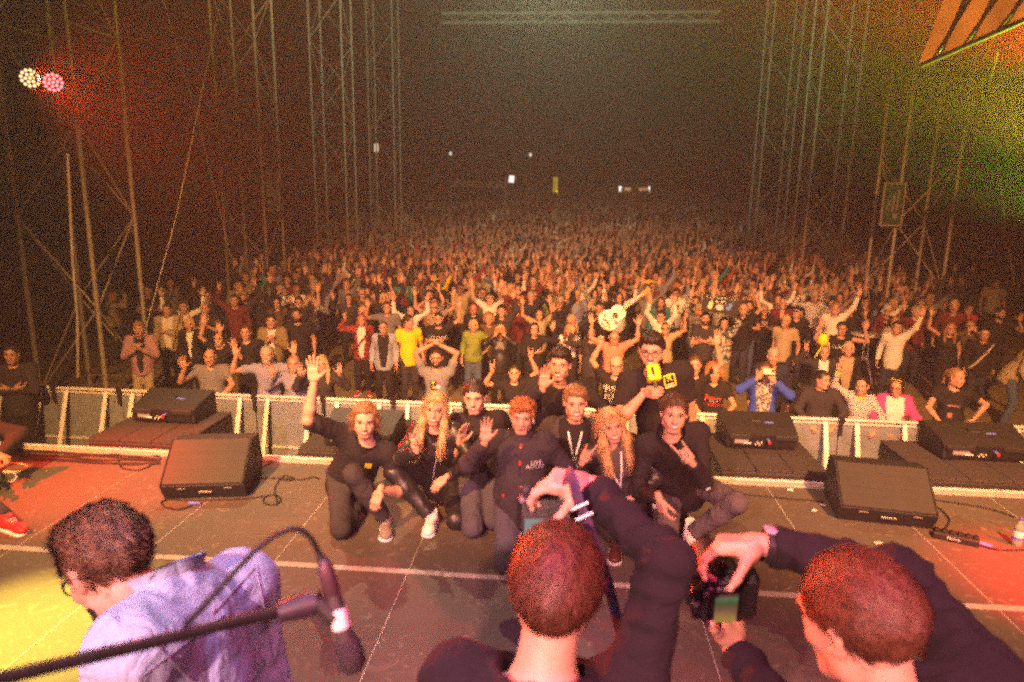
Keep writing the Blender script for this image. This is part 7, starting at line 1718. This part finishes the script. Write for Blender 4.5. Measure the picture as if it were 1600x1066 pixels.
# ------------------------------------------------------------------ stage monitors
def wedge(pl, pr, depth, h, label):
    """pl, pr: lower front corners on the deck (camera side)"""
    pl, pr = A3(pl), A3(pr); x = _n(pr-pl); y = np.cross(A3([0, 0, 1]), x); w = np.linalg.norm(pr-pl); c = (pl+pr)/2
    t = empty('stage_monitor', tuple(c), math.atan2(x[1], x[0]))
    prof = [(.05, .0), (-.015, .13), (depth*.52, h), (depth*.86, h*.93), (depth, .30*h), (depth*.9, 0)]; n = len(prof); ww = [.98, 1.0, .98, .97, .97, .97]
    v = [(s*w/2*ww[i], p[0], p[1]+.004) for s in (-1, 1) for i, p in enumerate(prof)]
    mb = MB().add(v, [[i, n+i, n+(i+1) % n, (i+1) % n] for i in range(n)], 0, False); mb.add(v, [list(range(n))], 0, False); mb.add(v, [list(range(n, 2*n))[::-1]], 0, False); mb.build('cabinet', M_BLACK, t)
    a, b = A3(prof[1]), A3(prof[2]); d = b-a; Ln = np.linalg.norm(d); d = d/Ln; nrm = A3([-d[1], d[0]]); mid = (a+b)/2+nrm*.010; Rg = np.stack([A3([1, 0, 0]), A3([0, d[0], d[1]]), A3([0, nrm[0], nrm[1]])], 1)
    MB().box((0, mid[0], mid[1]+.004), (w*.955, Ln*.95, .016), Rg, bev=.006).build('grille', M_GRILLE, t)
    for s in (-1, 1): MB().box((s*w*.487, mid[0], mid[1]+.004), (w*.018, Ln*.99, .020), Rg, bev=.004).build('side_rail', M_BLACK, t)
    MB().box((w*.02, prof[1][0]+.020, .075), (w*.16, .010, .012), bev=.002).build('badge', mat('badge_metal', (.35, .30, .30), .35, metal=.6), t)
    for s in (-.25, .30): MB().box((w*s, prof[1][0]+.010, .110), (w*.10, .012, .010), bev=.002).build('foot_rail', mat('rail_grey', (.16, .13, .14), .5), t)
    tag(t, label, 'speaker', 'wedge monitors on the deck'); return t
wedge(on_z(252, 785), on_z(384, 781), .62, .40, 'black wedge monitor with blue connector cable lying before it')
wedge(on_z(1308, 816), on_z(1462, 833), .60, .38, 'black wedge monitor beside the pedal board and water bottle')

# ------------------------------------------------------------------ cables and small things on the deck
def cable(pts, r, label, m=None, z=.012, group='loose cables on the deck', name='cable'):
    P = A3([on_z(u, v, z) for u, v in pts]); t_ = np.linspace(0, len(P)-1, len(P)*8); Q = np.stack([np.interp(t_, np.arange(len(P)), P[:, i]) for i in range(3)], 1)
    for _ in range(6): Q[1:-1] = (Q[:-2]+2*Q[1:-1]+Q[2:])/4
    o = MB().tube(Q-Q[0], r, 6).build(name, m or M_RUBBER, loc=tuple(Q[0])); tag(o, label, 'cable', group); return o
th_ = np.linspace(0, 7.2, 15)
cable([(300, 790), (280, 797), (258, 793), (250, 785), (262, 780), (300, 782), (345, 781), (390, 779), (412, 775)], .006, 'thin black cable curling out before the wedge with blue connector')
P = on_z(304, 789.5); o = MB().tube([(-.045, 0, .016), (.02, .004, .016)], .013, 12).tube([(.02, .004, .016), (.05, .005, .016)], .010, 10).build('cable_connector', M_BLUE, loc=tuple(P)); tag(o, 'blue cable connector lying on the deck before the wedge', 'connector')
cable([(405, 731), (420, 725), (428, 718), (426, 710)], .006, 'short black cable behind the wedge with blue connector')
cable([(405, 747), (440, 747), (470, 750), (490, 745), (500, 748)], .006, 'black cable running from the wedge towards the kneeling group')
cable([(425+14*math.cos(a), 781+8*math.sin(a)) for a in th_]+[(428, 765), (436, 750), (445, 742), (462, 748), (450, 752), (434, 746)], .006, 'tangled loop of black cable beside the wedge')
for k in range(6):
    r_ = random.Random(k+40); dy = k*3.0
    cable([(30, 703+dy), (90, 706+dy+r_.uniform(-3, 3)), (150, 709+dy+r_.uniform(-3, 3)), (205, 712+dy+r_.uniform(-4, 4)), (250, 714+dy*.8+r_.uniform(-3, 3))], .008, 'black cable in the bundle along the deck edge behind the crouching stagehand', group='bundled cables along the deck edge')
cable([(183, 716), (190, 732), (215, 736), (240, 726), (252, 715)], .006, 'slack black cable drooping from the bundle by the wedge')
cable([(-20, 733), (6, 740), (30, 736), (50, 735), (38, 725), (0, 722), (-20, 724)], .006, 'cream cable loosely coiled by the stagehand', mat('cable_cream', (.62, .52, .34), .6))
cable([(12+14*math.cos(a), 745+9*math.sin(a)) for a in th_], .007, 'white cable ring lying by the stagehand', mat('cable_white', (.78, .72, .70), .5))
cable([(1455, 785), (1475, 800), (1485, 812), (1478, 826), (1462, 830)], .006, 'black cable from the wedge to the pedal board')
cable([(1545, 856), (1565, 860), (1600, 859), (1640, 860)], .006, 'black cable running off from the pedal board')
cable([(1465, 782), (1510, 788), (1555, 797), (1585, 808)], .006, 'thin black cable behind the wedge leading to the bottle')
cable([(1100, 762), (1160, 772), (1220, 778), (1285, 784)], .006, 'thin black cable on the deck between the kneeling group and the wedge')
a, b = on_z(1457, 842), on_z(1530, 858); x = _n(b-a); t = empty('pedal_board', tuple((a+b)/2), math.atan2(x[1], x[0])); w = np.linalg.norm(b-a)
MB().box((0, .05, .030), (w, .10, .05), bev=.008).build('case', M_BLACK, t)
for k in range(6): MB().box((-w*.42+w*.17*k, .05, .062), (w*.10, .06, .016), bev=.004).build('foot_switch', M_RUBBER, t)
tv, tf = text_tris('Fischer', .030); MB().add(tv+A3([-w*.05, -.0015, .032]), tf, 0, False).build('lettering', M_WHITE, t)
MB().ball((w*.30, .05, .058), (.006, .006, .005), 8).build('indicator_light', emit('led_blue', (.1, .4, 1.), 3), t)
MB().tube([(w/2, .04, .03), (w/2+.075, .035, .026)], .014, 12).build('connector', mat('connector_violet', (.30, .16, .62), .4), t)
MB().ball((w/2+.12, .03, .016), (.013, .010, .010), 8).build('cable_marker', M_REDP, t)
tag(t, 'narrow black pedal board with violet plug beside the wedge', 'pedal board')
p = on_z(1588, 853); t = empty('water_bottle', tuple(p)); m, nt, b_ = _new('clear_plastic'); b_.inputs['Base Color'].default_value = (.85, .88, .92, 1); b_.inputs['Transmission Weight'].default_value = .75; b_.inputs['Roughness'].default_value = .12; b_.inputs['IOR'].default_value = 1.3
MB().lathe([(.001, .003), (.030, .003), (.033, .012), (.031, .03), (.033, .05), (.033, .13), (.030, .145), (.024, .165), (.014, .185), (.013, .20), (.001, .20)], 20).build('bottle', m, t)
MB().lathe([(.0337, .055), (.0342, .06), (.0342, .115), (.0337, .12)], 20).build('label', mat('bottle_label', (.75, .72, .78), .5, .15, 30), t)
MB().lathe([(.0344, .056), (.0346, .058), (.0346, .074), (.0344, .076)], 20).build('label_band', M_BLUE, t)
MB().lathe([(.001, .222), (.013, .222), (.0148, .218), (.0148, .200), (.001, .200)], 16).build('cap', mat('cap_blue', (.08, .12, .50), .4), t); tag(t, 'clear plastic water bottle with blue cap on the deck', 'bottle')
for k, (u, v, w, lab) in enumerate([(1234, 766, .05, 'small scrap of paper before the wedge by the pedal board'), (1272, 798, .045, 'folded paper scrap near the wedge corner by the pedal board'), (1286, 790, .05, 'crumpled scrap touching the wedge by the pedal board'), (1372, 849, .05, 'pale flake on the deck between photographer sleeve and pedal board')]):
    p = on_z(u, v, .006); o = MB().box((0, 0, .004), (w, w*.6, .003), euler(.1, .08, k*1.1)).box((w*.3, 0, .008), (w*.4, w*.5, .003), euler(.4, .3, k)).build('paper_scrap', mat('paper', (.68, .62, .58), .8), loc=tuple(p)); tag(o, lab, 'paper')

# ------------------------------------------------------------------ microphone on a boom, close to the lens
base = at_depth(-60, 1075, .62); tip = at_depth(440, 955, .86)
t = empty('microphone_stand', (base[0]-.25, base[1]-.05, 0))
O = A3([base[0]-.25, base[1]-.05, 0])
st_top = A3([O[0], O[1], base[2]-.06])
MB().tube([base+_n(base-tip)*.25-O, tip-O], .0070, 12).build('boom_arm', M_BLACK, t)
MB().tube([A3([0, 0, .05]), st_top-O], .012, 12).build('upright_pole', M_BLACK, t)
for k in range(3):
    a = k*2.094+.4; MB().tube([(0, 0, .22), (.30*math.cos(a), .30*math.sin(a), .012)], .010, 8).build('leg', M_BLACK, t)
bj = at_depth(475, 946, .87); MB().tube([at_depth(435, 958, .86)-O, bj-O, at_depth(500, 941, .87)-O], [.012, .017, .013], 12).build('swivel_joint', mat('joint_violet_black', (.03, .02, .03), .5, .2, 60), t)
clip = MB().tube([at_depth(497, 938, .87)-O, at_depth(525, 965, .87)-O], [.012, .014], 10); clip.build('microphone_clip', M_BLACK, t)
tag(t, 'black microphone boom stand reaching in over the denim shirt', 'stand')
m0, m1 = at_depth(506, 880, .87), at_depth(549, 1030, .87); dm = _n(m1-m0); Rm = rot_to(dm); ln = np.linalg.norm(m1-m0)
t = empty('boom_microphone', tuple(m0))
MB().lathe([(.001, -.005), (.008, -.005), (.0088, .02), (.009, .045), (.0105, .05), (.0112, ln*.72), (.0125, ln*.78), (.0125, ln*.80)], 18, Rm).build('handle', mat('mic_handle', (.06, .05, .05), .35, .15, metal=.3), t)
MB().lathe([(.0113, .060), (.0118, .063), (.0118, ln*.66), (.0113, ln*.67)], 18, Rm).build('white_tape', mat('tape_gloss', (.75, .70, .72), .4), t)
MB().lathe([(.0095, .002), (.0102, .004), (.0102, .040), (.0095, .042)], 18, Rm).build('plug', mat('plug_pink', (.09, .05, .06), .35, .2, metal=.4), t)
MB().lathe([(.0125, ln*.79), (.0165, ln*.83), (.0180, ln*.95), (.0172, ln*1.06), (.011, ln*1.12), (.001, ln*1.13)], 20, Rm).build('grille', mat('mic_grille', (.04, .03, .035), .5, .5, 500, .8, 700, metal=.3), t)
cp = [at_depth(u, v, d) for u, v, d in [(507, 884, .87), (500, 868, .87), (487, 840, .86), (465, 824, .85), (435, 832, .84), (400, 858, .83), (360, 900, .81), (318, 948, .79), (288, 978, .77)]]
P = A3(cp); t_ = np.linspace(0, len(P)-1, 60); Q = np.stack([np.interp(t_, np.arange(len(P)), P[:, i]) for i in range(3)], 1)
for _ in range(8): Q[1:-1] = (Q[:-2]+2*Q[1:-1]+Q[2:])/4
rad = np.full(60, .0036); rad[:9] = np.linspace(.0078, .0042, 9); MB().tube(Q-m0, rad, 10).build('cable', M_RUBBER, t)
tag(t, 'microphone wrapped in white tape hanging from the boom, cable looped', 'microphone')
# stitching seams of the denim shirt
o, org = P3O; J = P3J
sh_mesh = None
for ch in o.children:
    if ch.name.startswith('denim_shirt'): sh_mesh = ch.data
bv = BVHTree.FromPolygons([tuple(v.co) for v in sh_mesh.vertices], [tuple(p.vertices) for p in sh_mesh.polygons])
def seam(pxs, name='seam'):
    pts = []
    for u, v in pxs:
        d = ray(u, v); h = bv.ray_cast(Vector(CAM-org), Vector(_n(d)), 6)
        if h[0] is not None: pts.append(A3(h[0])+A3(h[1])*.002)
    if len(pts) > 2: MB().tube(pts, .0015, 5).build(name, mat('denim_thread', (.24, .22, .30), .8), o)
ln_ = lambda a, b, n=14: [(a[0]+(b[0]-a[0])*i/n, a[1]+(b[1]-a[1])*i/n) for i in range(n+1)]
seam(ln_((232, 905), (285, 850))); seam(ln_((330, 960), (398, 888))); seam(ln_((400, 885), (428, 1040))); seam(ln_((222, 1055), (350, 960))); seam(ln_((245, 1010), (300, 1066)))

# every barrier unit is told apart by who stands behind it
FRONT = sorted((o.location[0], o['label'].split(' at the ')[0].split(' with ')[0].split(' hiding')[0].split(' leaning')[0].split(' waving')[0].split(' turned')[0].split(' beside')[0]) for o in bpy.data.objects if o.name.startswith('person') and o.parent is None and abs(o.location[1]-FR) < .02)
for o in [o for o in bpy.data.objects if o.name.startswith('barrier_unit')]:
    x = o.location[0]; ins = [l for fx, l in FRONT if abs(fx-x) <= .5]
    if ins: o['label'] = ('pale aluminium barrier unit before the '+ins[0])[:110]
    else:
        le = [l for fx, l in FRONT if fx < x]; ri = [l for fx, l in FRONT if fx > x]
        o['label'] = 'pale aluminium barrier unit next to the unit of the '+(le[-1] if le else ri[0]) if (le or ri) else o['label']
    o['label'] = ' '.join(o['label'].split()[:16])
